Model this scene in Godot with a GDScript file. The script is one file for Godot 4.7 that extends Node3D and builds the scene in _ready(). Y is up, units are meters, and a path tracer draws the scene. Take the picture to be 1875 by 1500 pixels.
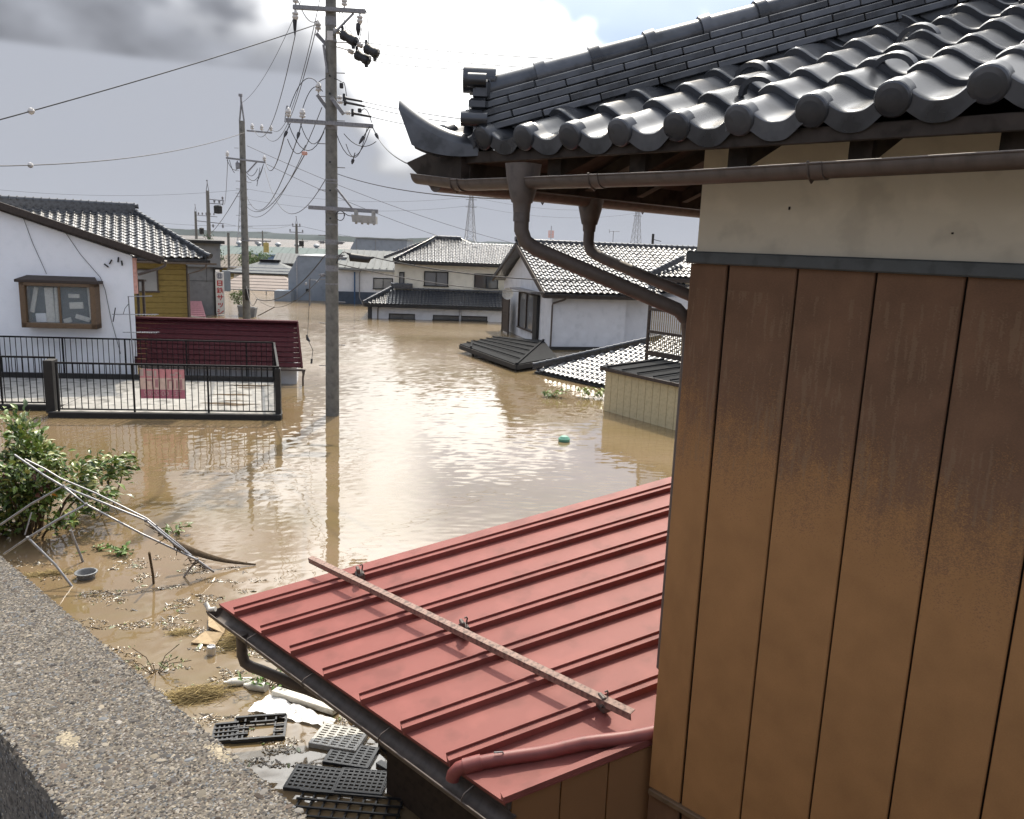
extends Node3D
# A flooded street seen over a concrete parapet: a tile-roofed house on the right, its red lean-to, houses standing in brown water.
# World: y up, water at y = 0, camera at (0, 3.7, 0) looking to -Z. Buildings are laid out in frames of their own (position + yaw).

class MB:
	# collects triangles, flat or smooth; corners are given counter-clockwise as seen from outside
	var v := PackedVector3Array()
	var n := PackedVector3Array()
	var c := PackedColorArray()
	var uv := PackedVector2Array()
	var xf := Transform3D()
	var col := Color.WHITE
	func vert(p: Vector3, nn: Vector3, t := Vector2.ZERO) -> void:
		v.append(xf * p)
		n.append((xf.basis * nn).normalized())
		c.append(col)
		uv.append(t)
	func tri(a: Vector3, b: Vector3, d: Vector3) -> void:
		var nn := (b - a).cross(d - a)
		vert(a, nn); vert(d, nn); vert(b, nn)
	func quad(a: Vector3, b: Vector3, d: Vector3, e: Vector3) -> void:
		var nn := (d - a).cross(e - b)
		vert(a, nn, Vector2(0, 1)); vert(d, nn, Vector2(1, 0)); vert(b, nn, Vector2(1, 1))
		vert(a, nn, Vector2(0, 1)); vert(e, nn, Vector2(0, 0)); vert(d, nn, Vector2(1, 0))
	func squad(a, b, d, e, na, nb, nd, ne) -> void:
		vert(a, na); vert(d, nd); vert(b, nb)
		vert(a, na); vert(e, ne); vert(d, nd)
	func box(p: Vector3, s: Vector3, bs := Basis()) -> void:
		var x := bs.x * s.x * 0.5
		var y := bs.y * s.y * 0.5
		var z := bs.z * s.z * 0.5
		quad(p - x - y + z, p + x - y + z, p + x + y + z, p - x + y + z)
		quad(p + x - y - z, p - x - y - z, p - x + y - z, p + x + y - z)
		quad(p + x - y + z, p + x - y - z, p + x + y - z, p + x + y + z)
		quad(p - x - y - z, p - x - y + z, p - x + y + z, p - x + y - z)
		quad(p - x + y + z, p + x + y + z, p + x + y - z, p - x + y - z)
		quad(p - x - y - z, p + x - y - z, p + x - y + z, p - x - y + z)
	func bbox(p: Vector3, s: Vector3, b: float, bs := Basis()) -> void:
		# a box with chamfered edges
		var h := s * 0.5
		var k := h - Vector3.ONE * b
		for ax in 3:
			var a1 := (ax + 1) % 3
			var a2 := (ax + 2) % 3
			for sg in [-1.0, 1.0]:
				var q := []
				for w in [[-1, -1], [1, -1], [1, 1], [-1, 1]]:
					var t := Vector3.ZERO
					t[ax] = sg * h[ax]; t[a1] = w[0] * k[a1]; t[a2] = w[1] * k[a2]
					q.append(p + bs * t)
				if sg > 0: quad(q[0], q[1], q[2], q[3])
				else: quad(q[3], q[2], q[1], q[0])
			for s1 in [-1.0, 1.0]:
				for s2 in [-1.0, 1.0]:
					var q := []
					for w in [[0, -1], [0, 1], [1, 1], [1, -1]]:
						var t := Vector3.ZERO
						t[ax] = w[1] * k[ax]
						t[a1] = s1 * (h[a1] if w[0] == 0 else k[a1])
						t[a2] = s2 * (k[a2] if w[0] == 0 else h[a2])
						q.append(p + bs * t)
					if s1 * s2 > 0: quad(q[3], q[2], q[1], q[0])
					else: quad(q[0], q[1], q[2], q[3])
	func beam(a: Vector3, b: Vector3, w: float, h: float, up := Vector3.UP) -> void:
		var z := (b - a)
		var l := z.length()
		z = z / l
		var x := up.cross(z)
		if x.length() < 1e-4: x = Vector3.RIGHT.cross(z)
		x = x.normalized()
		box((a + b) * 0.5, Vector3(w, h, l), Basis(x, z.cross(x), z))
	func tube(pts: Array, r, seg := 8, caps := true, sx := 1.0) -> void:
		var rings := []
		var nrm := []
		var t0: Vector3 = (pts[1] - pts[0]).normalized()
		var u := t0.cross(Vector3.UP)
		if u.length() < 0.01: u = t0.cross(Vector3.RIGHT)
		u = u.normalized()
		for i in pts.size():
			var t: Vector3 = (pts[mini(i + 1, pts.size() - 1)] - pts[maxi(i - 1, 0)]).normalized()
			u = (u - t * u.dot(t)).normalized()
			var w := t.cross(u)
			var rr: float = r[i] if r is Array else r
			var ring := PackedVector3Array()
			var rn := PackedVector3Array()
			for k in seg:
				var an := TAU * k / seg
				var d := u * cos(an) * sx + w * sin(an)
				ring.append(pts[i] + d * rr)
				rn.append(d)
			rings.append(ring); nrm.append(rn)
		for i in pts.size() - 1:
			for k in seg:
				var k2 := (k + 1) % seg
				squad(rings[i][k], rings[i][k2], rings[i + 1][k2], rings[i + 1][k], nrm[i][k], nrm[i][k2], nrm[i + 1][k2], nrm[i + 1][k])
		if caps:
			for k in seg:
				var k2 := (k + 1) % seg
				tri(pts[0], rings[0][k2], rings[0][k])
				tri(pts[-1], rings[-1][k], rings[-1][k2])
	func cyl(a: Vector3, b: Vector3, r: float, seg := 10, r2 := -1.0) -> void:
		tube([a, b], [r, r if r2 < 0 else r2], seg)
	func lathe(prof: Array, seg := 16, o := Vector3.ZERO, bs := Basis()) -> void:
		# prof: Vector2(radius, height), bottom to top on the outside
		for i in prof.size() - 1:
			var p: Vector2 = prof[i]
			var q: Vector2 = prof[i + 1]
			var d := q - p
			var nn := Vector2(d.y, -d.x).normalized()
			for k in seg:
				var a := TAU * k / seg
				var b := TAU * (k + 1) / seg
				var ca := Vector3(cos(a), 0, -sin(a))
				var cb := Vector3(cos(b), 0, -sin(b))
				var up := Vector3.UP
				squad(o + bs * (ca * p.x + up * p.y), o + bs * (cb * p.x + up * p.y), o + bs * (cb * q.x + up * q.y), o + bs * (ca * q.x + up * q.y),
					bs * (ca * nn.x + up * nn.y), bs * (cb * nn.x + up * nn.y), bs * (cb * nn.x + up * nn.y), bs * (ca * nn.x + up * nn.y))
	func prism(poly: Array, depth: Vector3) -> void:
		# poly: Vector3 ring, counter-clockwise seen from the side that depth points away from (i.e. the front); extruded by depth
		var p2 := PackedVector2Array()
		var nn := Vector3.ZERO
		for i in poly.size(): nn += (poly[i] - poly[0]).cross(poly[(i + 1) % poly.size()] - poly[0])
		nn = nn.normalized()
		if nn.dot(depth) > 0:
			poly = poly.duplicate(); poly.reverse(); nn = -nn
		var ex: Vector3 = (poly[1] - poly[0]).normalized()
		var ey := nn.cross(ex)
		for q in poly: p2.append(Vector2(ex.dot(q - poly[0]), ey.dot(q - poly[0])))
		var ix := Geometry2D.triangulate_polygon(p2)
		for i in range(0, ix.size(), 3):
			var a: Vector3 = poly[ix[i]]
			var b: Vector3 = poly[ix[i + 1]]
			var d: Vector3 = poly[ix[i + 2]]
			if (b - a).cross(d - a).dot(nn) < 0:
				var t := b; b = d; d = t
			tri(a, b, d)
			tri(a + depth, d + depth, b + depth)
		for i in poly.size():
			var a: Vector3 = poly[i]
			var b: Vector3 = poly[(i + 1) % poly.size()]
			quad(b, a, a + depth, b + depth)
	func grid(rows: Array, flip := false) -> void:
		# smooth sheet through rows of points
		var nr := rows.size()
		var nc: int = rows[0].size()
		var nn := []
		for i in nr:
			var l := PackedVector3Array()
			for j in nc:
				var du: Vector3 = rows[i][mini(j + 1, nc - 1)] - rows[i][maxi(j - 1, 0)]
				var dv: Vector3 = rows[mini(i + 1, nr - 1)][j] - rows[maxi(i - 1, 0)][j]
				var k := du.cross(dv).normalized()
				l.append(-k if flip else k)
			nn.append(l)
		for i in nr - 1:
			for j in nc - 1:
				if flip: squad(rows[i][j], rows[i + 1][j], rows[i + 1][j + 1], rows[i][j + 1], nn[i][j], nn[i + 1][j], nn[i + 1][j + 1], nn[i][j + 1])
				else: squad(rows[i][j], rows[i][j + 1], rows[i + 1][j + 1], rows[i + 1][j], nn[i][j], nn[i][j + 1], nn[i + 1][j + 1], nn[i + 1][j])
	func mesh() -> ArrayMesh:
		var m := ArrayMesh.new()
		var a := []
		a.resize(Mesh.ARRAY_MAX)
		a[Mesh.ARRAY_VERTEX] = v
		a[Mesh.ARRAY_NORMAL] = n
		a[Mesh.ARRAY_COLOR] = c
		a[Mesh.ARRAY_TEX_UV] = uv
		m.add_surface_from_arrays(Mesh.PRIMITIVE_TRIANGLES, a)
		return m

var M := {}
var taken := {}
var rng := RandomNumberGenerator.new()

func numbered(called: String) -> String:
	var k: int = taken.get(called, 0)
	taken[called] = k + 1
	return called if k == 0 else "%s_%03d" % [called, k]

func tag(o: Node3D, label: String, category: String, group := "") -> Node3D:
	o.set_meta("label", label); o.set_meta("category", category)
	if group: o.set_meta("group", group)
	return o

func thing(called: String, label: String, category: String, at := Vector3.ZERO, yaw := 0.0, group := "") -> Node3D:
	var o := Node3D.new()
	o.name = numbered(called)
	o.position = at
	o.rotation.y = deg_to_rad(yaw)
	if at == HOUSE_AT: o.scale = Vector3.ONE * HOUSE_UNIT
	add_child(o)
	return tag(o, label, category, group)

func part(o: Node3D, called: String, b: MB, m: Material, stuff := false) -> MeshInstance3D:
	return inst(o, called, b.mesh(), m, Transform3D(), stuff)

func inst(o: Node3D, called: String, mesh: Mesh, m: Material, t := Transform3D(), stuff := false) -> MeshInstance3D:
	var mi := MeshInstance3D.new()
	mi.mesh = mesh
	mi.material_override = m
	mi.transform = t
	mi.name = called
	if stuff: mi.set_meta("kind", "stuff")
	o.add_child(mi, true)
	return mi

func single(called: String, b: MB, m: Material, label: String, category: String, group := "", at := Vector3.ZERO, yaw := 0.0) -> MeshInstance3D:
	var mi := MeshInstance3D.new()
	mi.mesh = b.mesh()
	mi.material_override = m
	mi.name = numbered(called)
	mi.position = at
	mi.rotation.y = deg_to_rad(yaw)
	add_child(mi)
	tag(mi, label, category, group)
	return mi

func struct(called: String, b: MB, m: Material) -> MeshInstance3D:
	var mi := MeshInstance3D.new()
	mi.mesh = b.mesh()
	mi.material_override = m
	mi.name = numbered(called)
	mi.set_meta("kind", "structure")
	add_child(mi)
	return mi

func many(o: Node3D, called: String, mesh: Mesh, m: Material, ts: Array, cs := []) -> MultiMeshInstance3D:
	var mm := MultiMesh.new()
	mm.transform_format = MultiMesh.TRANSFORM_3D
	mm.use_colors = cs.size() > 0
	mm.mesh = mesh
	mm.instance_count = ts.size()
	for i in ts.size():
		mm.set_instance_transform(i, ts[i])
		if cs.size(): mm.set_instance_color(i, cs[i])
	var mi := MultiMeshInstance3D.new()
	mi.multimesh = mm
	mi.material_override = m
	mi.name = called if o != self else numbered(called)
	mi.set_meta("kind", "stuff")
	o.add_child(mi, true)
	return mi

func lin(r: float, g: float, b: float) -> Color:
	return Color(r, g, b).linear_to_srgb()

func noise_tex(seed_: int, freq: float, cols: Array, offs: Array, size := 256, oct := 4, as_normal := false, bump := 4.0) -> NoiseTexture2D:
	var f := FastNoiseLite.new()
	f.seed = seed_
	f.noise_type = FastNoiseLite.TYPE_SIMPLEX_SMOOTH
	f.frequency = freq
	f.fractal_octaves = oct
	var t := NoiseTexture2D.new()
	t.width = size; t.height = size
	t.seamless = true
	t.noise = f
	if as_normal:
		t.as_normal_map = true
		t.bump_strength = bump
	elif cols.size():
		var g := Gradient.new()
		g.colors = PackedColorArray(cols)
		g.offsets = PackedFloat32Array(offs)
		t.color_ramp = g
	return t

func mat(called: String, base: Color, rough := 0.8, vary := 0.12, scale := 1.5, spec := 0.5, metal := 0.0) -> StandardMaterial3D:
	# a base colour (linear values) broken up by a triplanar grain of two tones
	var m := StandardMaterial3D.new()
	m.resource_name = called
	if vary > 0.0:
		var s := base.linear_to_srgb()
		var d := (base * (1.0 - vary * 1.6)).linear_to_srgb()
		var l := (base * (1.0 + vary)).linear_to_srgb()
		d.a = 1.0; l.a = 1.0
		m.albedo_texture = noise_tex(hash(called) % 9999, 0.012, [d, s, s, l], [0.15, 0.42, 0.6, 0.9], 256, 5)
		m.uv1_triplanar = true
		m.uv1_scale = Vector3.ONE * scale
	else:
		m.albedo_color = base.linear_to_srgb()
	m.roughness = rough
	m.metallic_specular = spec
	m.metallic = metal
	M[called] = m
	return m

func frame_xf(at: Vector3, yaw: float) -> Transform3D:
	return Transform3D(Basis(Vector3.UP, deg_to_rad(yaw)), at)

func _ready() -> void:
	rng.seed = 7
	# ---- camera
	var cam := Camera3D.new()
	cam.name = "camera"
	cam.basis = Basis(Vector3.RIGHT, -atan2(1500.0, 7506.0)) * Basis(Vector3.BACK, deg_to_rad(2.27))
	cam.position = Vector3(0, 3.7, 0)
	cam.fov = rad_to_deg(2.0 * atan(0.5))
	cam.near = 0.05
	cam.far = 20000.0
	add_child(cam)
	cam.current = true
	# ---- sky, sun, exposure
	var we := WorldEnvironment.new()
	we.name = "environment"
	var env := Environment.new()
	env.tonemap_mode = Environment.TONE_MAPPER_LINEAR
	env.tonemap_exposure = 1.15
	env.background_mode = Environment.BG_SKY
	env.sky = Sky.new()
	env.sky.sky_material = make_sky()
	env.background_energy_multiplier = 1.0
	env.sdfgi_enabled = true
	env.ssao_enabled = true
	env.ssil_enabled = true
	env.fog_enabled = true
	env.fog_density = 0.00004
	env.fog_light_color = Color(0.76, 0.78, 0.81)
	we.environment = env
	add_child(we)
	var sun := DirectionalLight3D.new()
	sun.name = "sun"
	sun.light_energy = 1.3
	sun.light_color = Color(1.0, 0.95, 0.87)
	sun.light_angular_distance = 0.6
	sun.shadow_enabled = true
	var az := deg_to_rad(5.0)
	var el := deg_to_rad(52.5)
	var to_sun := Vector3(sin(az) * cos(el), sin(el), -cos(az) * cos(el))
	sun.basis = Basis.looking_at(-to_sun, Vector3.UP)
	add_child(sun)
	make_materials()
	# ---- setting, then buildings, street furniture, wires, flotsam
	make_water()
	make_hills()
	make_parapet()
	make_near_house()
	make_lean_to()
	make_terrace()
	make_white_house()
	make_maroon_shed()
	make_yellow_house()
	make_grey_shop()
	make_far_town()
	make_mid_houses()
	make_right_houses()
	make_poles()
	make_wires()
	make_bush()
	make_flotsam()

func make_sky() -> PanoramaSkyMaterial:
	# grey rain cloud low down, a bright broken bank of cloud under the sun, blue gaps
	var w := 1280
	var h := 640
	var f := FastNoiseLite.new()
	f.seed = 11
	f.frequency = 1.6
	f.fractal_octaves = 6
	f.fractal_gain = 0.52
	var f2 := FastNoiseLite.new()
	f2.seed = 23
	f2.frequency = 2.6
	f2.fractal_octaves = 5
	var az := deg_to_rad(5.0)
	var el := deg_to_rad(52.5)
	var s := Vector3(sin(az) * cos(el), sin(el), -cos(az) * cos(el))
	var buf := PackedFloat32Array()
	buf.resize(w * h * 3)
	for j in h:
		var e := PI * (0.5 - (j + 0.5) / h)
		for i in w:
			var k := (j * w + i) * 3
			var a := TAU * (i + 0.5) / w
			var d := Vector3(sin(a) * cos(e), sin(e), -cos(a) * cos(e))
			if d.y < -0.02:
				buf[k] = 0.30; buf[k + 1] = 0.28; buf[k + 2] = 0.25
				continue
			var ang := rad_to_deg(acos(clampf(d.dot(s), -1, 1)))
			var glow := exp(-pow(ang / 30.0, 2.0))
			var wide := exp(-pow(ang / 60.0, 2.0))
			var eld := rad_to_deg(e)
			var azd := wrapf(rad_to_deg(a), -180.0, 180.0)
			# soft heaps, drawn out sideways, and finer wisps
			var n1 := f.get_noise_3d(d.x * 1.5, d.y * 3.6, d.z * 1.5)
			var n2 := f2.get_noise_3d(d.x * 1.7, d.y * 2.6, d.z * 1.7)
			var n3 := f2.get_noise_3d(d.x * 4.0 + 5.0, d.y * 7.0, d.z * 4.0)
			var n4 := f.get_noise_3d(d.x * 5.0, d.y * 11.0, d.z * 5.0 + 9.0)
			# lower edge of the bright bank (degrees), wavy; it thins out to the left and right
			var edge := 6.4 + 2.4 * n2 + 2.0 * n3 + 1.5 * n4 + 7.0 * smoothstep(-8.5, -15.0, azd) + 3.0 * smoothstep(6.0, 40.0, azd)
			var bank := smoothstep(edge - 3.0, edge + 3.2, eld)
			bank *= 1.0 - smoothstep(-10.0, -24.0, azd + 9.0 * n3 + 6.0 * n4) * smoothstep(42.0, 24.0, eld)
			bank *= lerpf(1.0, 0.25 + 0.75 * smoothstep(-0.15, 0.25, n1), smoothstep(22.0, 40.0, absf(azd)))
			var grey := Vector3(0.285, 0.298, 0.335) * (1.0 + 1.25 * smoothstep(35.0, 100.0, absf(azd)) + 0.3 * smoothstep(40.0, 80.0, eld))
			grey *= 1.0 + 0.26 * n1 + 0.45 * n3 + 0.32 * n4 + 0.35 * smoothstep(9.0, 19.0, eld)
			var white := Vector3(0.92, 0.93, 0.95) * (0.75 + 0.9 * wide) * (1.0 + 0.25 * n3) + Vector3(1.0, 0.98, 0.93) * 5.4 * glow
			var c := grey.lerp(white, bank)
			# blue gaps between the heaps of cloud
			var gap := smoothstep(0.0, 1.8, eld - (13.0 - 0.12 * azd + 5.0 * n3 + 3.0 * n2)) * smoothstep(24.0, 18.0, eld) * smoothstep(-9.0, -3.5, azd) * smoothstep(46.0, 30.0, azd)
			gap = maxf(gap, smoothstep(0.05, 0.24, n1 + 0.5 * n2) * smoothstep(50.0, 80.0, absf(azd)) * smoothstep(10.0, 18.0, eld))
			var bl := Vector3(0.25, 0.40, 0.73)
			c = c.lerp(bl, gap * 0.95 * (1.0 - glow * 0.8))
			buf[k] = c.x; buf[k + 1] = c.y; buf[k + 2] = c.z
	var im := Image.create_from_data(w, h, false, Image.FORMAT_RGBF, buf.to_byte_array())
	var m := PanoramaSkyMaterial.new()
	m.panorama = ImageTexture.create_from_image(im)
	return m

func make_materials() -> void:
	var wm := mat("water", Color(1, 1, 1), 1.0, 0.0, 1.0, 0.7)
	wm.vertex_color_use_as_albedo = true
	wm.roughness_texture = ruffle_map()
	wm.roughness_texture_channel = BaseMaterial3D.TEXTURE_CHANNEL_RED
	mat("kawara", Color(0.062, 0.066, 0.074), 0.29, 0.32, 2.0, 0.6, 0.45)
	mat("kawara_pale", Color(0.078, 0.082, 0.091), 0.32, 0.32, 2.3, 0.6, 0.45)
	mat("kawara_dark", Color(0.050, 0.053, 0.060), 0.27, 0.32, 1.7, 0.6, 0.45)
	mat("roof_far", Color(0.062, 0.066, 0.074), 0.45, 0.32, 0.6, 0.6, 0.3)
	mat("plaster", Color(0.60, 0.53, 0.41), 0.9, 0.10, 1.2, 0.3)
	mat("flashing", Color(0.060, 0.066, 0.066), 0.6, 0.2, 3.0)
	mat("dark_wood", Color(0.045, 0.036, 0.030), 0.85, 0.3, 2.5, 0.3)
	mat("gutter", Color(0.090, 0.071, 0.061), 0.55, 0.22, 4.0)
	mat("gutter_dark", Color(0.090, 0.071, 0.061), 0.6, 0.22, 3.0)
	mat("red_metal", Color(0.235, 0.080, 0.070), 0.55, 0.15, 0.9, 0.27)
	mat("red_metal_old", Color(0.20, 0.052, 0.047), 0.5, 0.2, 3.0, 0.5)
	mat("rust_steel", Color(0.26, 0.17, 0.14), 0.75, 0.35, 9.0)
	mat("black_steel", Color(0.008, 0.008, 0.009), 0.55, 0.2, 3.0, 0.3)
	mat("concrete", Color(0.34, 0.31, 0.27), 0.9, 0.25, 1.6, 0.3)
	mat("cement_matrix", Color(0.13, 0.113, 0.095), 0.95, 0.35, 12.0, 0.3)
	mat("pole_concrete", Color(0.165, 0.16, 0.145), 0.85, 0.22, 1.8, 0.3)
	mat("galvanised", Color(0.33, 0.34, 0.36), 0.5, 0.2, 5.0, 0.5, 0.3)
	mat("galvanised_dull", Color(0.19, 0.19, 0.20), 0.6, 0.25, 5.0, 0.5)
	mat("porcelain", Color(0.50, 0.48, 0.46), 0.25, 0.1, 8.0)
	mat("rubber", Color(0.014, 0.014, 0.016), 0.55, 0.0)
	mat("cable", Color(0.030, 0.030, 0.034), 0.6, 0.0)
	mat("white_wall", Color(0.80, 0.82, 0.86), 0.9, 0.02, 0.9, 0.3)
	mat("cream_wall", Color(0.60, 0.57, 0.48), 0.9, 0.06, 0.6, 0.3)
	mat("grey_white_wall", Color(0.56, 0.57, 0.59), 0.9, 0.06, 0.6, 0.3)
	mat("ochre_wall", Color(0.17, 0.125, 0.042), 0.85, 0.10, 1.5, 0.3)
	mat("grey_wall", Color(0.215, 0.22, 0.225), 0.9, 0.08, 0.8, 0.3)
	mat("slate_wall", Color(0.235, 0.265, 0.30), 0.85, 0.07, 0.5, 0.3)
	mat("brown_trim", Color(0.040, 0.028, 0.022), 0.7, 0.25, 4.0)
	mat("window_brown", Color(0.125, 0.078, 0.042), 0.65, 0.2, 5.0)
	mat("maroon_roof", Color(0.058, 0.013, 0.017), 0.7, 0.22, 2.5, 0.25)
	mat("pink_roof", Color(0.55, 0.27, 0.29), 0.6, 0.1, 2.0)
	mat("glass_dark", Color(0.055, 0.06, 0.065), 0.06, 0.0, 1.0, 0.6)
	mat("glass_grey", Color(0.16, 0.165, 0.17), 0.12, 0.0, 1.0, 0.6)
	mat("interior", Color(0.055, 0.055, 0.06), 0.9, 0.2, 3.0)
	mat("curtain", Color(0.62, 0.60, 0.55), 0.9, 0.1, 3.0)
	mat("salmon", Color(0.60, 0.33, 0.27), 0.9, 0.15, 3.0)
	mat("pale_metal_roof", Color(0.20, 0.207, 0.205), 0.8, 0.08, 0.7, 0.2)
	mat("green_metal_roof", Color(0.145, 0.175, 0.17), 0.85, 0.08, 0.4, 0.2)
	mat("beige_roof", Color(0.24, 0.21, 0.175), 0.85, 0.08, 0.5)
	mat("pinkish_roof", Color(0.235, 0.195, 0.172), 0.85, 0.06, 0.4)
	mat("navy_wall", Color(0.035, 0.05, 0.075), 0.6, 0.15, 1.0)
	mat("black_roof", Color(0.010, 0.011, 0.013), 0.7, 0.25, 1.0, 0.15)
	mat("bamboo", Color(0.30, 0.235, 0.13), 0.7, 0.2, 6.0)
	mat("beige_board", Color(0.47, 0.40, 0.25), 0.8, 0.08, 3.0, 0.3)
	mat("deck_top", Color(0.28, 0.272, 0.252), 0.8, 0.3, 0.8, 0.4)
	mat("deck_edge", Color(0.015, 0.014, 0.013), 0.7, 0.3, 2.0)
	mat("straw", Color(0.36, 0.28, 0.13), 0.95, 0.3, 9.0, 0.2)
	mat("twig", Color(0.10, 0.075, 0.05), 0.9, 0.3, 9.0, 0.2)
	mat("ply", Color(0.34, 0.25, 0.145), 0.8, 0.2, 4.0)
	mat("white_board", Color(0.66, 0.64, 0.58), 0.6, 0.12, 4.0)
	mat("plastic_black", Color(0.024, 0.026, 0.030), 0.32, 0.2, 9.0, 0.5)
	mat("plastic_grey", Color(0.42, 0.42, 0.40), 0.4, 0.15, 9.0, 0.5)
	mat("plastic_bowl", Color(0.16, 0.17, 0.18), 0.5, 0.15, 9.0)
	mat("pipe_steel", Color(0.30, 0.30, 0.31), 0.4, 0.2, 6.0, 0.5, 0.4)
	mat("can_metal", Color(0.62, 0.62, 0.63), 0.3, 0.1, 9.0, 0.5, 0.7)
	mat("rope", Color(0.42, 0.32, 0.12), 0.9, 0.2, 20.0)
	mat("red_sign", Color(0.45, 0.03, 0.03), 0.6, 0.0)
	mat("white_sign", Color(0.66, 0.65, 0.61), 0.6, 0.06, 2.0)
	mat("blue_sign", Color(0.10, 0.11, 0.16), 0.6, 0.0)
	mat("yellow_sign", Color(0.45, 0.36, 0.12), 0.6, 0.1, 2.0)
	mat("road", Color(0.06, 0.06, 0.06), 0.95, 0.2, 1.0, 0.3)
	mat("hill", Color(0.075, 0.088, 0.090), 1.0, 0.2, 0.001, 0.1)
	var leaf := mat("leaf", Color(1, 1, 1), 0.42, 0.0, 1.0, 0.5)
	leaf.vertex_color_use_as_albedo = true
	leaf.backlight_enabled = true
	leaf.backlight = Color(0.55, 0.55, 0.55)
	var tint := mat("tinted", Color(1, 1, 1), 0.85, 0.0, 1.0, 0.3)
	tint.vertex_color_use_as_albedo = true
	var wet := mat("wet_bits", Color(1, 1, 1), 0.25, 0.0, 1.0, 0.5)
	wet.vertex_color_use_as_albedo = true
	var g := mat("pane", Color(1, 1, 1), 0.04, 0.0)
	g.albedo_color = Color(0.75, 0.8, 0.82, 0.12)
	g.transparency = BaseMaterial3D.TRANSPARENCY_ALPHA
	var film := mat("film", Color(1, 1, 1), 0.2, 0.0)
	film.albedo_color = Color(0.93, 0.93, 0.93)
	film.backlight_enabled = true
	film.backlight = Color(0.5, 0.5, 0.5)
	var ban := mat("banner", Color(0.66, 0.36, 0.38), 0.7, 0.06, 3.0)
	ban.backlight_enabled = true
	ban.backlight = Color(0.8, 0.8, 0.8)
	var ban2 := mat("banner_pale", Color(0.72, 0.60, 0.54), 0.7, 0.06, 3.0)
	ban2.backlight_enabled = true
	ban2.backlight = Color(0.8, 0.8, 0.8)
	var ban3 := mat("banner_deep", Color(0.56, 0.25, 0.31), 0.7, 0.06, 3.0)
	ban3.backlight_enabled = true
	ban3.backlight = Color(0.8, 0.8, 0.8)
	for k in 5: M["board%d" % k] = board_mat(k)

func ruffle_map() -> ImageTexture:
	# where the breeze ruffles the flood: 240 m of water seen from above, glassy near the parapet and houses, patchy further out
	var f := FastNoiseLite.new()
	f.seed = 14
	f.frequency = 0.03
	f.fractal_octaves = 3
	var im := Image.create(256, 256, false, Image.FORMAT_RGB8)
	for y in 256:
		for x in 256:
			var p := Vector2((x - 128) / 256.0 * 240.0, (y - 128) / 256.0 * 240.0)
			var open := clampf((p.length() - 14.0 + 9.0 * f.get_noise_2d(x * 3.0, y * 3.0)) / 14.0, 0.0, 1.0)
			var r := 0.035 + open * (0.15 + 0.10 * f.get_noise_2d(x * 1.5, y * 4.0))
			im.set_pixel(x, y, Color(r, r, r))
	return ImageTexture.create_from_image(im)

func board_mat(k: int) -> StandardMaterial3D:
	# painted hardboard: a fine stipple, darker upper part with a ragged lower edge, chalky rain streaks in it
	var w := 96
	var h := 1024
	var f := FastNoiseLite.new()
	f.seed = 40 + k
	f.frequency = 0.02
	f.fractal_octaves = 4
	var g := FastNoiseLite.new()
	g.seed = 60 + k
	g.frequency = 0.055
	g.fractal_octaves = 3
	var fine := FastNoiseLite.new()
	fine.seed = 80 + k
	fine.frequency = 0.35
	var im := Image.create(w, h, false, Image.FORMAT_RGB8)
	for y in h:
		var m := 2.52 * y / h                      # metres below the flashing
		for x in w:
			var st := g.get_noise_2d(x * 1.3, y * 0.07)      # long streaks
			var bl := f.get_noise_2d(x * 0.8, y * 0.55)
			var fi := fine.get_noise_2d(x, y)
			var tan_c := Vector3(0.320, 0.165, 0.066) * (1.0 + 0.14 * bl + 0.10 * fi)
			var dark := Vector3(0.150, 0.082, 0.046) * (1.0 + 0.22 * bl + 0.15 * fi)
			# stipple of the darker upper part: its grains thin out over a hand's breadth, in blotches
			var speck := fine.get_noise_2d(x * 3.1, y * 2.3) + 0.4 * fi
			var edge := 0.84 + 0.22 * bl + 0.08 * st + 0.05 * (k - 2)
			var c := tan_c
			if m < edge + 0.42 * speck: c = dark.lerp(tan_c, 0.35)
			if m < edge - 0.16 + 0.34 * speck: c = dark
			# faint chalky rain marks
			var dash := g.get_noise_2d(x * 2.2 + 300.0, y * 0.16) + 0.35 * fi + 0.5 * f.get_noise_2d(x * 0.5 + 90.0, y * 0.4 + 17.0)
			if m > 0.10 and m < 0.85 and dash > 0.34: c = c.lerp(Vector3(0.205, 0.135, 0.080), 0.42)
			im.set_pixel(x, y, lin(c.x, c.y, c.z))
	var t := StandardMaterial3D.new()
	t.resource_name = "board_paint"
	t.albedo_texture = ImageTexture.create_from_image(im)
	t.roughness = 0.72
	t.metallic_specular = 0.35
	t.heightmap_enabled = false
	return t

var wn := FastNoiseLite.new()
var wn2 := FastNoiseLite.new()

func wave(x: float, z: float) -> float:
	var r := sqrt(x * x + z * z)
	var calm := smoothstep(11.0, 19.0, r)
	var far := 1.0 - smoothstep(60.0, 110.0, r)
	var gust := 0.55 + 0.75 * wn2.get_noise_2d(x * 0.06, z * 0.05)
	var fine := smoothstep(15.0, 28.0, r)
	return far * (1.0 - 0.42 * fine) * (wn.get_noise_2d(x * 1.7, z * 5.6) * (0.0010 + 0.0030 * calm * gust) + wn2.get_noise_2d(x * 3.6, z * 11.0) * (0.0002 + 0.0015 * calm * gust) + wn2.get_noise_2d(x * 6.0 + 40.0, z * 11.0) * 0.0022 * fine)

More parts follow.
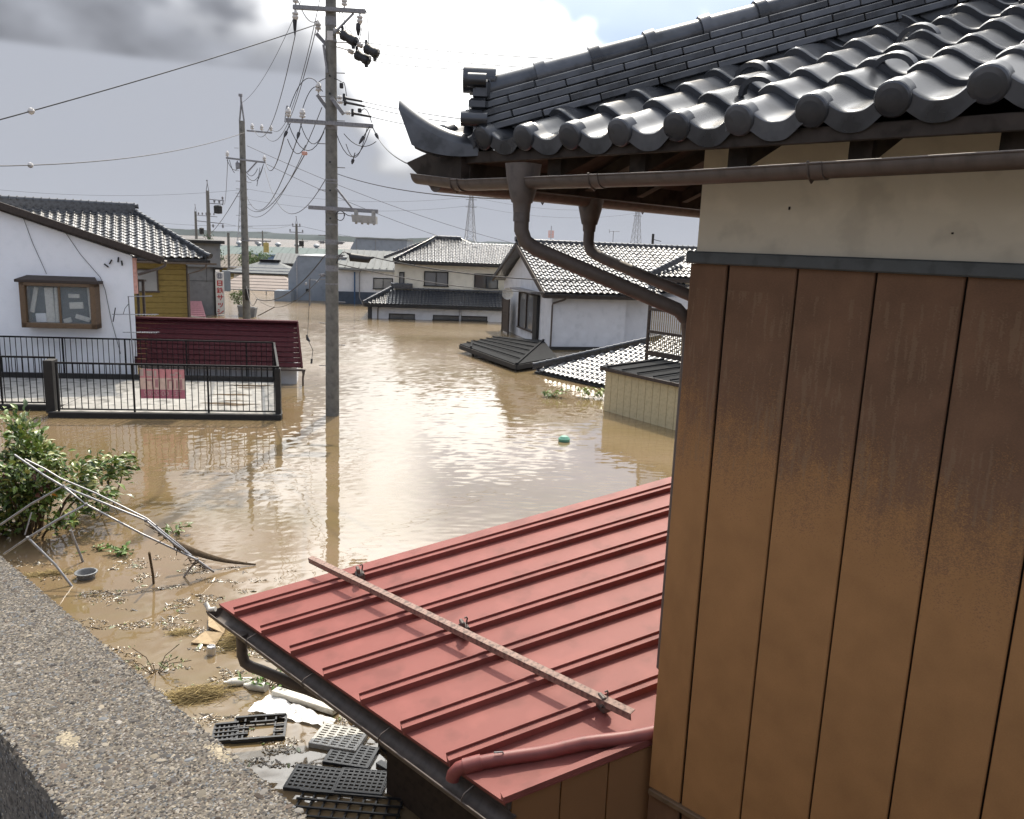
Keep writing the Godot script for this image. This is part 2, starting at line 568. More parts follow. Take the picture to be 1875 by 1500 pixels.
func make_water() -> void:
	wn.seed = 3; wn.frequency = 1.0; wn.fractal_octaves = 2
	wn2.seed = 9; wn2.frequency = 1.0; wn2.fractal_octaves = 2
	var angs := []
	for i in 461: angs.append(-52.0 + 104.0 * i / 460.0)
	for i in range(1, 26): angs.append(52.0 + 256.0 * i / 26.0)
	var rad := [2.2]
	while rad[-1] < 115.0: rad.append(rad[-1] * (1.0092 if rad[-1] < 9.0 else 1.0058))
	while rad[-1] < 1500.0: rad.append(rad[-1] * 1.35)
	var vs := PackedVector3Array()
	var ns := PackedVector3Array()
	var ix := PackedInt32Array()
	vs.append(Vector3.ZERO); ns.append(Vector3.UP)
	var us := PackedVector2Array([Vector2(0.5, 0.5)])
	var cs := PackedColorArray([Color(0.17, 0.122, 0.063)])
	var silt := FastNoiseLite.new()
	silt.seed = 77; silt.frequency = 0.22; silt.fractal_octaves = 4
	var nc := angs.size()
	for r in rad:
		for a in angs:
			var t := deg_to_rad(a)
			var x: float = r * sin(t)
			var z: float = -r * cos(t)
			us.append(Vector2(0.5 + clampf(x / 240.0, -0.49, 0.49), 0.5 + clampf(z / 240.0, -0.49, 0.49)))
			var sv := 1.0 + 0.22 * silt.get_noise_2d(x * 0.5, z * 1.6)     # drawn-out silt streaks
			cs.append(Color(0.172 * sv, 0.125 * sv, 0.068 * sv * sv))
			var k := 1.0 - smoothstep(46.0, 52.0, absf(a)) if absf(a) <= 52.0 else 0.0
			if r < 114.0 and k > 0.0:
				var e: float = 0.004 + r * 0.0006
				var hx := (wave(x + e, z) - wave(x - e, z)) / (2.0 * e) * k
				var hz := (wave(x, z + e) - wave(x, z - e)) / (2.0 * e) * k
				vs.append(Vector3(x, wave(x, z) * k, z))
				ns.append(Vector3(-hx, 1, -hz).normalized())
			else:
				vs.append(Vector3(x, 0, z)); ns.append(Vector3.UP)
	for j in nc:
		var j2 := (j + 1) % nc
		ix.append_array([0, 1 + j, 1 + j2])
	for i in rad.size() - 1:
		for j in nc:
			var j2 := (j + 1) % nc
			var p := 1 + i * nc
			var q := p + nc
			ix.append_array([p + j, q + j, q + j2, p + j, q + j2, p + j2])
	var m := ArrayMesh.new()
	var arr := []
	arr.resize(Mesh.ARRAY_MAX)
	arr[Mesh.ARRAY_VERTEX] = vs
	arr[Mesh.ARRAY_NORMAL] = ns
	arr[Mesh.ARRAY_TEX_UV] = us
	arr[Mesh.ARRAY_COLOR] = cs
	arr[Mesh.ARRAY_INDEX] = ix
	m.add_surface_from_arrays(Mesh.PRIMITIVE_TRIANGLES, arr)
	var mi := MeshInstance3D.new()
	mi.mesh = m
	mi.material_override = M.water
	mi.name = numbered("flood_water")
	mi.set_meta("kind", "structure")
	add_child(mi)

func make_hills() -> void:
	# a low wooded rise far behind the town, level with the roofs
	var f := FastNoiseLite.new()
	f.seed = 31; f.frequency = 0.02; f.fractal_octaves = 5
	var rows := []
	for i in 7:
		var row := PackedVector3Array()
		for j in 241:
			var x := -1300.0 + 10.8 * j
			var y := (9.0 + 7.0 * f.get_noise_2d(x * 0.12, 3.0) + 4.0 * f.get_noise_2d(x * 1.5, i * 30.0)) * sin(PI * i / 6.0)
			row.append(Vector3(x, maxf(y, 0.0) - 1.0, -1180.0 - 30.0 * i))
		rows.append(row)
	var b := MB.new()
	b.grid(rows)
	struct("hills", b, M.hill)

const HOUSE_AT := Vector3(0.8313, -0.4477, -4.011)   # corner of the near house, a little under the water
const HOUSE_YAW := -44.0
const HOUSE_UNIT := 1.121                          # its plans are drawn with boards of 0.3 units; they measure 0.34 m

func make_parapet() -> void:
	# the washed-aggregate top of a concrete wall, in the near house's frame: x along the wall, z toward the road
	var o := thing("parapet_wall", "wide concrete parapet with pebbly washed aggregate top along the embankment road", "wall", HOUSE_AT, HOUSE_YAW + 1.9)
	var top := 2.80
	var z0 := 2.500
	var z1 := 2.772
	var b := MB.new()
	b.bbox(Vector3(-1.5, top * 0.5 - 0.5, (z0 + z1) * 0.5), Vector3(15.0, top + 1.0, z1 - z0), 0.014)
	part(o, "wall_body", b, M.cement_matrix)
	# pebbles bedded in the top and upper faces
	var pb := MB.new()
	var rings := [Vector2(1.0, -0.1), Vector2(0.8, 0.32), Vector2(0.001, 0.5)]
	pb.lathe(rings, 6)
	var mesh := pb.mesh()
	var ts := []
	var cs := []
	var pal := [Color(0.36, 0.32, 0.26), Color(0.20, 0.185, 0.17), Color(0.28, 0.25, 0.21), Color(0.46, 0.40, 0.31), Color(0.12, 0.11, 0.105), Color(0.24, 0.25, 0.26), Color(0.42, 0.39, 0.35), Color(0.17, 0.135, 0.11)]
	rng.seed = 501
	for i in 120000:
		var near := i < 92000
		var x := rng.randf_range(-1.1, 1.55) if near else rng.randf_range(-6.0, 3.5)
		var face := rng.randf() < 0.14
		var r := 0.0013 + 0.0021 * pow(rng.randf(), 2.0)
		if rng.randf() < 0.006: r = rng.randf_range(0.004, 0.008)
		var p := Vector3(x, top - r * 0.12, rng.randf_range(z0 + 0.004, z1 - 0.004))
		var bs := Basis(Vector3.UP, rng.randf() * TAU) * Basis(Vector3.RIGHT, rng.randf_range(-0.3, 0.3))
		if face:
			p = Vector3(x, top - 0.006 - pow(rng.randf(), 1.3) * 0.3, z1 - r * 0.1)
			bs = Basis(Vector3.RIGHT, PI / 2) * bs
		ts.append(Transform3D(bs.scaled_local(Vector3(r * rng.randf_range(1.0, 1.7), r * 0.7, r)), p))
		var c: Color = pal[rng.randi() % pal.size()]
		c = c * rng.randf_range(0.16, 0.64); c.a = 1.0
		# two pale smears of mortar on the top
		if not face and (Vector2((x - 0.392) / 0.034, (p.z - 2.691) / 0.016).length() < rng.randf_range(0.6, 1.1) or Vector2((x - 0.607) / 0.045, (p.z - 2.519) / 0.014).length() < rng.randf_range(0.5, 1.1)): c = Color(0.36, 0.31, 0.225) * rng.randf_range(0.6, 1.0)
		c.a = 1.0
		cs.append(c)
	many(o, "aggregate", mesh, M.tinted, ts, cs)
	var s := MB.new()
	s.box(Vector3(-1.5, 0.9, 6.4), Vector3(40.0, 2.2, 7.2))
	var rd := struct("embankment_road", s, M.road)
	rd.transform = frame_xf(HOUSE_AT, HOUSE_YAW)
	rd.scale = Vector3.ONE * HOUSE_UNIT

func tile_height(u: float, pitch: float, amp: float) -> float:
	return amp * pow(0.5 + 0.5 * cos(TAU * u / pitch), 1.45)

func tile_mesh(pitch := 0.25, length := 0.30, amp := 0.058, seg := 18, lift := 0.042, thick := 0.017, eave := false) -> ArrayMesh:
	# one wavy pan tile; x across, z down the slope with its front edge at z = 0, y away from the roof
	var b := MB.new()
	var us := []
	for i in seg + 1: us.append(-0.052 / 0.25 * pitch + (pitch * 1.11) * i / seg)
	var top := []
	for zi in [-length, -length * 0.5, -0.03, -0.008, 0.0]:
		var row := PackedVector3Array()
		for u in us:
			var y: float = tile_height(u, pitch, amp) + lift * (1.0 + zi / length) + thick
			y += 0.013 * (1.0 - smoothstep(-0.06, 0.03, u / pitch * 0.25))
			if zi == 0.0: y -= 0.006
			row.append(Vector3(u, y, zi))
		top.append(row)
	b.grid(top, true)
	# front edge and underside
	var fr := []
	var drop := 0.058 if eave else thick * 1.75
	for k in 2:
		var row := PackedVector3Array()
		for i in us.size():
			var p: Vector3 = top[-1][i]
			row.append(Vector3(p.x, p.y - drop * k, 0.0 if not eave else 0.012 * k))
		fr.append(row)
	b.grid(fr, true)
	var un := []
	for zi in [0.0, -length]:
		var row := PackedVector3Array()
		for i in us.size():
			var p: Vector3 = top[-1][i] if zi == 0.0 else top[0][i]
			row.append(Vector3(p.x, p.y - thick - (drop - thick if zi == 0.0 else 0.0), zi))
		un.append(row)
	b.grid(un, true)
	# left free edge of the roll
	b.quad(top[0][0] - Vector3(0, thick, 0), top[-1][0] - Vector3(0, drop, 0), top[-1][0], top[0][0])
	if eave:
		var pr := [Vector2(0.052, -0.05), Vector2(0.055, -0.004), Vector2(0.054, 0.003), Vector2(0.049, 0.008), Vector2(0.035, 0.012), Vector2(0.018, 0.0145), Vector2(0.001, 0.015)]
		b.lathe(pr, 22, Vector3(0.0, amp + lift + thick - 0.045, 0.008), Basis(Vector3.RIGHT, PI / 2))
	return b.mesh()

func eave_rise(x: float) -> float:
	# the eave line sweeps up a little toward the corner
	return 4.095 + (0.045 * pow((x + 0.1) / -0.95, 2.0) if x < -0.1 else 0.045 * pow((x + 0.1) / 1.3, 2.0))

func make_near_house() -> void:
	var o := thing("tile_roof_house", "near house with dark wavy tile roof, cream plaster band and brown board cladding", "house", HOUSE_AT, HOUSE_YAW)
	# walls
	var b := MB.new()
	b.box(Vector3(3.5, 1.84, -3.02), Vector3(6.9, 4.68, 5.96))
	part(o, "wall", b, M.dark_wood)
	b = MB.new()
	b.box(Vector3(3.52, 4.0, -0.035), Vector3(7.0, 0.62, 0.05))
	b.box(Vector3(0.045, 4.0, -3.05), Vector3(0.05, 0.62, 5.98))
	part(o, "plaster_band", b, M.plaster)
	b = MB.new()
	b.bbox(Vector3(3.52, 3.682, 0.004), Vector3(7.06, 0.052, 0.05), 0.006)
	b.bbox(Vector3(0.006, 3.682, -3.06), Vector3(0.05, 0.052, 6.06), 0.006)
	part(o, "flashing_trim", b, M.flashing)
	b = MB.new()
	b.bbox(Vector3(3.5, 1.118, 0.004), Vector3(6.98, 0.03, 0.03), 0.004)
	part(o, "base_trim", b, M.window_brown)
	# vertical boards, a dark open joint between each pair
	var x0 := 0.0
	var k := 0
	while x0 < 3.4:
		var x1 := 0.183 if k == 0 else x0 + 0.3012
		var bw := x1 - x0 - 0.008
		var bd := MB.new()
		board(bd, bw, 2.522)
		inst(o, "siding_board", bd.mesh(), M["board%d" % (k % 5)], Transform3D(Basis(), Vector3(x0 + 0.004 if k > 0 else 0.0, 3.655, 0.0)))
		var lb := MB.new()
		board(lb, bw, 1.5)
		inst(o, "siding_board", lb.mesh(), M["board%d" % ((k + 2) % 5)], Transform3D(Basis(), Vector3(x0 + 0.006 if k > 0 else 0.0, 1.10, -0.006)))
		x0 = x1
		k += 1
	var zz := -0.02
	for i in 14:
		var sd := MB.new()
		board(sd, 0.293, 4.0)
		inst(o, "siding_board", sd.mesh(), M["board%d" % (i % 5)], Transform3D(Basis(Vector3.UP, -PI / 2), Vector3(0.0, 3.655, zz - 0.3012)))
		zz -= 0.3012
	# eave: sheathing, rafters, fascia
	var sl := 0.43
	var ye := 4.082
	var wd := MB.new()
	var a := Vector3(-0.93, ye, 0.455)
	wd.prism([a, Vector3(6.0, ye, 0.455), Vector3(6.0, ye + sl * 3.45, -3.0), Vector3(2.5, ye + sl * 3.45, -3.0)], Vector3(0, -0.02, 0))
	wd.prism([Vector3(-0.93, ye, -6.5), a, Vector3(2.5, ye + sl * 3.45, -3.0), Vector3(2.5, ye + sl * 3.45, -6.5)], Vector3(0, -0.02, 0))
	part(o, "roof_sheathing", wd, M.dark_wood)
	for i in 12:
		var rx := 0.360 + 0.434 * (i - 2)
		var r := MB.new()
		r.prism([Vector3(rx, ye + 0.01, 0.38), Vector3(rx, ye - 0.085, 0.38), Vector3(rx, ye - 0.085 + sl * 0.44, -0.06), Vector3(rx, ye + 0.01 + sl * 0.44, -0.06)], Vector3(0.075, 0, 0))
		part(o, "rafter", r, M.dark_wood)
	for i in 8:
		var rz := -0.35 - 0.46 * i
		var r := MB.new()
		r.prism([Vector3(-0.90, ye - 0.022, rz), Vector3(-0.90, ye - 0.085, rz), Vector3(0.06, ye - 0.085 + sl * 0.96, rz), Vector3(0.06, ye - 0.022 + sl * 0.96, rz)], Vector3(0, 0, -0.06))
		part(o, "rafter", r, M.dark_wood)
	var fb := MB.new()
	fb.bbox(Vector3(2.54, ye + 0.002, 0.462), Vector3(6.96, 0.05, 0.02), 0.003)
	part(o, "fascia_board", fb, M.dark_wood)
	fb = MB.new()
	fb.bbox(Vector3(-0.938, ye - 0.055, -3.0), Vector3(0.022, 0.115, 6.9), 0.003)
	part(o, "fascia_board", fb, M.dark_wood)
	# front slope tiles
	var ang := atan(sl)
	var tilt := Basis(Vector3.RIGHT, ang)
	var tm := tile_mesh()
	var em := tile_mesh(0.25, 0.30, 0.058, 22, 0.030, 0.017, true)
	var kms := [M.kawara, M.kawara_pale, M.kawara_dark]
	rng.seed = 77
	for ci in 15:
		var x := 1.214 - 0.25 * (9 - ci)
		var run := x + 0.95
		var rows := int(minf(run, 2.9) / 0.213) + 1
		for ri in rows:
			var lz := 0.475 - 0.213 * ri
			if x + lz < -0.56 and ri > 0: continue
			var y := eave_rise(x) * (1.0 - minf(ri / 3.0, 1.0)) + 4.095 * minf(ri / 3.0, 1.0) + sl * 0.213 * ri
			var t := Transform3D(tilt * Basis(Vector3.FORWARD, rng.randf_range(-0.012, 0.012)), Vector3(x + rng.randf_range(-0.002, 0.002), y - 0.012, lz + rng.randf_range(-0.004, 0.004)))
			inst(o, "eave_tile" if ri == 0 else "roof_tile", em if ri == 0 else tm, kms[rng.randi() % 3], t)
	# snow-guard rings standing on four tiles
	for q in [Vector3(0.128, 4.405, -0.115), Vector3(0.316, 4.285, 0.165), Vector3(0.760, 4.329, 0.062), Vector3(0.662, 4.526, -0.392)]:
		var rg := MB.new()
		var rows2 := []
		for w in 2:
			var row := PackedVector3Array()
			for i in 13:
				var t := PI * i / 12.0
				row.append(Vector3(0.105 - 0.078 * cos(t), 0.066 * sin(t), 0.018 - 0.036 * w))
			rows2.append(row)
		var inner := []
		for w in 2:
			var row := PackedVector3Array()
			for i in 13:
				var t := PI * i / 12.0
				row.append(Vector3(0.105 - 0.060 * cos(t), 0.048 * sin(t), 0.018 - 0.036 * w))
			inner.append(row)
		rg.grid(rows2); rg.grid(inner, true)
		rg.grid([inner[0], rows2[0]]); rg.grid([rows2[1], inner[1]])
		inst(o, "snow_guard_ring", rg.mesh(), M.kawara_pale, Transform3D(tilt, q + Vector3(-0.08, 0.005, 0.0)))
	# hip: stacked flat tiles under round caps, an end tile at its foot and an upturned corner tile
	var dir := Vector3(1, 0.43, -1).normalized()
	var flat := Vector3(1, 0, -1).normalized()
	var side := Vector3(1, 0, 1).normalized()
	var upn := side.cross(dir)
	if upn.y < 0: upn = -upn
	var hb := Basis(side, upn, -dir)
	if hb.determinant() < 0: hb = Basis(-side, upn, -dir)
	var foot := Vector3(-0.86, 4.175, 0.41)
	for lay in 5:
		var wdt := 0.23 - 0.018 * lay
		var along := 0.0 - 0.13 * (lay % 2)
		var hy := 0.024 + 0.033 * lay
		while along < 3.6:
			var l0 := maxf(along, 0.0)
			var l1 := along + 0.262
			var c := foot + dir * ((l0 + l1) * 0.5) + upn * (hy + rng.randf_range(-0.0015, 0.0015))
			var nb := MB.new()
			nb.bbox(Vector3.ZERO, Vector3(wdt, 0.0285, l1 - l0 - 0.003), 0.003)
			inst(o, "ridge_tile", nb.mesh(), [M.kawara, M.kawara_pale, M.kawara_dark][rng.randi() % 3], Transform3D(hb * Basis(Vector3.UP, rng.randf_range(-0.008, 0.008)), c))
			along += 0.262
	var core := MB.new()
	core.box(foot + dir * 1.8 + upn * 0.07, Vector3(0.13, 0.20, 3.58), hb)
	part(o, "ridge_mortar", core, M.kawara)
	var cb := MB.new()
	cb.tube([Vector3(0, 0, 0.13), Vector3(0, 0, 0.085), Vector3(0, 0.0, 0.083), Vector3(0, 0, -0.135)], [0.068, 0.070, 0.060, 0.056], 16)
	var capm := cb.mesh()
	var nt := MB.new()
	nt.tube([Vector3(0, 0.055, 0.10), Vector3(0, 0.085, 0.10), Vector3(0, 0.088, 0.10)], [0.026, 0.024, 0.004], 8)
	for i in 15:
		inst(o, "ridge_cap", capm, kms[i % 3], Transform3D(hb, foot + dir * (0.16 + 0.25 * i) + upn * 0.192))
	# the end tile: a small shield with two rolls, seen from its side
	var eb := MB.new()
	var e0 := foot - dir * 0.03
	eb.tube([Vector3(0, 0.255, 0.085), Vector3(0, 0.255, -0.06)], 0.058, 18)
	eb.bbox(Vector3(0, 0.20, 0.0), Vector3(0.20, 0.085, 0.075), 0.012)
	eb.bbox(Vector3(0, 0.135, 0.012), Vector3(0.235, 0.05, 0.085), 0.012)
	eb.bbox(Vector3(0, 0.085, 0.028), Vector3(0.26, 0.05, 0.10), 0.016)
	eb.bbox(Vector3(0, 0.035, -0.005), Vector3(0.20, 0.07, 0.075), 0.012)
	eb.bbox(Vector3(0, -0.02, -0.03), Vector3(0.17, 0.06, 0.06), 0.01)
	for sx in [-1.0, 1.0]:
		eb.tube([Vector3(sx * 0.10, 0.235, -0.02), Vector3(sx * 0.10, 0.235, 0.06)], 0.03, 12)
		eb.tube([Vector3(sx * 0.125, 0.07, -0.03), Vector3(sx * 0.125, 0.07, 0.085)], 0.032, 12)
	var flatb := Basis(side if hb.x.dot(side) > 0 else -side, Vector3.UP, -flat)
	inst(o, "ridge_end_tile", eb.mesh(), M.kawara_dark, Transform3D(flatb, e0))
	var ct := MB.new()
	# upturned corner tile: a trough that sweeps up and out past the eave corner
	var rows3 := []
	for i in 9:
		var s := i / 8.0
		var row := PackedVector3Array()
		var ctr := Vector3(0, 0.0 + 0.145 * pow(s, 2.0), 0.36 * s)
		for j in 11:
			var t := PI * (j / 10.0 - 0.5)
			row.append(ctr + Vector3(sin(t) * 0.072, cos(t) * 0.055 - 0.055, 0))
		rows3.append(row)
	ct.grid(rows3, true)
	var rows4 := []
	for i in 9:
		var s := i / 8.0
		var row := PackedVector3Array()
		var ctr := Vector3(0, -0.040 - 0.045 * s + 0.080 * pow(s, 2.0), 0.36 * s - 0.06 * s * s)
		for j in 11:
			var t := PI * (j / 10.0 - 0.5)
			row.append(ctr + Vector3(sin(t) * 0.072, cos(t) * 0.03 - 0.055, 0))
		rows4.append(row)
	ct.grid(rows4)
	for k2 in [0, 10]:
		var l1 := []
		var l2 := []
		for i in 9:
			l1.append(rows3[i][k2]); l2.append(rows4[i][k2])
		ct.grid([PackedVector3Array(l1), PackedVector3Array(l2)], k2 == 0)
	ct.grid([rows3[8], rows4[8]], true)
	inst(o, "corner_tile", ct.mesh(), M.kawara, Transform3D(flatb, Vector3(-0.90, 4.185, 0.42)))
	var cl := MB.new()
	cl.tube([Vector3(0, 0, 0.02), Vector3(0, 0.006, 0.20)], [0.05, 0.055], 16)
	inst(o, "corner_roll", cl.mesh(), M.kawara, Transform3D(flatb, Vector3(-0.90, 4.14, 0.42)))
	# gutters: half round, sockets at the joints, funnels and pipes
	var gy := 3.972
	var path := []
	for i in 15:
		var x := -1.16 + 0.36 * i
		path.append(Vector3(x, gy + 0.05 * pow(maxf(0.0, -(x + 0.75)) / 0.45, 2.0) * 0.9 + 0.018 * maxf(0.0, x - 0.3), 0.565))
	var gt := part(o, "gutter", half_gutter(path, 0.043, 0.003), M.gutter)
	for gx in [-0.857, -0.069, 0.792, 1.75]:
		var jt := MB.new()
		var pth := [Vector3(gx - 0.022, 0, 0.565), Vector3(gx + 0.022, 0, 0.565)]
		for q in 2: pth[q].y = gy + 0.05 * pow(maxf(0.0, -(pth[q].x + 0.75)) / 0.45, 2.0) * 0.9 + 0.018 * maxf(0.0, pth[q].x - 0.3)
		part(gt, "gutter_joint", half_gutter(pth, 0.047, 0.004), M.gutter)
		var st := MB.new()
		st.tube([Vector3(gx - 0.03, pth[0].y + 0.012, 0.525), Vector3(gx - 0.028, pth[0].y - 0.03, 0.535), Vector3(gx - 0.025, pth[0].y - 0.052, 0.565), Vector3(gx - 0.022, pth[0].y - 0.03, 0.605), Vector3(gx - 0.02, pth[0].y + 0.008, 0.614)], 0.0045, 6)
		part(gt, "gutter_strap", st, M.gutter_dark)
	var pth2 := [Vector3(-1.06, 3.975, 0.54), Vector3(-1.06, 3.972, -2.5), Vector3(-1.06, 3.97, -6.4)]
	var g2 := part(o, "gutter", half_gutter(pth2, 0.045, 0.003), M.gutter_dark)
	for z in [-0.2, -1.1]:
		var st := MB.new()
		st.tube([Vector3(-1.01, 4.0, z), Vector3(-1.06, 3.92, z), Vector3(-1.11, 3.985, z)], 0.0045, 6)
		part(g2, "gutter_strap", st, M.gutter_dark)
	var vb := MB.new()
	vb.prism([Vector3(-1.33, 4.075, 0.50), Vector3(-1.12, 3.94, 0.50), Vector3(-0.93, 3.99, 0.50), Vector3(-0.93, 4.135, 0.50), Vector3(-1.02, 4.15, 0.50)], Vector3(0, 0, -0.35))
	part(o, "eave_corner_board", vb, M.dark_wood)
	var fn := part(o, "rain_funnel", funnel(), M.gutter)
	fn.position = Vector3(-0.475, 3.972, 0.565)
	var dp := MB.new()
	dp.tube([Vector3(-0.475, 3.845, 0.565), Vector3(-0.475, 3.765, 0.562), Vector3(-0.466, 3.72, 0.545), Vector3(-0.44, 3.692, 0.51), Vector3(-0.41, 3.672, 0.465), Vector3(-0.06, 3.452, -0.02), Vector3(-0.05, 3.40, -0.09), Vector3(-0.05, 3.3, -0.12), Vector3(-0.05, 1.7, -0.12)], 0.031, 16)
	var dpm := part(o, "downpipe", dp, M.gutter)
	var cp := MB.new()
	cp.tube([Vector3(-0.475, 3.80, 0.5645), Vector3(-0.475, 3.845, 0.565)], 0.0345, 16)
	part(dpm, "pipe_socket", cp, M.gutter)
	var fn2 := part(o, "rain_funnel", funnel(), M.gutter_dark)
	fn2.position = Vector3(-1.06, 3.93, -0.60)
	fn2.rotation.y = PI / 2
	var dp2 := MB.new()
	dp2.tube([Vector3(-1.06, 3.80, -0.60), Vector3(-1.06, 3.735, -0.60), Vector3(-1.04, 3.69, -0.60), Vector3(-1.0, 3.665, -0.61), Vector3(-0.95, 3.645, -0.62), Vector3(-0.10, 3.36, -0.80), Vector3(-0.05, 3.31, -0.82), Vector3(-0.05, 1.8, -0.82)], 0.031, 16)
	part(o, "downpipe", dp2, M.gutter_dark)
	# small marks on the plaster
	var mk := MB.new()
	mk.box(Vector3(0.42, 3.885, -0.008), Vector3(0.006, 0.012, 0.006))
	mk.box(Vector3(1.02, 3.80, -0.008), Vector3(0.006, 0.006, 0.006))
	part(o, "nail_head", mk, M.dark_wood)

func board(b: MB, w: float, h: float) -> void:
	# front at z = 0, hanging down from y = 0; chamfered long edges, texture runs once down the board
	var c := 0.004
	var d := -0.016
	var ys := [0.0, -h]
	var pts := [[0.0, d, 0.0], [0.0, -c, 0.0], [c, 0.0, 0.05], [w - c, 0.0, 0.95], [w, -c, 1.0], [w, d, 1.0]]
	for i in 5:
		var p: Array = pts[i]
		var q: Array = pts[i + 1]
		var n := Vector3(-(q[1] - p[1]), 0, q[0] - p[0]).normalized()
		var a := Vector3(p[0], -h, p[1])
		var e := Vector3(q[0], -h, q[1])
		var f := Vector3(q[0], 0, q[1])
		var g := Vector3(p[0], 0, p[1])
		var v1 := minf(h / 2.52, 1.6)
		b.vert(a, n, Vector2(p[2], v1)); b.vert(f, n, Vector2(q[2], 0)); b.vert(e, n, Vector2(q[2], v1))
		b.vert(a, n, Vector2(p[2], v1)); b.vert(g, n, Vector2(p[2], 0)); b.vert(f, n, Vector2(q[2], 0))

func half_gutter(path: Array, r: float, th: float) -> MB:
	var b := MB.new()
	var outer := []
	var inner := []
	for i in path.size():
		var t: Vector3 = (path[mini(i + 1, path.size() - 1)] - path[maxi(i - 1, 0)]).normalized()
		var s := t.cross(Vector3.UP).normalized()
		var ro := PackedVector3Array()
		var ri := PackedVector3Array()
		for k in 13:
			var a := PI * k / 12.0
			var d := s * cos(a) * 1.0 - Vector3.UP * sin(a)
			ro.append(path[i] + d * r)
			ri.append(path[i] + d * (r - th))
		outer.append(ro); inner.append(ri)
	b.grid(outer); b.grid(inner, true)
	for k in [0, 12]:
		for i in path.size() - 1:
			if k == 0: b.quad(outer[i][k], outer[i + 1][k], inner[i + 1][k], inner[i][k])
			else: b.quad(inner[i][k], inner[i + 1][k], outer[i + 1][k], outer[i][k])
	# rolled front lips and end plates
	for k in [0, 12]:
		var lip := []
		for i in path.size(): lip.append(outer[i][k])
		b.tube(lip, r * 0.09, 6)
	for e in [0, path.size() - 1]:
		for k in 12:
			b.tri(path[e], outer[e][k], outer[e][k + 1])
	return b

func funnel() -> MB:
	var b := MB.new()
	# a box head that narrows to the round pipe
	var rows := []
	for lv in [[0.06, 0.062, 0.062], [0.045, 0.060, 0.060], [0.0, 0.056, 0.058], [-0.05, 0.050, 0.052], [-0.095, 0.043, 0.045], [-0.098, 0.038, 0.038], [-0.135, 0.035, 0.035]]:
		var row := PackedVector3Array()
		for k in 25:
			var a := TAU * k / 24.0
			var c := cos(a)
			var s := sin(a)
			var sq := lerpf(1.0, 1.0 / maxf(absf(c), absf(s)), 0.55 * clampf((lv[0] + 0.1) / 0.12, 0.0, 1.0))
			row.append(Vector3(c * lv[1] * sq, lv[0], s * lv[2] * sq))
		rows.append(row)
	b.grid(rows)
	return b

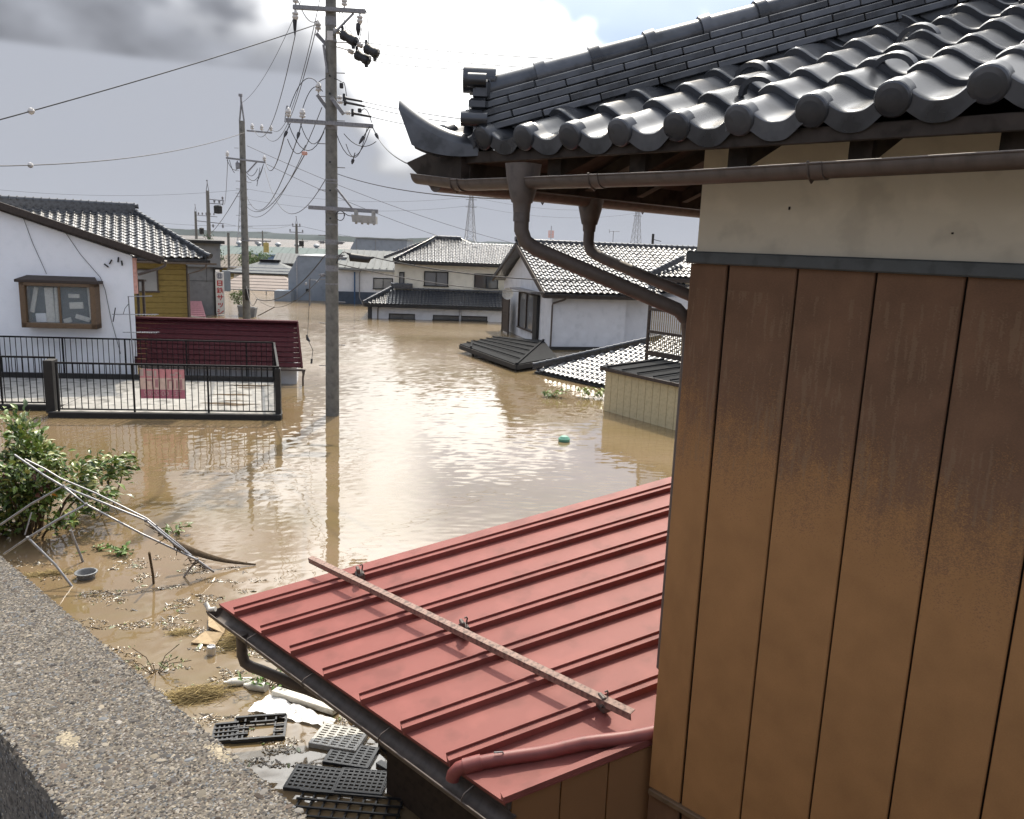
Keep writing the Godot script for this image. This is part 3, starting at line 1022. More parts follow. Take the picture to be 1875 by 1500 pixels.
func make_lean_to() -> void:
	var o := thing("lean_to", "low lean-to with red ribbed metal roof in front of the brown boarded house", "shed", HOUSE_AT, HOUSE_YAW)
	var e0 := Vector3(0, 1.2, 0.67)
	var s := Vector3(0.401, 0.183, -0.898).normalized()
	var ex := Vector3(1, 0, 0)
	var n := -ex.cross(s)
	if n.y < 0: n = -n
	n = n.normalized()
	var seams := [-3.118, -2.880, -2.524, -2.168, -1.805, -1.442, -1.077, -0.714, -0.330]
	for i in seams.size() - 1:
		var x0: float = seams[i]
		var x1: float = seams[i + 1]
		var tl := minf(4.6, (0.35 - x0) / s.x)
		var tr := minf(4.6, (0.35 - x1) / s.x)
		var p := MB.new()
		var a := e0 + ex * x0
		var b := e0 + ex * x1
		p.prism([a, b, b + s * tr, a + s * tl], -n * 0.004)
		# turned-down eave edge
		p.quad(a - n * 0.022, b - n * 0.022, b, a)
		part(o, "roof_pan", p, M.red_metal)
		var r := MB.new()
		var rb := Basis(n.cross(-s).normalized(), n, -s)
		if i < seams.size() - 1:
			var q := b - s * 0.004
			if i < seams.size() - 2:
				r.box(q + s * (tr * 0.5) + n * 0.019, Vector3(0.040, 0.040, tr), rb)
				r.box(q + s * (tr * 0.5) + n * 0.026 - rb.x * 0.024, Vector3(0.005, 0.054, tr), rb)
			else:
				r.box(q + s * (tr * 0.5) + n * 0.008 - rb.x * 0.02, Vector3(0.036, 0.04, tr), rb)
			part(o, "roof_batten", r, M.red_metal)
	# roof deck and edge boards under the metal
	var dk := MB.new()
	var a2 := e0 + ex * -3.09 - n * 0.03 + s * 0.03
	var b2 := e0 + ex * -0.36 - n * 0.03 + s * 0.03
	dk.prism([a2, b2, b2 + s * 1.6, a2 + s * 4.5], -n * 0.05)
	part(o, "roof_deck", dk, M.gutter_dark)
	# walls: front wall set back under the eave, and the near side wall
	var wl := MB.new()
	wl.prism([Vector3(-1.62, -0.5, 0.36), Vector3(-0.34, -0.5, 0.36), Vector3(-0.34, 1.19, 0.36), Vector3(-1.62, 1.19, 0.36)], Vector3(0, 0, -0.06))
	var q0 := Vector3(-0.335, -0.5, 0.62)
	var q1 := Vector3(-0.02, -0.5, -0.06)
	var sd := Vector3(-0.9, 0, -0.4).normalized() * 0.05
	part(o, "front_wall", wl, M.brown_trim)
	for i in 3:
		var u0 := i / 3.0 + 0.006
		var u1 := (i + 1) / 3.0 - 0.006
		var w0 := q0.lerp(q1, u0)
		var w1 := q0.lerp(q1, u1)
		var pb := MB.new()
		pb.prism([w0, w1, w1 + Vector3.UP * (1.68 + 0.14 * u1), w0 + Vector3.UP * (1.68 + 0.14 * u0)], sd)
		part(o, "side_panel", pb, M.board0)
	var bk := MB.new()
	bk.prism([q0 + sd * 0.6, q1 + sd * 0.6, q1 + sd * 0.6 + Vector3.UP * 1.78, q0 + sd * 0.6 + Vector3.UP * 1.66], sd * 0.6)
	part(o, "side_wall", bk, M.brown_trim)
	# open gutter along the eave with straps, and its bent outlet pipe
	var path := []
	for i in 9: path.append(Vector3(-3.18 + 2.87 * i / 8.0, 1.14 - 0.004 * i, 0.672))
	var g := part(o, "gutter", half_gutter(path, 0.060, 0.003), M.gutter)
	for gx in [-2.62, -1.95, -1.2, -0.55]:
		var st := MB.new()
		st.tube([Vector3(gx, 1.165, 0.66), Vector3(gx, 1.15, 0.72), Vector3(gx, 1.13, 0.737), Vector3(gx, 1.10, 0.73)], 0.004, 5)
		part(g, "gutter_strap", st, M.gutter)
	var dp := MB.new()
	dp.tube([Vector3(-2.80, 1.10, 0.672), Vector3(-2.80, 0.95, 0.672), Vector3(-2.79, 0.89, 0.66), Vector3(-2.76, 0.86, 0.63), Vector3(-2.70, 0.845, 0.59), Vector3(-1.75, 0.80, 0.30)], 0.036, 14)
	part(o, "downpipe", dp, M.gutter_dark)
	# verge of the far side: a small pale curled plate
	var cu := MB.new()
	cu.tube([Vector3(-3.20, 1.20, 0.73), Vector3(-3.17, 1.155, 0.72), Vector3(-3.13, 1.165, 0.69)], 0.018, 8)
	part(o, "verge_scrap", cu, M.white_board)
	# red painted drain pipe lying down the near edge into the gutter
	var rp := MB.new()
	var pp := []
	var e1 := Vector3(-0.585, 1.238, 0.60)
	var e2 := Vector3(0.03, 1.405, -0.12)
	for i in 14:
		var t := i / 13.0
		pp.append(e1.lerp(e2, t) + Vector3(0.004 * sin(9.0 * t), 0.004 * sin(14.0 * t), 0.003 * sin(21.0 * t)))
	var bend := [Vector3(-0.668, 1.15, 0.69), Vector3(-0.665, 1.18, 0.685), Vector3(-0.650, 1.207, 0.668), Vector3(-0.62, 1.226, 0.635)]
	rp.tube(bend + pp, 0.034, 16)
	var rpm := part(o, "drain_pipe", rp, M.red_metal_old)
	var rc := MB.new()
	rc.tube([Vector3(-0.628, 1.222, 0.655), Vector3(-0.575, 1.243, 0.588)], 0.0395, 16)
	part(rpm, "pipe_socket", rc, M.red_metal_old)
	var wr := MB.new()
	wr.tube([Vector3(-0.53, 1.30, 0.55), Vector3(-0.50, 1.305, 0.52), Vector3(-0.505, 1.27, 0.50), Vector3(-0.53, 1.235, 0.48)], 0.004, 6)
	part(rpm, "wire_tie", wr, M.galvanised_dull)
	# rusty snow bar on brackets
	var b0 := Vector3(-0.15, 1.447, -0.04)
	var b1 := Vector3(-2.963, 1.430, 0.043)
	var bd := (b1 - b0).normalized()
	var bar := MB.new()
	var bb := Basis((n - bd * n.dot(bd)).normalized().cross(bd).normalized(), (n - bd * n.dot(bd)).normalized(), bd)
	var mid := (b0 + b1) * 0.5
	bar.bbox(mid, Vector3(0.042, 0.005, (b1 - b0).length()), 0.001, bb)
	bar.bbox(mid - bb.y * 0.02 + bb.x * (0.0185 if bb.x.z > 0 else -0.0185), Vector3(0.005, 0.04, (b1 - b0).length()), 0.001, bb)
	var bm := part(o, "snow_bar", bar, M.rust_steel)
	for q in [[-2.515, -0.08], [-1.433, -0.078], [-0.339, -0.057]]:
		var base := Vector3(q[0], 1.2 + (0.67 - q[1]) * 0.2038 + 0.02, q[1])
		var kb := MB.new()
		kb.bbox(base + n * 0.03, Vector3(0.085, 0.055, 0.06), 0.012, Basis(n.cross(-s).normalized(), n, -s))
		kb.bbox(base + n * 0.055 - s * 0.006, Vector3(0.06, 0.075, 0.022), 0.006, Basis(n.cross(-s).normalized(), n, -s))
		kb.tube([base + n * 0.06 + s * 0.02, base + n * 0.098 + s * 0.03, base + n * 0.108 + s * 0.026, base + n * 0.104 + s * 0.012], 0.005, 6)
		part(bm, "bracket", kb, M.gutter_dark)

const LEFT_AT := Vector3(-4.776, 0.0, -16.51)   # front right corner of the flooded terrace
const LEFT_YAW := 7.5

func fence(o: Node3D, a: Vector3, b: Vector3, top: float, bottom: float, gap := 0.125, post_every := 1.44) -> void:
	# a run of black railing: two rails, thin balusters, a post now and then
	var d := b - a
	var l := d.length()
	var t := d / l
	var r := MB.new()
	r.beam(a + Vector3.UP * top, b + Vector3.UP * top, 0.045, 0.035)
	part(o, "top_rail", r, M.black_steel)
	r = MB.new()
	r.beam(a + Vector3.UP * bottom, b + Vector3.UP * bottom, 0.03, 0.025)
	part(o, "bottom_rail", r, M.black_steel)
	var bm := MB.new()
	bm.box(Vector3.ZERO, Vector3(0.014, top - bottom - 0.03, 0.014))
	var mesh := bm.mesh()
	var pm := MB.new()
	pm.box(Vector3(0, top * 0.5, 0), Vector3(0.032, top + 0.02, 0.032))
	var pmesh := pm.mesh()
	var yaw := atan2(-t.z, t.x)
	var n := int(l / gap)
	for i in n:
		inst(o, "baluster", mesh, M.black_steel, Transform3D(Basis(Vector3.UP, yaw), a + t * (gap * (i + 0.5)) + Vector3.UP * (top + bottom) * 0.5))
	var np := int(l / post_every + 0.6)
	for i in np + 1:
		inst(o, "post", pmesh, M.black_steel, Transform3D(Basis(Vector3.UP, yaw), a + t * minf(post_every * i, l)))

func make_terrace() -> void:
	var d := thing("roof_terrace", "flat white concrete terrace just above the brown water behind black railings", "terrace", LEFT_AT, LEFT_YAW)
	var b := MB.new()
	b.prism([Vector3(-4.43, 0.11, -0.01), Vector3(-0.02, 0.11, -0.01), Vector3(-0.70, 0.11, -4.02), Vector3(-4.43, 0.11, -4.02)], Vector3(0, -0.9, 0))
	b.box(Vector3(-6.6, -0.35, -2.35), Vector3(4.3, 0.92, 3.3))
	part(d, "slab", b, M.deck_top)
	b = MB.new()
	b.bbox(Vector3(-2.215, -0.4, 0.05), Vector3(4.50, 1.03, 0.11), 0.012)
	b.beam(Vector3(0.0, -0.38, -0.02), Vector3(-0.68, -0.38, -4.0), 0.09, 0.98)
	b.bbox(Vector3(-6.7, -0.4, -0.62), Vector3(4.45, 1.03, 0.11), 0.012)
	b.box(Vector3(-4.6, 0.16, -3.93), Vector3(7.7, 0.14, 0.10))
	part(d, "edge_beam", b, M.deck_edge)
	# damp patches lying on the slab: thin sheets of wet silt
	rng.seed = 91
	for i in 9:
		var p := Vector3(rng.randf_range(-2.0, -0.3), 0.114 + 0.0004 * i, rng.randf_range(-3.4, -0.4))
		var sb := MB.new()
		var r := rng.randf_range(0.12, 0.4)
		var ring := []
		for k in 14:
			var a := TAU * k / 14.0
			ring.append(p + Vector3(cos(a) * r * rng.randf_range(0.8, 2.0), 0, -sin(a) * r * rng.randf_range(0.15, 0.4)))
		sb.prism(ring, Vector3(0, -0.003, 0))
		part(d, "silt_patch", sb, M.twig)
	var f := thing("railing", "black steel railing along the front and right side of the flooded terrace", "railing", LEFT_AT, LEFT_YAW)
	fence(f, Vector3(-4.30, 0.10, -0.03), Vector3(-0.03, 0.10, -0.03), 0.985, 0.055)
	fence(f, Vector3(-0.03, 0.10, -0.03), Vector3(-0.72, 0.10, -3.98), 0.985, 0.055, 0.125, 1.3)
	b = MB.new()
	b.bbox(Vector3(-4.45, 0.6, -0.14), Vector3(0.17, 1.06, 0.30), 0.01)
	part(f, "end_pillar", b, M.deck_edge)
	b = MB.new()
	b.bbox(Vector3(-0.04, 0.58, -0.06), Vector3(0.11, 0.96, 0.13), 0.008)
	part(f, "corner_pillar", b, M.deck_edge)
	var g := thing("railing", "black railing at the back of the terrace before the white wall", "railing", LEFT_AT, LEFT_YAW)
	fence(g, Vector3(-8.6, 0.12, -4.0), Vector3(-0.76, 0.12, -4.0), 0.97, 0.06)
	var h := thing("railing", "short black railing set back left of the broad black pillar", "railing", LEFT_AT, LEFT_YAW)
	fence(h, Vector3(-8.5, 0.10, -0.62), Vector3(-4.56, 0.10, -0.62), 1.0, 0.06)
	# thin banner tied behind the front railing; its print is on the far side and shows through reversed
	var bn := thing("banner", "pink notice banner tied to the front railing, its print reversed", "banner", LEFT_AT, LEFT_YAW)
	b = MB.new()
	b.box(Vector3(-2.315, 0.90, -0.058), Vector3(0.87, 0.18, 0.004))
	part(bn, "top_panel", b, M.banner)
	b = MB.new()
	b.box(Vector3(-2.315, 0.692, -0.058), Vector3(0.87, 0.236, 0.004))
	part(bn, "middle_panel", b, M.banner_pale)
	b = MB.new()
	b.box(Vector3(-2.315, 0.482, -0.058), Vector3(0.87, 0.184, 0.004))
	part(bn, "bottom_panel", b, M.banner_deep)
	var lt := MB.new()
	for q in [[-2.70, 0.92, 0.07, 0.15], [-2.55, 0.90, 0.11, 0.11], [-2.44, 0.90, 0.05, 0.13], [-2.10, 0.88, 0.10, 0.035], [-2.02, 0.92, 0.09, 0.03], [-1.96, 0.865, 0.05, 0.05]]:
		lt.box(Vector3(q[0], q[1], -0.0535), Vector3(q[2], q[3], 0.003))
	part(bn, "print_block", lt, M.banner_pale)
	lt = MB.new()
	for q in [[-2.62, 0.69, 0.028, 0.19], [-2.56, 0.765, 0.12, 0.03], [-2.50, 0.69, 0.028, 0.19], [-2.42, 0.70, 0.06, 0.17], [-2.20, 0.69, 0.03, 0.19], [-2.16, 0.77, 0.09, 0.03], [-2.10, 0.69, 0.03, 0.19], [-2.03, 0.69, 0.03, 0.17], [-1.95, 0.69, 0.05, 0.20]]:
		lt.box(Vector3(q[0], q[1], -0.0535), Vector3(q[2], q[3], 0.003))
	part(bn, "print_stroke", lt, M.banner)
	var tm := TextMesh.new()
	var sf := SystemFont.new()
	sf.font_names = PackedStringArray(["Droid Sans"])
	tm.font = sf
	tm.font_size = 26
	tm.pixel_size = 0.0052
	tm.depth = 0.003
	tm.text = "TEL 60-2282"
	inst(bn, "print_number", tm, M.banner_pale, Transform3D(Basis(Vector3.UP, PI), Vector3(-2.315, 0.495, -0.0545)))

func make_white_house() -> void:
	var o := thing("white_house", "white stucco house at left with a brown box window and steep dark verge", "house", LEFT_AT, LEFT_YAW)
	var b := MB.new()
	var sk := Vector3(-1.75, 0, -5.0)
	b.prism([Vector3(-10.5, -1, -4.2), Vector3(-4.07, -1, -4.2), Vector3(-4.07, 3.10, -4.2), Vector3(-10.5, 5.15, -4.2)], sk)
	part(o, "wall", b, M.white_wall)
	b = MB.new()
	b.prism([Vector3(-10.5, 5.36, -3.98), Vector3(-10.5, 5.16, -3.98), Vector3(-3.36, 2.93, -3.98), Vector3(-3.29, 3.07, -3.98)], sk * 1.03)
	part(o, "roof", b, M.dark_wood)
	b = MB.new()
	b.prism([Vector3(-10.5, 5.38, -3.95), Vector3(-10.5, 5.20, -3.95), Vector3(-3.34, 2.975, -3.95), Vector3(-3.26, 3.10, -3.95)], Vector3(0, 0, -0.05))
	part(o, "verge_board", b, M.brown_trim)
	b = MB.new()
	b.tube([Vector3(-3.22, 3.02, -3.94), Vector3(-3.26, 2.90, -4.0), Vector3(-3.40, 2.83, -4.05), Vector3(-3.95, 2.66, -4.25)], 0.035, 8)
	part(o, "downpipe", b, M.gutter_dark)
	# box window standing out from the wall
	var w := MB.new()
	w.bbox(Vector3(-5.71, 2.44, -4.06), Vector3(1.88, 0.07, 0.42), 0.008)
	w.prism([Vector3(-6.64, 2.475, -3.86), Vector3(-4.78, 2.475, -3.86), Vector3(-4.95, 2.56, -4.2), Vector3(-6.5, 2.56, -4.2)], Vector3(0, -0.03, -0.02))
	part(o, "window_hood", w, M.brown_trim)
	w = MB.new()
	for q in [[Vector3(-6.50, 1.87, -4.03), Vector3(0.12, 1.08, 0.34)], [Vector3(-4.92, 1.87, -4.03), Vector3(0.12, 1.08, 0.34)], [Vector3(-5.71, 1.39, -4.03), Vector3(1.70, 0.12, 0.34)], [Vector3(-5.71, 2.37, -4.03), Vector3(1.70, 0.08, 0.34)]]:
		w.bbox(q[0], q[1], 0.008)
	var fr := part(o, "window_frame", w, M.window_brown)
	w = MB.new()
	w.bbox(Vector3(-5.69, 1.89, -3.93), Vector3(0.05, 0.90, 0.04), 0.005)
	part(fr, "mullion", w, M.window_brown)
	for x in [-6.065, -5.325]:
		w = MB.new()
		w.box(Vector3(x, 1.89, -3.935), Vector3(0.70, 0.88, 0.004))
		part(fr, "pane", w, M.pane)
	w = MB.new()
	w.box(Vector3(-5.71, 1.88, -4.19), Vector3(1.6, 1.0, 0.012))
	part(fr, "backing", w, M.interior)
	for q in [[-6.33, 1.98, 0.10, 0.62, -0.22], [-5.98, 1.86, 0.20, 0.86, 0.02], [-5.83, 1.86, 0.07, 0.86, 0.0], [-5.42, 2.10, 0.26, 0.10, 0.0], [-5.38, 1.87, 0.32, 0.16, 0.05], [-6.2, 1.55, 0.24, 0.22, 0.06], [-5.25, 1.57, 0.34, 0.11, -0.28], [-5.6, 1.50, 0.18, 0.12, 0.3], [-5.05, 1.95, 0.10, 0.85, 0.04]]:
		w = MB.new()
		w.bbox(Vector3(q[0], q[1], -4.10), Vector3(q[2], q[3], 0.05), 0.012, Basis(Vector3.BACK, q[4]))
		part(fr, "stored_cloth", w, M.curtain if q[0] != -6.2 else M.white_wall)
	# two thin dark lines down the wall, drawn as slim tubes
	for q in [[Vector3(-6.49, 3.95, -4.185), Vector3(-6.30, 3.30, -4.18), Vector3(-6.04, 2.60, -4.17)], [Vector3(-5.60, 3.67, -4.185), Vector3(-5.25, 3.10, -4.18), Vector3(-4.82, 2.56, -4.18), Vector3(-4.73, 2.27, -4.18), Vector3(-4.62, 1.5, -4.18), Vector3(-4.45, 0.7, -4.18)]]:
		w = MB.new()
		w.tube(q, 0.006, 5)
		part(o, "wall_line", w, M.cable)
	# hooks and bits of bracket high on the wall
	w = MB.new()
	for q in [[-4.56, 2.94, 0.5], [-4.66, 2.85, -0.9], [-4.38, 3.0, 0.15], [-4.30, 2.92, -0.1]]:
		w.box(Vector3(q[0], q[1], -4.16), Vector3(0.02, 0.12, 0.05), Basis(Vector3.BACK, -q[2]))
	part(o, "wall_hook", w, M.black_steel)
	# salmon strip on the return of the wall and a brown framed side window
	w = MB.new()
	w.box(Vector3(-4.04, 2.62, -4.24), Vector3(0.10, 0.86, 0.06))
	part(o, "salmon_strip", w, M.salmon)
	w = MB.new()
	w.bbox(Vector3(-4.27, 1.98, -5.15), Vector3(0.06, 0.95, 0.06), 0.01)
	w.bbox(Vector3(-4.15, 2.0, -5.2), Vector3(0.06, 0.98, 0.07), 0.01)
	w.box(Vector3(-4.23, 2.46, -5.18), Vector3(0.28, 0.05, 0.2))
	part(o, "side_window", w, M.brown_trim)
	# television aerial on the terrace
	var a := thing("aerial", "thin television aerial mast with three white pronged arms by the white wall", "antenna", LEFT_AT, LEFT_YAW)
	b = MB.new()
	b.cyl(Vector3(-4.06, 0.1, -3.9), Vector3(-4.11, 2.15, -3.9), 0.014, 8)
	part(a, "mast", b, M.galvanised_dull)
	for q in [[2.14, -4.12, -3.55, 0], [1.70, -4.50, -3.42, 7], [1.27, -4.28, -3.42, 9]]:
		b = MB.new()
		b.cyl(Vector3(q[1], q[0], -3.9), Vector3(q[2], q[0] + 0.03, -3.86), 0.011, 6)
		for k in q[3]:
			var x: float = lerpf(-3.9, q[2], k / float(q[3]))
			b.cyl(Vector3(x, q[0] + 0.015, -3.99), Vector3(x, q[0] + 0.015, -3.75), 0.005, 5)
		part(a, "arm", b, M.galvanised)
	b = MB.new()
	b.cyl(Vector3(-4.49, 1.52, -3.9), Vector3(-4.42, 1.86, -3.9), 0.012, 6)
	b.tube([Vector3(-4.25, 1.70, -3.9), Vector3(-4.2, 1.85, -3.9), Vector3(-4.1, 1.98, -3.9)], 0.007, 5)
	part(a, "reflector", b, M.black_steel)

func make_maroon_shed() -> void:
	var o := thing("maroon_roof_shed", "long shed under a stepped maroon metal roof behind the terrace railing", "shed", LEFT_AT, LEFT_YAW)
	var el := Vector3(-4.1, 0.47, -4.08)
	var er := Vector3(-0.07, 0.45, -4.08)
	var tl := Vector3(-4.31, 1.53, -4.9)
	var tr := Vector3(-0.28, 1.50, -4.9)
	var n := 9
	for i in n:
		var u0 := i / float(n)
		var u1 := (i + 1) / float(n)
		var a := el.lerp(tl, u0) + Vector3(0, 0.030, 0)
		var b := er.lerp(tr, u0) + Vector3(0, 0.030, 0)
		var c := er.lerp(tr, u1)
		var d := el.lerp(tl, u1)
		var p := MB.new()
		p.prism([a, b, c, d], Vector3(0, -0.024, 0))
		part(o, "roof_course", p, M.maroon_roof)
	var p := MB.new()
	p.bbox((tl + tr) * 0.5 + Vector3(0, 0.02, 0), Vector3((tr - tl).length() + 0.05, 0.06, 0.22), 0.01)
	p.beam(er + Vector3(0.01, 0.01, 0), tr + Vector3(0.01, 0.01, 0), 0.05, 0.07)
	part(o, "ridge_cap", p, M.maroon_roof)
	p = MB.new()
	p.prism([Vector3(-4.0, -0.6, -4.3), Vector3(-0.22, -0.6, -4.3), Vector3(-0.22, 0.42, -4.3), Vector3(-4.0, 0.42, -4.3)], Vector3(-0.1, 0, -1.1))
	p.prism([Vector3(-0.30, 0.3, -4.3), Vector3(-0.40, 0.3, -5.4), Vector3(-0.36, 1.40, -4.9)], Vector3(-3.6, 0, 0))
	part(o, "wall", p, M.grey_white_wall)
	p = MB.new()
	p.beam(Vector3(-4.0, 0.41, -4.05), Vector3(0.03, 0.40, -4.05), 0.07, 0.05)
	p.tube([Vector3(-0.02, 0.40, -4.05), Vector3(-0.02, 0.30, -4.05), Vector3(-0.04, 0.18, -4.08), Vector3(-0.04, -0.3, -4.08)], [0.05, 0.03, 0.025, 0.025], 8)
	part(o, "gutter", p, M.gutter_dark)

func tile_roof(o: Node3D, base: Vector3, x: Vector3, s: Vector3, poly: Array, pitch: float, course: float, singly: bool, mats: Array) -> void:
	# wavy tiles over the polygon (metres along the eave, metres up the slope)
	var n := s.cross(-x).normalized()
	if n.y < 0: n = -n
	var bs := Basis(x, n, -s)
	var pg := PackedVector2Array(poly)
	var lo := Vector2(1e9, 1e9)
	var hi := -lo
	for q in poly:
		lo = lo.min(q); hi = hi.max(q)
	var tm := tile_mesh(pitch, course * 1.3, pitch * 0.2, 8, course * 0.16, 0.018)
	var ts := []
	var xx := lo.x + pitch * 0.3
	while xx < hi.x:
		var yy := 0.0
		while yy < hi.y:
			if Geometry2D.is_point_in_polygon(Vector2(xx + pitch * 0.4, yy + course * 0.45), pg):
				ts.append(Transform3D(bs * Basis(Vector3.FORWARD, rng.randf_range(-0.025, 0.025)) * Basis(Vector3.RIGHT, rng.randf_range(-0.02, 0.02)), base + x * xx + s * yy + n * 0.01))
			yy += course
		xx += pitch
	if singly:
		for t in ts: inst(o, "roof_tile", tm, mats[rng.randi() % mats.size()], t)
	else:
		many(o, "tile_field", tm, mats[0], ts)
	var d := MB.new()
	var ring := []
	for q in poly: ring.append(base + x * q.x + s * q.y)
	d.prism(ring, -n * 0.08)
	part(o, "roof_deck", d, M.roof_far)

func ridge(o: Node3D, a: Vector3, b: Vector3, w := 0.2, h := 0.2, m: Material = null, cap := 0.25) -> void:
	if m == null: m = M.kawara
	var d := (b - a).normalized()
	var l := (b - a).length()
	var r := MB.new()
	for k in 4:
		var y := h * (k + 0.5) / 4.0
		var ww := w * (1.0 - 0.12 * k)
		r.beam(a + Vector3.UP * y, b + Vector3.UP * y, ww, h / 4.0 - 0.008)
	r.beam(a + Vector3.UP * h * 0.45, b + Vector3.UP * h * 0.45, w * 0.5, h * 0.9)
	var ri := part(o, "ridge", r, m)
	var c := MB.new()
	var n := int(l / cap)
	for i in n:
		var p := a + d * (l * i / n) + Vector3.UP * h
		var q := a + d * (l * (i + 1) / n) + Vector3.UP * h
		c.tube([p, p.lerp(q, 0.18), p.lerp(q, 0.2), q], [w * 0.40, w * 0.40, w * 0.32, w * 0.30], 8)
	part(ri, "ridge_cap", c, m, true)

func window(o: Node3D, p: Vector3, w: float, h: float, bs := Basis(), m_frame: Material = null, m_pane: Material = null, cols := 2, out := 0.05) -> void:
	# an aluminium window: four frame bars, sashes and panes set back between them; p is its centre on the wall plane
	if m_frame == null: m_frame = M.black_steel
	if m_pane == null: m_pane = M.glass_dark
	var f := MB.new()
	f.xf = Transform3D(bs, p)
	var t := 0.05
	f.box(Vector3(0, h * 0.5 - t * 0.5, out * 0.5), Vector3(w, t, out))
	f.box(Vector3(0, -h * 0.5 + t * 0.5, out * 0.5 + 0.01), Vector3(w + 0.06, t, out + 0.02))
	f.box(Vector3(-w * 0.5 + t * 0.5, 0, out * 0.5), Vector3(t, h - 2 * t, out))
	f.box(Vector3(w * 0.5 - t * 0.5, 0, out * 0.5), Vector3(t, h - 2 * t, out))
	for k in range(1, cols): f.box(Vector3(-w * 0.5 + w * k / cols, 0, out * 0.4), Vector3(0.035, h - 2 * t, out * 0.8))
	var fr := part(o, "window", f, m_frame)
	for k in cols:
		var g := MB.new()
		g.xf = Transform3D(bs, p)
		g.box(Vector3(-w * 0.5 + w * (k + 0.5) / cols, 0, 0.012), Vector3(w / cols - 0.04, h - 2 * t, 0.02))
		part(fr, "pane", g, m_pane)

func make_yellow_house() -> void:
	var at := Vector3(-11.99, 0, -30)
	var o := thing("ochre_house", "ochre boarded house with glinting dark tile roof behind the white house", "house", at, 24.0)
	# horizontal boards over the wall body
	var b := MB.new()
	b.box(Vector3(-4.0, 0.8, -3.5), Vector3(7.96, 3.7, 6.96))
	part(o, "wall", b, M.ochre_wall)
	for i in 15:
		var y := -0.4 + 0.2 * i
		b = MB.new()
		b.bbox(Vector3(-2.0, y + 0.1, 0.0), Vector3(4.0, 0.19, 0.03), 0.008)
		part(o, "board", b, M.ochre_wall)
	b = MB.new()
	b.box(Vector3(0.01, 0.9, -0.03), Vector3(0.06, 3.3, 0.12))
	part(o, "corner_trim", b, M.brown_trim)
	window(o, Vector3(-1.32, 1.97, 0.02), 0.74, 0.82, Basis(), M.brown_trim, M.glass_grey, 1, 0.06)
	# hipped roof
	var s := Vector3(0, 0.475, -1).normalized()
	var base := Vector3(0, 2.78, 0.42)
	rng.seed = 15
	tile_roof(o, base, Vector3.RIGHT, s, [Vector2(-5.6, 0), Vector2(0.72, 0), Vector2(-1.66, 3.68), Vector2(-5.6, 3.68)], 0.265, 0.235, true, [M.kawara, M.kawara_pale, M.kawara_dark])
	var e := MB.new()
	e.prism([Vector3(0.72, 2.74, 0.42), Vector3(-1.66, 4.30, -2.88), Vector3(-1.66, 4.30, -3.2), Vector3(0.72, 2.74, -6.4)], Vector3(0, -0.06, 0))
	part(o, "side_slope", e, M.roof_far)
	ridge(o, Vector3(0.74, 2.80, 0.44), Vector3(-1.72, 4.36, -2.92), 0.20, 0.15)
	ridge(o, Vector3(-1.62, 4.14, -2.86), Vector3(-7.0, 4.17, -2.86), 0.30, 0.50)
	e = MB.new()
	e.tube([Vector3(0.82, 2.92, 0.52), Vector3(0.70, 2.96, 0.40)], [0.10, 0.07], 10)
	part(o, "ridge_end_tile", e, M.kawara_dark)
	e = MB.new()
	e.tube([Vector3(-1.5, 4.62, -2.9), Vector3(-1.7, 4.60, -2.9)], [0.10, 0.07], 10)
	part(o, "ridge_end_tile", e, M.kawara_dark)
	e = MB.new()
	e.box(Vector3(-2.2, 2.68, 0.36), Vector3(6.0, 0.16, 0.06))
	e.box(Vector3(-2.2, 2.66, 0.12), Vector3(5.9, 0.05, 0.5))
	part(o, "eave", e, M.dark_wood)
	e = MB.new()
	var gp := []
	for i in 5: gp.append(Vector3(-5.0 + 1.5 * i, 2.66, 0.47))
	part(o, "gutter", half_gutter(gp, 0.06, 0.006), M.gutter_dark)
	e.tube([Vector3(0.66, 2.60, 0.47), Vector3(0.62, 2.48, 0.42), Vector3(0.48, 2.40, 0.3), Vector3(0.06, 2.24, 0.06), Vector3(0.05, -0.3, 0.05)], 0.035, 8)
	part(o, "downpipe", e, M.gutter_dark)

func stroke(b: MB, x0: float, y0: float, x1: float, y1: float, w := 0.09) -> void:
	w *= 1.35
	# one brush stroke of a sign, in a unit square, 4 mm proud
	var p := Vector3(x0, y0, 0)
	var q := Vector3(x1, y1, 0)
	var d := (q - p).normalized()
	var s := Vector3(-d.y, d.x, 0) * w * 0.5
	p -= d * w * 0.3; q += d * w * 0.3
	b.prism([p - s, q - s, q + s, p + s], Vector3(0, 0, -0.03))

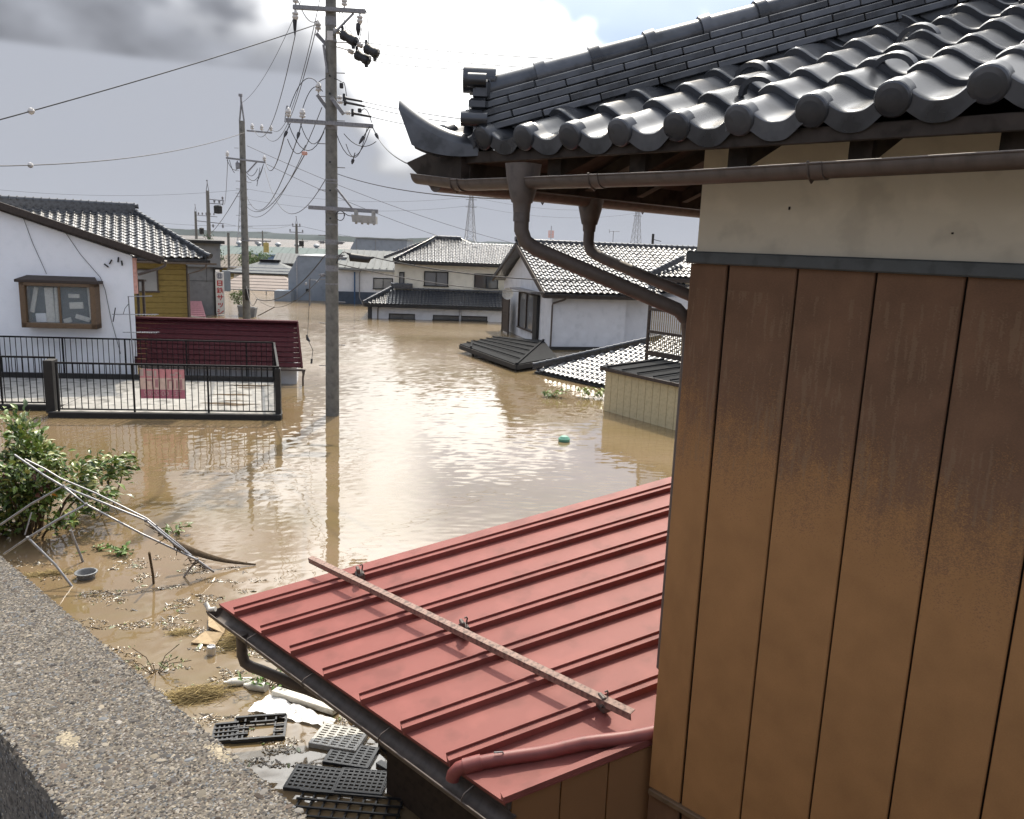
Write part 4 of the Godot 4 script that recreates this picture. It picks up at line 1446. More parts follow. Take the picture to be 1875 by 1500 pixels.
func make_grey_shop() -> void:
	var at := Vector3(-14.0, 0, -38.2)
	var o := thing("grey_shop", "flat roofed grey shop building with a tall white and red sign at its corner", "building", at, 21.0)
	var b := MB.new()
	b.box(Vector3(-3.0, 1.0, -3.0), Vector3(6.0, 4.4, 6.0))
	b.box(Vector3(-2.9, 2.75, -2.9), Vector3(6.4, 1.1, 6.1))
	part(o, "wall", b, M.grey_wall)
	b = MB.new()
	b.box(Vector3(-2.85, 3.33, -2.85), Vector3(6.7, 0.14, 6.5))
	b.box(Vector3(0.02, 1.05, 0.02), Vector3(0.10, 2.3, 0.08))
	b.box(Vector3(0.17, 2.14, 0.06), Vector3(0.44, 0.10, 0.16))
	part(o, "trim", b, M.deck_edge)
	b = MB.new()
	b.box(Vector3(0.55, 1.55, -0.6), Vector3(0.36, 0.95, 0.5))
	part(o, "side_box", b, M.slate_wall)
	for q in [[-0.32, 1.6, 2.2], [0.0, 1.56, 0.0]]:
		b = MB.new()
		if q[2] > 0: b.box(Vector3(q[0], q[1] + 0.7, 0.006), Vector3(0.014, 1.6, 0.012))
		else: b.box(Vector3(-1.5, q[1], 0.006), Vector3(2.9, 0.016, 0.012))
		part(o, "panel_joint", b, M.deck_edge)
	# the sign: a white box with a mark and five red characters, one above the other
	var s := part(o, "shop_sign", sign_board(), M.white_sign)
	var marks := []
	var u := 0.33
	for i in 6:
		var m := MB.new()
		m.xf = Transform3D(Basis().scaled(Vector3(0.27, 0.24, 1.0)), Vector3(0.105, 1.69 - u * i, 0.115))
		match i:
			0:
				stroke(m, 0.12, 0.25, 0.12, 0.75, 0.07); stroke(m, 0.88, 0.25, 0.88, 0.75, 0.07)
				stroke(m, 0.3, 0.0, 0.7, 0.0, 0.07); stroke(m, 0.3, 1.0, 0.7, 1.0, 0.07)
				stroke(m, 0.12, 0.25, 0.3, 0.0, 0.07); stroke(m, 0.88, 0.25, 0.7, 0.0, 0.07); stroke(m, 0.12, 0.75, 0.3, 1.0, 0.07); stroke(m, 0.88, 0.75, 0.7, 1.0, 0.07)
				for y in [0.2, 0.5, 0.8]: stroke(m, 0.32, y, 0.68, y, 0.10)
				stroke(m, 0.32, 0.2, 0.32, 0.8, 0.10); stroke(m, 0.68, 0.2, 0.68, 0.8, 0.10)
			1:
				for y in [0.08, 0.5, 0.92]: stroke(m, 0.15, y, 0.85, y, 0.14)
				stroke(m, 0.15, 0.08, 0.15, 0.92, 0.14); stroke(m, 0.85, 0.08, 0.85, 0.92, 0.14)
			2:
				stroke(m, 0.0, 0.72, 0.24, 1.0); stroke(m, 0.24, 1.0, 0.46, 0.74); stroke(m, 0.10, 0.66, 0.38, 0.66)
				stroke(m, 0.06, 0.44, 0.42, 0.44); stroke(m, 0.24, 0.7, 0.24, 0.06); stroke(m, 0.02, 0.06, 0.46, 0.06); stroke(m, 0.10, 0.30, 0.14, 0.18); stroke(m, 0.38, 0.30, 0.34, 0.18)
				stroke(m, 0.60, 0.96, 0.55, 0.68); stroke(m, 0.56, 0.72, 0.96, 0.72); stroke(m, 0.52, 0.44, 1.0, 0.44); stroke(m, 0.76, 1.0, 0.76, 0.44); stroke(m, 0.76, 0.44, 0.54, 0.02); stroke(m, 0.77, 0.42, 1.0, 0.02)
			3:
				stroke(m, 0.02, 0.64, 0.98, 0.64, 0.12); stroke(m, 0.30, 0.95, 0.30, 0.34, 0.12); stroke(m, 0.70, 0.98, 0.70, 0.42, 0.12); stroke(m, 0.70, 0.42, 0.52, 0.02, 0.12)
			4:
				stroke(m, 0.18, 0.72, 0.26, 0.46, 0.12); stroke(m, 0.44, 0.78, 0.51, 0.52, 0.12); stroke(m, 0.86, 0.76, 0.74, 0.32, 0.12); stroke(m, 0.74, 0.32, 0.50, 0.04, 0.12)
			5:
				stroke(m, 0.10, 0.92, 0.36, 0.80, 0.12); stroke(m, 0.02, 0.60, 0.28, 0.48, 0.12); stroke(m, 0.10, 0.06, 0.55, 0.24, 0.12); stroke(m, 0.55, 0.24, 0.98, 0.66, 0.12)
		part(s, "sign_mark" if i == 0 else "sign_character", m, M.blue_sign if i == 0 else M.red_sign)
	# small pink lean-to roof in front of the grey wall
	var p := thing("pink_roof_shed", "small shed under a pale pink ribbed roof before the grey shop", "shed", at, 21.0)
	b = MB.new()
	b.prism([Vector3(-1.9, 0.62, 0.02), Vector3(-0.58, 0.64, 0.02), Vector3(-0.38, -0.12, 1.2), Vector3(-1.9, -0.12, 1.2)], Vector3(0, -0.05, 0))
	part(p, "roof", b, M.pink_roof)
	for i in 9:
		b = MB.new()
		var t := (i + 0.5) / 9.0
		b.beam(Vector3(-1.88, lerpf(0.62, -0.12, t) + 0.012, 0.02 + 1.18 * t), Vector3(lerpf(-0.6, -0.4, t), lerpf(0.63, -0.12, t) + 0.012, 0.02 + 1.18 * t), 0.02, 0.018)
		part(p, "roof_rib", b, M.pink_roof)
	b = MB.new()
	b.beam(Vector3(-1.9, 0.2, 1.6), Vector3(0.2, -0.1, 1.6), 0.06, 0.05)
	part(p, "edge_board", b, M.white_board)

func sign_board() -> MB:
	var b := MB.new()
	b.bbox(Vector3(0.24, 1.02, 0.04), Vector3(0.38, 1.92, 0.14), 0.01)
	return b

func block(o: Node3D, called: String, p: Vector3, s: Vector3, m: Material) -> void:
	var b := MB.new()
	b.box(p, s)
	part(o, called, b, m)

func gable(o: Node3D, p: Vector3, l: float, w: float, h: float, rise: float, over: float, wall_m: Material, roof_m: Material, ribs := 0) -> void:
	# a gabled block: ridge along x, l long, w deep, p the middle of its base
	var b := MB.new()
	b.prism([p + Vector3(-l / 2, -1, w / 2), p + Vector3(-l / 2, h, w / 2), p + Vector3(-l / 2, h + rise, 0), p + Vector3(-l / 2, h, -w / 2), p + Vector3(-l / 2, -1, -w / 2)], Vector3(l, 0, 0))
	part(o, "wall", b, wall_m)
	var sl := rise / (w * 0.5)
	for sg in [1.0, -1.0]:
		b = MB.new()
		var e := w * 0.5 + over
		b.prism([p + Vector3(-l / 2 - over, h + rise + 0.06, 0), p + Vector3(l / 2 + over, h + rise + 0.06, 0), p + Vector3(l / 2 + over, h - sl * over + 0.06, sg * e), p + Vector3(-l / 2 - over, h - sl * over + 0.06, sg * e)], Vector3(0, -0.1, 0))
		part(o, "roof", b, roof_m)
		for i in ribs:
			b = MB.new()
			var x := -l / 2 - over + (l + 2 * over) * (i + 0.5) / ribs
			b.beam(p + Vector3(x, h + rise + 0.08, 0), p + Vector3(x, h - sl * over + 0.08, sg * e), 0.04, 0.04)
			part(o, "roof_rib", b, roof_m)

func make_far_town() -> void:
	var o := thing("factory", "long pale green roofed factory with round roof vents on the skyline", "factory", Vector3(-45, 0, -152), 6.0)
	gable(o, Vector3(0, 0, -7), 34, 20, -0.4, 2.0, 0.4, M.slate_wall, M.green_metal_roof, 24)
	for i in 9:
		var b := MB.new()
		b.lathe([Vector2(0.3, 0), Vector2(0.3, 0.35), Vector2(0.55, 0.5), Vector2(0.6, 0.75), Vector2(0.35, 1.0), Vector2(0.01, 1.08)], 10, Vector3(-14.5 + 3.6 * i, 1.55, -7))
		part(o, "roof_vent", b, M.galvanised)
	o = thing("factory", "blue sided works shed with a low grey roof behind the cream house", "factory", Vector3(-36.5, 0, -128), 6.0)
	gable(o, Vector3(3, 0, -5), 18, 12, 0.9, 1.1, 0.4, M.slate_wall, M.green_metal_roof, 14)
	block(o, "blue_wall", Vector3(-1, 0.2, 1.1), Vector3(10, 1.6, 0.1), mat("blue_wall", Color(0.16, 0.24, 0.36), 0.7, 0.05, 0.5))
	o = thing("gable_house", "small house with drab beige roof left of the second pole", "house", Vector3(-25.9, 0, -75), -12.0)
	gable(o, Vector3(0.2, 0, -1.5), 2.4, 3.6, 0.9, 1.0, 0.25, M.ochre_wall, M.beige_roof, 8)
	o = thing("low_hip_house", "low house with shallow pale metal roof and dark louvre on top", "house", Vector3(-18.9, 0, -62), 4.0)
	block(o, "wall", Vector3(0, 0.2, -1.6), Vector3(4.6, 1.4, 3.0), M.cream_wall)
	var b := MB.new()
	for q in [[Vector3(-2.9, 0.98, 0.2), Vector3(2.5, 0.98, 0.2), Vector3(0.6, 1.78, -1.7), Vector3(-0.7, 1.78, -1.7)], [Vector3(2.5, 0.98, 0.2), Vector3(2.5, 0.98, -3.5), Vector3(0.6, 1.78, -1.9), Vector3(0.6, 1.78, -1.7)], [Vector3(-2.9, 0.98, -3.5), Vector3(-2.9, 0.98, 0.2), Vector3(-0.7, 1.78, -1.7), Vector3(-0.7, 1.78, -1.9)], [Vector3(2.5, 0.98, -3.5), Vector3(-2.9, 0.98, -3.5), Vector3(-0.7, 1.78, -1.9), Vector3(0.6, 1.78, -1.9)]]:
		b.prism(q, Vector3(0, -0.07, 0))
	part(o, "roof", b, M.pale_metal_roof)
	block(o, "roof_louvre", Vector3(0.02, 1.86, -1.7), Vector3(1.5, 0.16, 0.5), M.black_steel)
	for k in 2:
		b = MB.new()
		b.beam(Vector3(-2.8, 1.14 + 0.2 * k, -0.15 - 0.5 * k), Vector3(2.4, 1.14 + 0.2 * k, -0.15 - 0.5 * k), 0.05, 0.04)
		part(o, "roof_lap", b, M.galvanised)
	block(o, "eave_board", Vector3(-0.2, 0.9, 0.18), Vector3(5.3, 0.08, 0.04), M.deck_edge)
	o = thing("low_roof", "broad pinkish beige roof barely above the water beyond the second pole", "house", Vector3(-18.3, 0, -57.5), 4.0)
	b = MB.new()
	b.prism([Vector3(-2.6, 0.02, 0.3), Vector3(3.0, 0.02, 0.3), Vector3(1.6, 0.88, -2.2), Vector3(-1.5, 0.88, -2.2)], Vector3(0, -0.1, 0))
	b.prism([Vector3(3.0, 0.02, 0.3), Vector3(3.0, 0.02, -4.6), Vector3(1.6, 0.88, -2.3), Vector3(1.6, 0.88, -2.2)], Vector3(0, -0.1, 0))
	b.prism([Vector3(-2.6, 0.02, -4.6), Vector3(-2.6, 0.02, 0.3), Vector3(-1.5, 0.88, -2.2), Vector3(-1.5, 0.88, -2.3)], Vector3(0, -0.1, 0))
	part(o, "roof", b, M.pinkish_roof)
	for k in 4:
		b = MB.new()
		var t := (k + 0.6) / 4.6
		b.beam(Vector3(lerpf(-2.6, -1.5, t), lerpf(0.02, 0.88, t) + 0.012, lerpf(0.3, -2.2, t)), Vector3(lerpf(3.0, 1.6, t), lerpf(0.02, 0.88, t) + 0.012, lerpf(0.3, -2.2, t)), 0.03, 0.02)
		part(o, "roof_lap", b, M.pinkish_roof)
	o = thing("guard_rail", "thin pipe rail standing in the water before the broad beige roof", "railing", Vector3(-16.5, 0, -53), 4.0)
	b = MB.new()
	b.cyl(Vector3(-2.6, 0.28, 0), Vector3(3.4, 0.22, 0), 0.035, 6)
	part(o, "rail", b, M.galvanised_dull)
	for i in 5:
		b = MB.new()
		b.cyl(Vector3(-2.6 + 1.5 * i, -0.3, 0), Vector3(-2.6 + 1.5 * i, 0.27, 0), 0.03, 6)
		part(o, "post", b, M.galvanised_dull)
	o = thing("cream_house", "cream house with pale roof and one dark window behind the slate block", "house", Vector3(-23.2, 0, -85), 5.0)
	gable(o, Vector3(0.3, 0, -2), 3.6, 4.0, 1.15, 0.8, 0.35, M.cream_wall, M.pale_metal_roof, 10)
	window(o, Vector3(-0.3, 0.6, 0.0), 1.0, 0.7)
	o = thing("slate_block", "windowless blue grey block building standing in the water left of the pole", "building", Vector3(-11.2, 0, -49.5), 4.0)
	b = MB.new()
	b.prism([Vector3(-2.45, -1, 0), Vector3(0.9, -1, 0), Vector3(0.9, 2.62, 0), Vector3(-1.85, 2.62, 0), Vector3(-2.45, 1.55, 0)], Vector3(0, 0, -6))
	part(o, "wall", b, M.slate_wall)
	b = MB.new()
	b.prism([Vector3(-1.98, -1, 0.03), Vector3(-1.9, -1, 0.03), Vector3(-1.9, 2.6, 0.03), Vector3(-1.98, 2.45, 0.03)], Vector3(0, 0, -0.04))
	b.box(Vector3(-0.45, 2.63, -3), Vector3(2.86, 0.06, 6.1))
	part(o, "corner_trim", b, M.galvanised)
	block(o, "annex", Vector3(-2.55, 0.1, 0.6), Vector3(0.95, 1.0, 1.2), M.slate_wall)
	block(o, "meter_box", Vector3(-1.3, 0.62, 0.05), Vector3(0.22, 0.16, 0.12), M.deck_edge)
	o = thing("warehouse", "tall grey warehouse gable rising behind the long white building", "building", Vector3(-13.3, 0, -80), 4.0)
	b = MB.new()
	b.prism([Vector3(-2.9, -1, 0), Vector3(2.6, -1, 0), Vector3(2.6, 3.8, 0), Vector3(-2.25, 3.85, 0), Vector3(-2.9, 2.6, 0)], Vector3(0, 0, -10))
	part(o, "wall", b, M.slate_wall)
	for x in [-2.2, -0.4]: block(o, "joint", Vector3(x, 2.9, 0.015), Vector3(0.05, 1.7, 0.03), M.galvanised_dull)
	block(o, "roof_trim", Vector3(0.2, 3.86, -5), Vector3(5.0, 0.07, 10.2), M.pale_metal_roof)
	# trees: trunk, limbs, and a crown of many small leaves
	tree("leafy_tree", "dark green tree showing over the right end of the grey shop", Vector3(-25.0, 0, -68), 3.3, 0.75, 240, Color(0.045, 0.075, 0.03), 3)
	tree("leafy_tree", "small bushy tree just right of the thin bare pole", Vector3(-23.4, 0, -72), 2.3, 0.6, 150, Color(0.06, 0.10, 0.035), 4)
	tree("leafy_tree", "fresh green tree directly behind the second concrete pole", Vector3(-21.6, 0, -68), 2.3, 1.05, 340, Color(0.085, 0.14, 0.045), 5)
	tree("weed_clump", "tall green weeds growing by the foot of the red lettered sign", Vector3(-13.05, 0, -38.6), 1.15, 0.34, 160, Color(0.10, 0.15, 0.05), 6)
	o = thing("tub", "dark grey open tub floating near the foot of the second pole", "tub", Vector3(-12.45, 0, -38.0), 6.0)
	b = MB.new()
	var q1 := [Vector3(-0.38, 0.52, 0.25), Vector3(0.42, 0.42, 0.25), Vector3(0.34, -0.1, 0.18), Vector3(-0.3, -0.1, 0.18)]
	b.prism(q1, Vector3(0, 0, -0.04))
	b.prism([Vector3(-0.38, 0.50, -0.3), Vector3(0.42, 0.40, -0.3), Vector3(0.34, -0.1, -0.2), Vector3(-0.3, -0.1, -0.2)], Vector3(0, 0, -0.04))
	b.prism([Vector3(0.42, 0.42, 0.25), Vector3(0.42, 0.42, -0.33), Vector3(0.34, -0.1, -0.2), Vector3(0.34, -0.1, 0.2)], Vector3(-0.04, 0, 0))
	b.prism([Vector3(-0.38, 0.51, -0.33), Vector3(-0.38, 0.51, 0.25), Vector3(-0.3, -0.1, 0.2), Vector3(-0.3, -0.1, -0.2)], Vector3(0.04, 0, 0))
	part(o, "tub_shell", b, M.grey_wall)
	b = MB.new()
	b.beam(Vector3(0.5, 0.05, 0.1), Vector3(1.3, 0.5, 0.1), 0.04, 0.04)
	part(o, "stick", b, M.twig)

func tree(called: String, label: String, at: Vector3, h: float, r: float, n: int, c: Color, sd: int) -> void:
	var o := thing(called, label, "tree" if called != "weed_clump" else "weeds", at)
	rng.seed = 1000 + sd
	var b := MB.new()
	b.tube([Vector3(0, -0.3, 0), Vector3(0.05, h * 0.4, 0), Vector3(0, h * 0.8, 0.03)], [h * 0.035, h * 0.025, h * 0.01], 7)
	var tips := []
	for i in 9:
		var a := TAU * i / 9.0 + rng.randf() * 0.5
		var y := h * rng.randf_range(0.45, 0.95)
		var tip := Vector3(cos(a) * r * rng.randf_range(0.45, 0.85), y, sin(a) * r * rng.randf_range(0.45, 0.85))
		b.tube([Vector3(0, y * 0.7, 0), Vector3(tip.x * 0.5, y * 0.86, tip.z * 0.5), tip], [h * 0.014, h * 0.009, h * 0.004], 5)
		tips.append(tip)
	part(o, "trunk", b, M.twig)
	var ts := []
	var cs := []
	for i in n * 4:
		var tip: Vector3 = tips[rng.randi() % tips.size()]
		var p := tip + Vector3(rng.randfn(0, r * 0.25), rng.randfn(0, h * 0.07), rng.randfn(0, r * 0.25))
		var s := rng.randf_range(0.7, 1.3) * (0.16 if called != "weed_clump" else 0.07)
		ts.append(Transform3D(Basis.from_euler(Vector3(rng.randf() * TAU, rng.randf() * TAU, rng.randf() * TAU)).scaled_local(Vector3.ONE * s), p))
		var k := c * rng.randf_range(0.65, 1.4); k.a = 1.0
		cs.append(k)
	many(o, "crown", leaf_mesh(), M.leaf, ts, cs)

func leaf_mesh() -> ArrayMesh:
	# a pointed leaf, folded a little along its midrib: 1 long, 0.46 wide
	var b := MB.new()
	var w := [0.0, 0.15, 0.23, 0.20, 0.11, 0.0]
	var y := [0.0, 0.03, 0.04, 0.03, -0.02, -0.10]
	for i in 5:
		var a := Vector3(0, y[i], 0.2 * i)
		var e := Vector3(0, y[i + 1], 0.2 * (i + 1))
		for sg in [-1.0, 1.0]:
			var f := Vector3(sg * w[i], y[i] + w[i] * 0.35, 0.2 * i)
			var g := Vector3(sg * w[i + 1], y[i + 1] + w[i + 1] * 0.35, 0.2 * (i + 1))
			if sg > 0: b.quad(a, e, g, f)
			else: b.quad(f, g, e, a)
	return b.mesh()

func make_mid_houses() -> void:
	var at := Vector3(-6.93, 0, -39.61)
	# the two-storey tile house
	var o := thing("two_storey_house", "two storey cream house with glinting tile roofs, flooded to its lower windows", "house", at, 5.9)
	block(o, "lower_wall", Vector3(4.0, -0.1, -2.5), Vector3(8.0, 1.9, 5.0), M.grey_white_wall)
	block(o, "upper_wall", Vector3(3.6, 1.7, -3.7), Vector3(5.2, 2.1, 5.0), M.cream_wall)
	block(o, "upper_wing", Vector3(6.3, 1.6, -3.9), Vector3(2.6, 1.9, 4.4), M.cream_wall)
	for q in [[3.05, 1.93, 1.2, 0.74, 2], [5.54, 1.90, 1.2, 0.74, 2], [1.36, 1.91, 0.26, 0.62, 1]]:
		window(o, Vector3(q[0], q[1], -1.2), q[2], q[3], Basis(), M.black_steel, M.glass_grey if q[0] < 4 else M.glass_dark, q[4])
	window(o, Vector3(1.43, 0.12, 0.0), 1.25, 0.30, Basis(), M.deck_edge, M.glass_dark, 2)
	window(o, Vector3(4.25, 0.13, 0.0), 2.65, 0.26, Basis(), M.deck_edge, M.glass_dark, 3)
	block(o, "door_recess", Vector3(-0.06, 0.2, -0.5), Vector3(0.3, 1.0, 0.9), M.interior)
	var s := Vector3(0, 0.43, -1).normalized()
	rng.seed = 21
	# lower roof: facing slope, then the hipped left end
	tile_roof(o, Vector3(0, 0.70, 0.32), Vector3.RIGHT, s, [Vector2(-0.36, 0), Vector2(8.2, 0), Vector2(8.2, 1.55), Vector2(0.95, 1.55)], 0.175, 0.185, false, [M.kawara])
	tile_roof(o, Vector3(-0.36, 0.70, 0.32), Vector3(0, 0, 1), Vector3(1, 0.55, 0).normalized(), [Vector2(0, 0), Vector2(-1.5, 1.35), Vector2(-4.5, 1.35), Vector2(-4.5, 0)], 0.175, 0.185, false, [M.kawara])
	ridge(o, Vector3(-0.40, 0.72, 0.36), Vector3(0.95, 1.42, -1.05), 0.15, 0.10)
	ridge(o, Vector3(0.85, 1.40, -1.08), Vector3(1.9, 1.40, -1.08), 0.18, 0.22)
	ridge(o, Vector3(1.9, 1.36, -1.10), Vector3(8.2, 1.36, -1.10), 0.12, 0.06)
	block(o, "eave", Vector3(3.9, 0.62, 0.28), Vector3(8.5, 0.10, 0.07), M.deck_edge)
	# upper roof
	tile_roof(o, Vector3(0, 2.74, -0.72), Vector3.RIGHT, s, [Vector2(1.02, 0), Vector2(7.6, 0), Vector2(7.6, 2.35), Vector2(4.95, 2.35), Vector2(4.3, 2.95), Vector2(3.02, 2.95)], 0.175, 0.185, false, [M.kawara])
	tile_roof(o, Vector3(1.02, 2.74, -0.72), Vector3(0, 0, 1), Vector3(1, 0.62, 0).normalized(), [Vector2(0, 0), Vector2(-2.4, 2.3), Vector2(-3.4, 2.3), Vector2(-6.0, 0)], 0.175, 0.185, false, [M.kawara])
	ridge(o, Vector3(0.98, 2.74, -0.68), Vector3(2.98, 3.88, -3.3), 0.16, 0.12)
	ridge(o, Vector3(2.9, 3.84, -3.3), Vector3(4.3, 3.84, -3.3), 0.2, 0.16)
	ridge(o, Vector3(4.3, 3.82, -3.3), Vector3(4.95, 3.56, -2.95), 0.16, 0.10)
	ridge(o, Vector3(4.8, 3.52, -2.9), Vector3(7.6, 3.52, -2.9), 0.2, 0.16)
	ridge(o, Vector3(0.2, 2.72, -6.6), Vector3(2.9, 3.84, -3.4), 0.16, 0.10)
	block(o, "eave", Vector3(4.2, 2.66, -0.76), Vector3(6.4, 0.09, 0.06), M.deck_edge)
	for q in [[0.36, 0.68, 0.36], [1.98, 2.6, -1.1]]:
		var b := MB.new()
		b.tube([Vector3(q[0], q[1], q[2] - 0.02), Vector3(q[0] - 0.08, q[1] - 0.2, q[2] - 0.26), Vector3(q[0] - 0.08, q[1] - 1.2, q[2] - 0.28)], 0.028, 6)
		part(o, "downpipe", b, M.gutter_dark)
	# the plain white building to its left
	o = thing("white_building", "long low white building with navy base seen just right of the pole", "building", Vector3(-6.93, 0, -48.6), 5.9)
	block(o, "wall", Vector3(-1.6, 0.6, -3), Vector3(4.8, 2.7, 6), M.grey_white_wall)
	block(o, "navy_base", Vector3(-2.0, 0.1, 0.06), Vector3(3.2, 1.2, 0.1), M.navy_wall)
	block(o, "blue_post", Vector3(-2.56, 0.9, 0.1), Vector3(0.08, 1.9, 0.08), mat("blue_paint", Color(0.02, 0.07, 0.16), 0.5, 0.1, 2.0))
	window(o, Vector3(-0.92, 1.22, 0.0), 1.14, 0.66, Basis(), M.black_steel, M.glass_grey, 2)
	window(o, Vector3(0.17, 1.32, 0.0), 0.52, 0.42, Basis(), M.black_steel, M.glass_grey, 2)
	var b := MB.new()
	b.prism([Vector3(-3.6, 2.10, 0.35), Vector3(1.2, 2.02, 0.35), Vector3(1.2, 3.05, -3.6), Vector3(-3.6, 3.08, -3.6)], Vector3(0, -0.12, 0))
	part(o, "roof", b, M.pale_metal_roof)
	for i in 12:
		b = MB.new()
		b.beam(Vector3(-3.5 + 0.4 * i, 2.12, 0.35), Vector3(-3.5 + 0.4 * i, 3.09, -3.6), 0.05, 0.04)
		part(o, "roof_rib", b, M.pale_metal_roof)
	block(o, "eave_board", Vector3(-1.2, 1.99, 0.30), Vector3(4.8, 0.10, 0.06), M.deck_edge)
	b = MB.new()
	b.tube([Vector3(-2.2, 1.95, 0.25), Vector3(-2.28, 1.8, 0.1), Vector3(-2.28, 0.4, 0.12), Vector3(-2.0, -0.2, 0.14)], 0.035, 6)
	part(o, "downpipe", b, M.galvanised_dull)
	# posts standing in the water
	b = MB.new()
	b.cyl(Vector3(0, -0.5, 0), Vector3(0.01, 0.90, 0), 0.06, 8)
	single("service_post", b, M.galvanised, "slim pale post standing in the water before the two storey house", "post", "", Vector3(-2.71, 0, -40.0))
	o = thing("aerial_post", "slim post with a small twin lamp head left of the near pole", "post", Vector3(-11.44, 0, -45.6))
	b = MB.new()
	b.cyl(Vector3(0, -0.5, 0), Vector3(0, 1.45, 0), 0.04, 8)
	part(o, "post", b, M.galvanised_dull)
	b = MB.new()
	b.box(Vector3(0.2, 1.42, 0), Vector3(0.55, 0.05, 0.05))
	b.bbox(Vector3(0.42, 1.36, 0), Vector3(0.14, 0.12, 0.12), 0.02)
	b.bbox(Vector3(-0.2, 1.2, 0), Vector3(0.12, 0.14, 0.1), 0.02)
	part(o, "head", b, M.galvanised)

func make_right_houses() -> void:
	var o := thing("gable_house", "white gabled house with bright glinting tile roof behind the brown downpipes", "house", Vector3(1.31, 0, -30.11), 15.0)
	var b := MB.new()
	b.prism([Vector3(0, -1, 0), Vector3(0, 2.0, 0), Vector3(0, 3.68, -3.75), Vector3(0, 2.1, -7.3), Vector3(0, -1, -7.3)], Vector3(2.9, 0, 0))
	b.prism([Vector3(2.85, -1, -0.35), Vector3(2.85, 2.0, -0.35), Vector3(2.85, 3.68, -3.75), Vector3(2.85, 2.1, -7.3), Vector3(2.85, -1, -7.3)], Vector3(7.0, 0, 0))
	part(o, "wall", b, M.grey_white_wall)
	var s := Vector3(0, 0.42, -1).normalized()
	rng.seed = 33
	tile_roof(o, Vector3(0, 2.06, 0.42), Vector3.RIGHT, s, [Vector2(-0.46, 0), Vector2(3.9, 0), Vector2(7.6, 2.2), Vector2(7.6, 4.55), Vector2(-0.46, 4.55)], 0.235, 0.285, true, [M.kawara, M.kawara_pale, M.kawara_dark])
	b = MB.new()
	b.prism([Vector3(-0.5, 3.80, -3.75), Vector3(7.6, 3.80, -3.75), Vector3(7.6, 2.25, -7.6), Vector3(-0.5, 2.25, -7.6)], Vector3(0, -0.1, 0))
	part(o, "back_slope", b, M.roof_far)
	ridge(o, Vector3(-0.45, 3.78, -3.76), Vector3(7.6, 3.78, -3.76), 0.22, 0.14)
	for q in [[Vector3(-0.46, 2.0, 0.46), Vector3(-0.46, 3.74, -3.75)], [Vector3(-0.46, 2.2, -7.6), Vector3(-0.46, 3.74, -3.75)]]:
		b = MB.new()
		b.beam(q[0], q[1], 0.05, 0.20)
		part(o, "verge_board", b, M.brown_trim)
	b = MB.new()
	b.tube([Vector3(-0.5, 3.98, -3.76), Vector3(-0.38, 3.98, -3.76)], 0.12, 10)
	part(o, "ridge_end_tile", b, M.kawara_dark)
	b = MB.new()
	b.box(Vector3(1.7, 1.96, 0.40), Vector3(4.3, 0.12, 0.06))
	b.box(Vector3(1.7, 1.93, 0.2), Vector3(4.2, 0.05, 0.4))
	part(o, "eave", b, M.dark_wood)
	b = MB.new()
	b.tube([Vector3(0.42, 1.93, 0.42), Vector3(0.36, 1.85, 0.30), Vector3(0.02, 1.70, 0.06), Vector3(0.0, 1.6, 0.05), Vector3(0.0, -0.2, 0.05)], 0.035, 8)
	part(o, "downpipe", b, M.gutter_dark)
	# tall sliding window and its hood in the gable wall
	var side := Basis(Vector3.UP, -PI / 2)
	window(o, Vector3(-0.01, 1.12, -3.2), 2.3, 1.5, side, M.brown_trim, M.glass_grey, 2, 0.10)
	block(o, "shutter_case", Vector3(-0.07, 1.0, -1.75), Vector3(0.12, 1.75, 0.5), M.deck_edge)
	block(o, "window_hood", Vector3(-0.22, 1.98, -2.9), Vector3(0.45, 0.06, 3.2), M.galvanised_dull)
	block(o, "dark_base_strip", Vector3(1.5, 0.04, 0.06), Vector3(3.2, 0.14, 0.2), M.deck_edge)  # near-black strip along the foot of the long wall
	b = MB.new()
	for q in [[-4.9, 1.5], [-6.0, 1.4]]: b.box(Vector3(-0.35, 0.7, q[0]), Vector3(0.06, 1.7, 0.06))
	for y in [0.1, 0.8, 1.5]: b.box(Vector3(-0.35, y, -5.45), Vector3(0.05, 0.05, 1.1))
	part(o, "lattice_frame", b, M.brown_trim)
	b = MB.new()
	b.box(Vector3(-0.35, 0.8, -5.45), Vector3(0.015, 1.36, 1.04))
	part(o, "lattice_screen", b, M.brown_trim)
	b = MB.new()
	b.lathe([Vector2(0.0, 0.0), Vector2(0.16, 0.03), Vector2(0.25, 0.09)], 14, Vector3(-0.45, 1.72, -4.9), Basis(Vector3.RIGHT, PI / 2))
	b.cyl(Vector3(-0.3, 1.68, -5.0), Vector3(-0.42, 1.72, -4.92), 0.02, 6)
	part(o, "dish_aerial", b, M.white_board)
	# dormer with its own little roof
	var dz := -1.0
	rng.seed = 34
	tile_roof(o, Vector3(3.95, 2.72, dz + 0.6), Vector3.RIGHT, s, [Vector2(0, 0), Vector2(3.6, 0), Vector2(3.6, 1.3), Vector2(1.6, 1.0)], 0.235, 0.285, false, [M.kawara])
	ridge(o, Vector3(3.92, 2.74, dz + 0.62), Vector3(5.8, 3.40, dz - 0.5), 0.20, 0.16)
	block(o, "dormer_wall", Vector3(5.6, 2.2, dz - 0.2), Vector3(3.0, 1.0, 1.2), M.cream_wall)
	block(o, "dormer_eave", Vector3(5.7, 2.62, dz + 0.55), Vector3(3.4, 0.12, 0.1), M.brown_trim)
	# flat black porch roof just above the water
	o = thing("porch_roof", "low black metal porch roof with brown edge just above the water", "roof", Vector3(0.06, 0, -24.03), 0.0)
	var p0 := Vector3(-1.95, 0.30, -4.2)
	var p1 := Vector3(0.02, 0.24, -0.2)
	var p2 := Vector3(1.30, 0.30, -1.75)
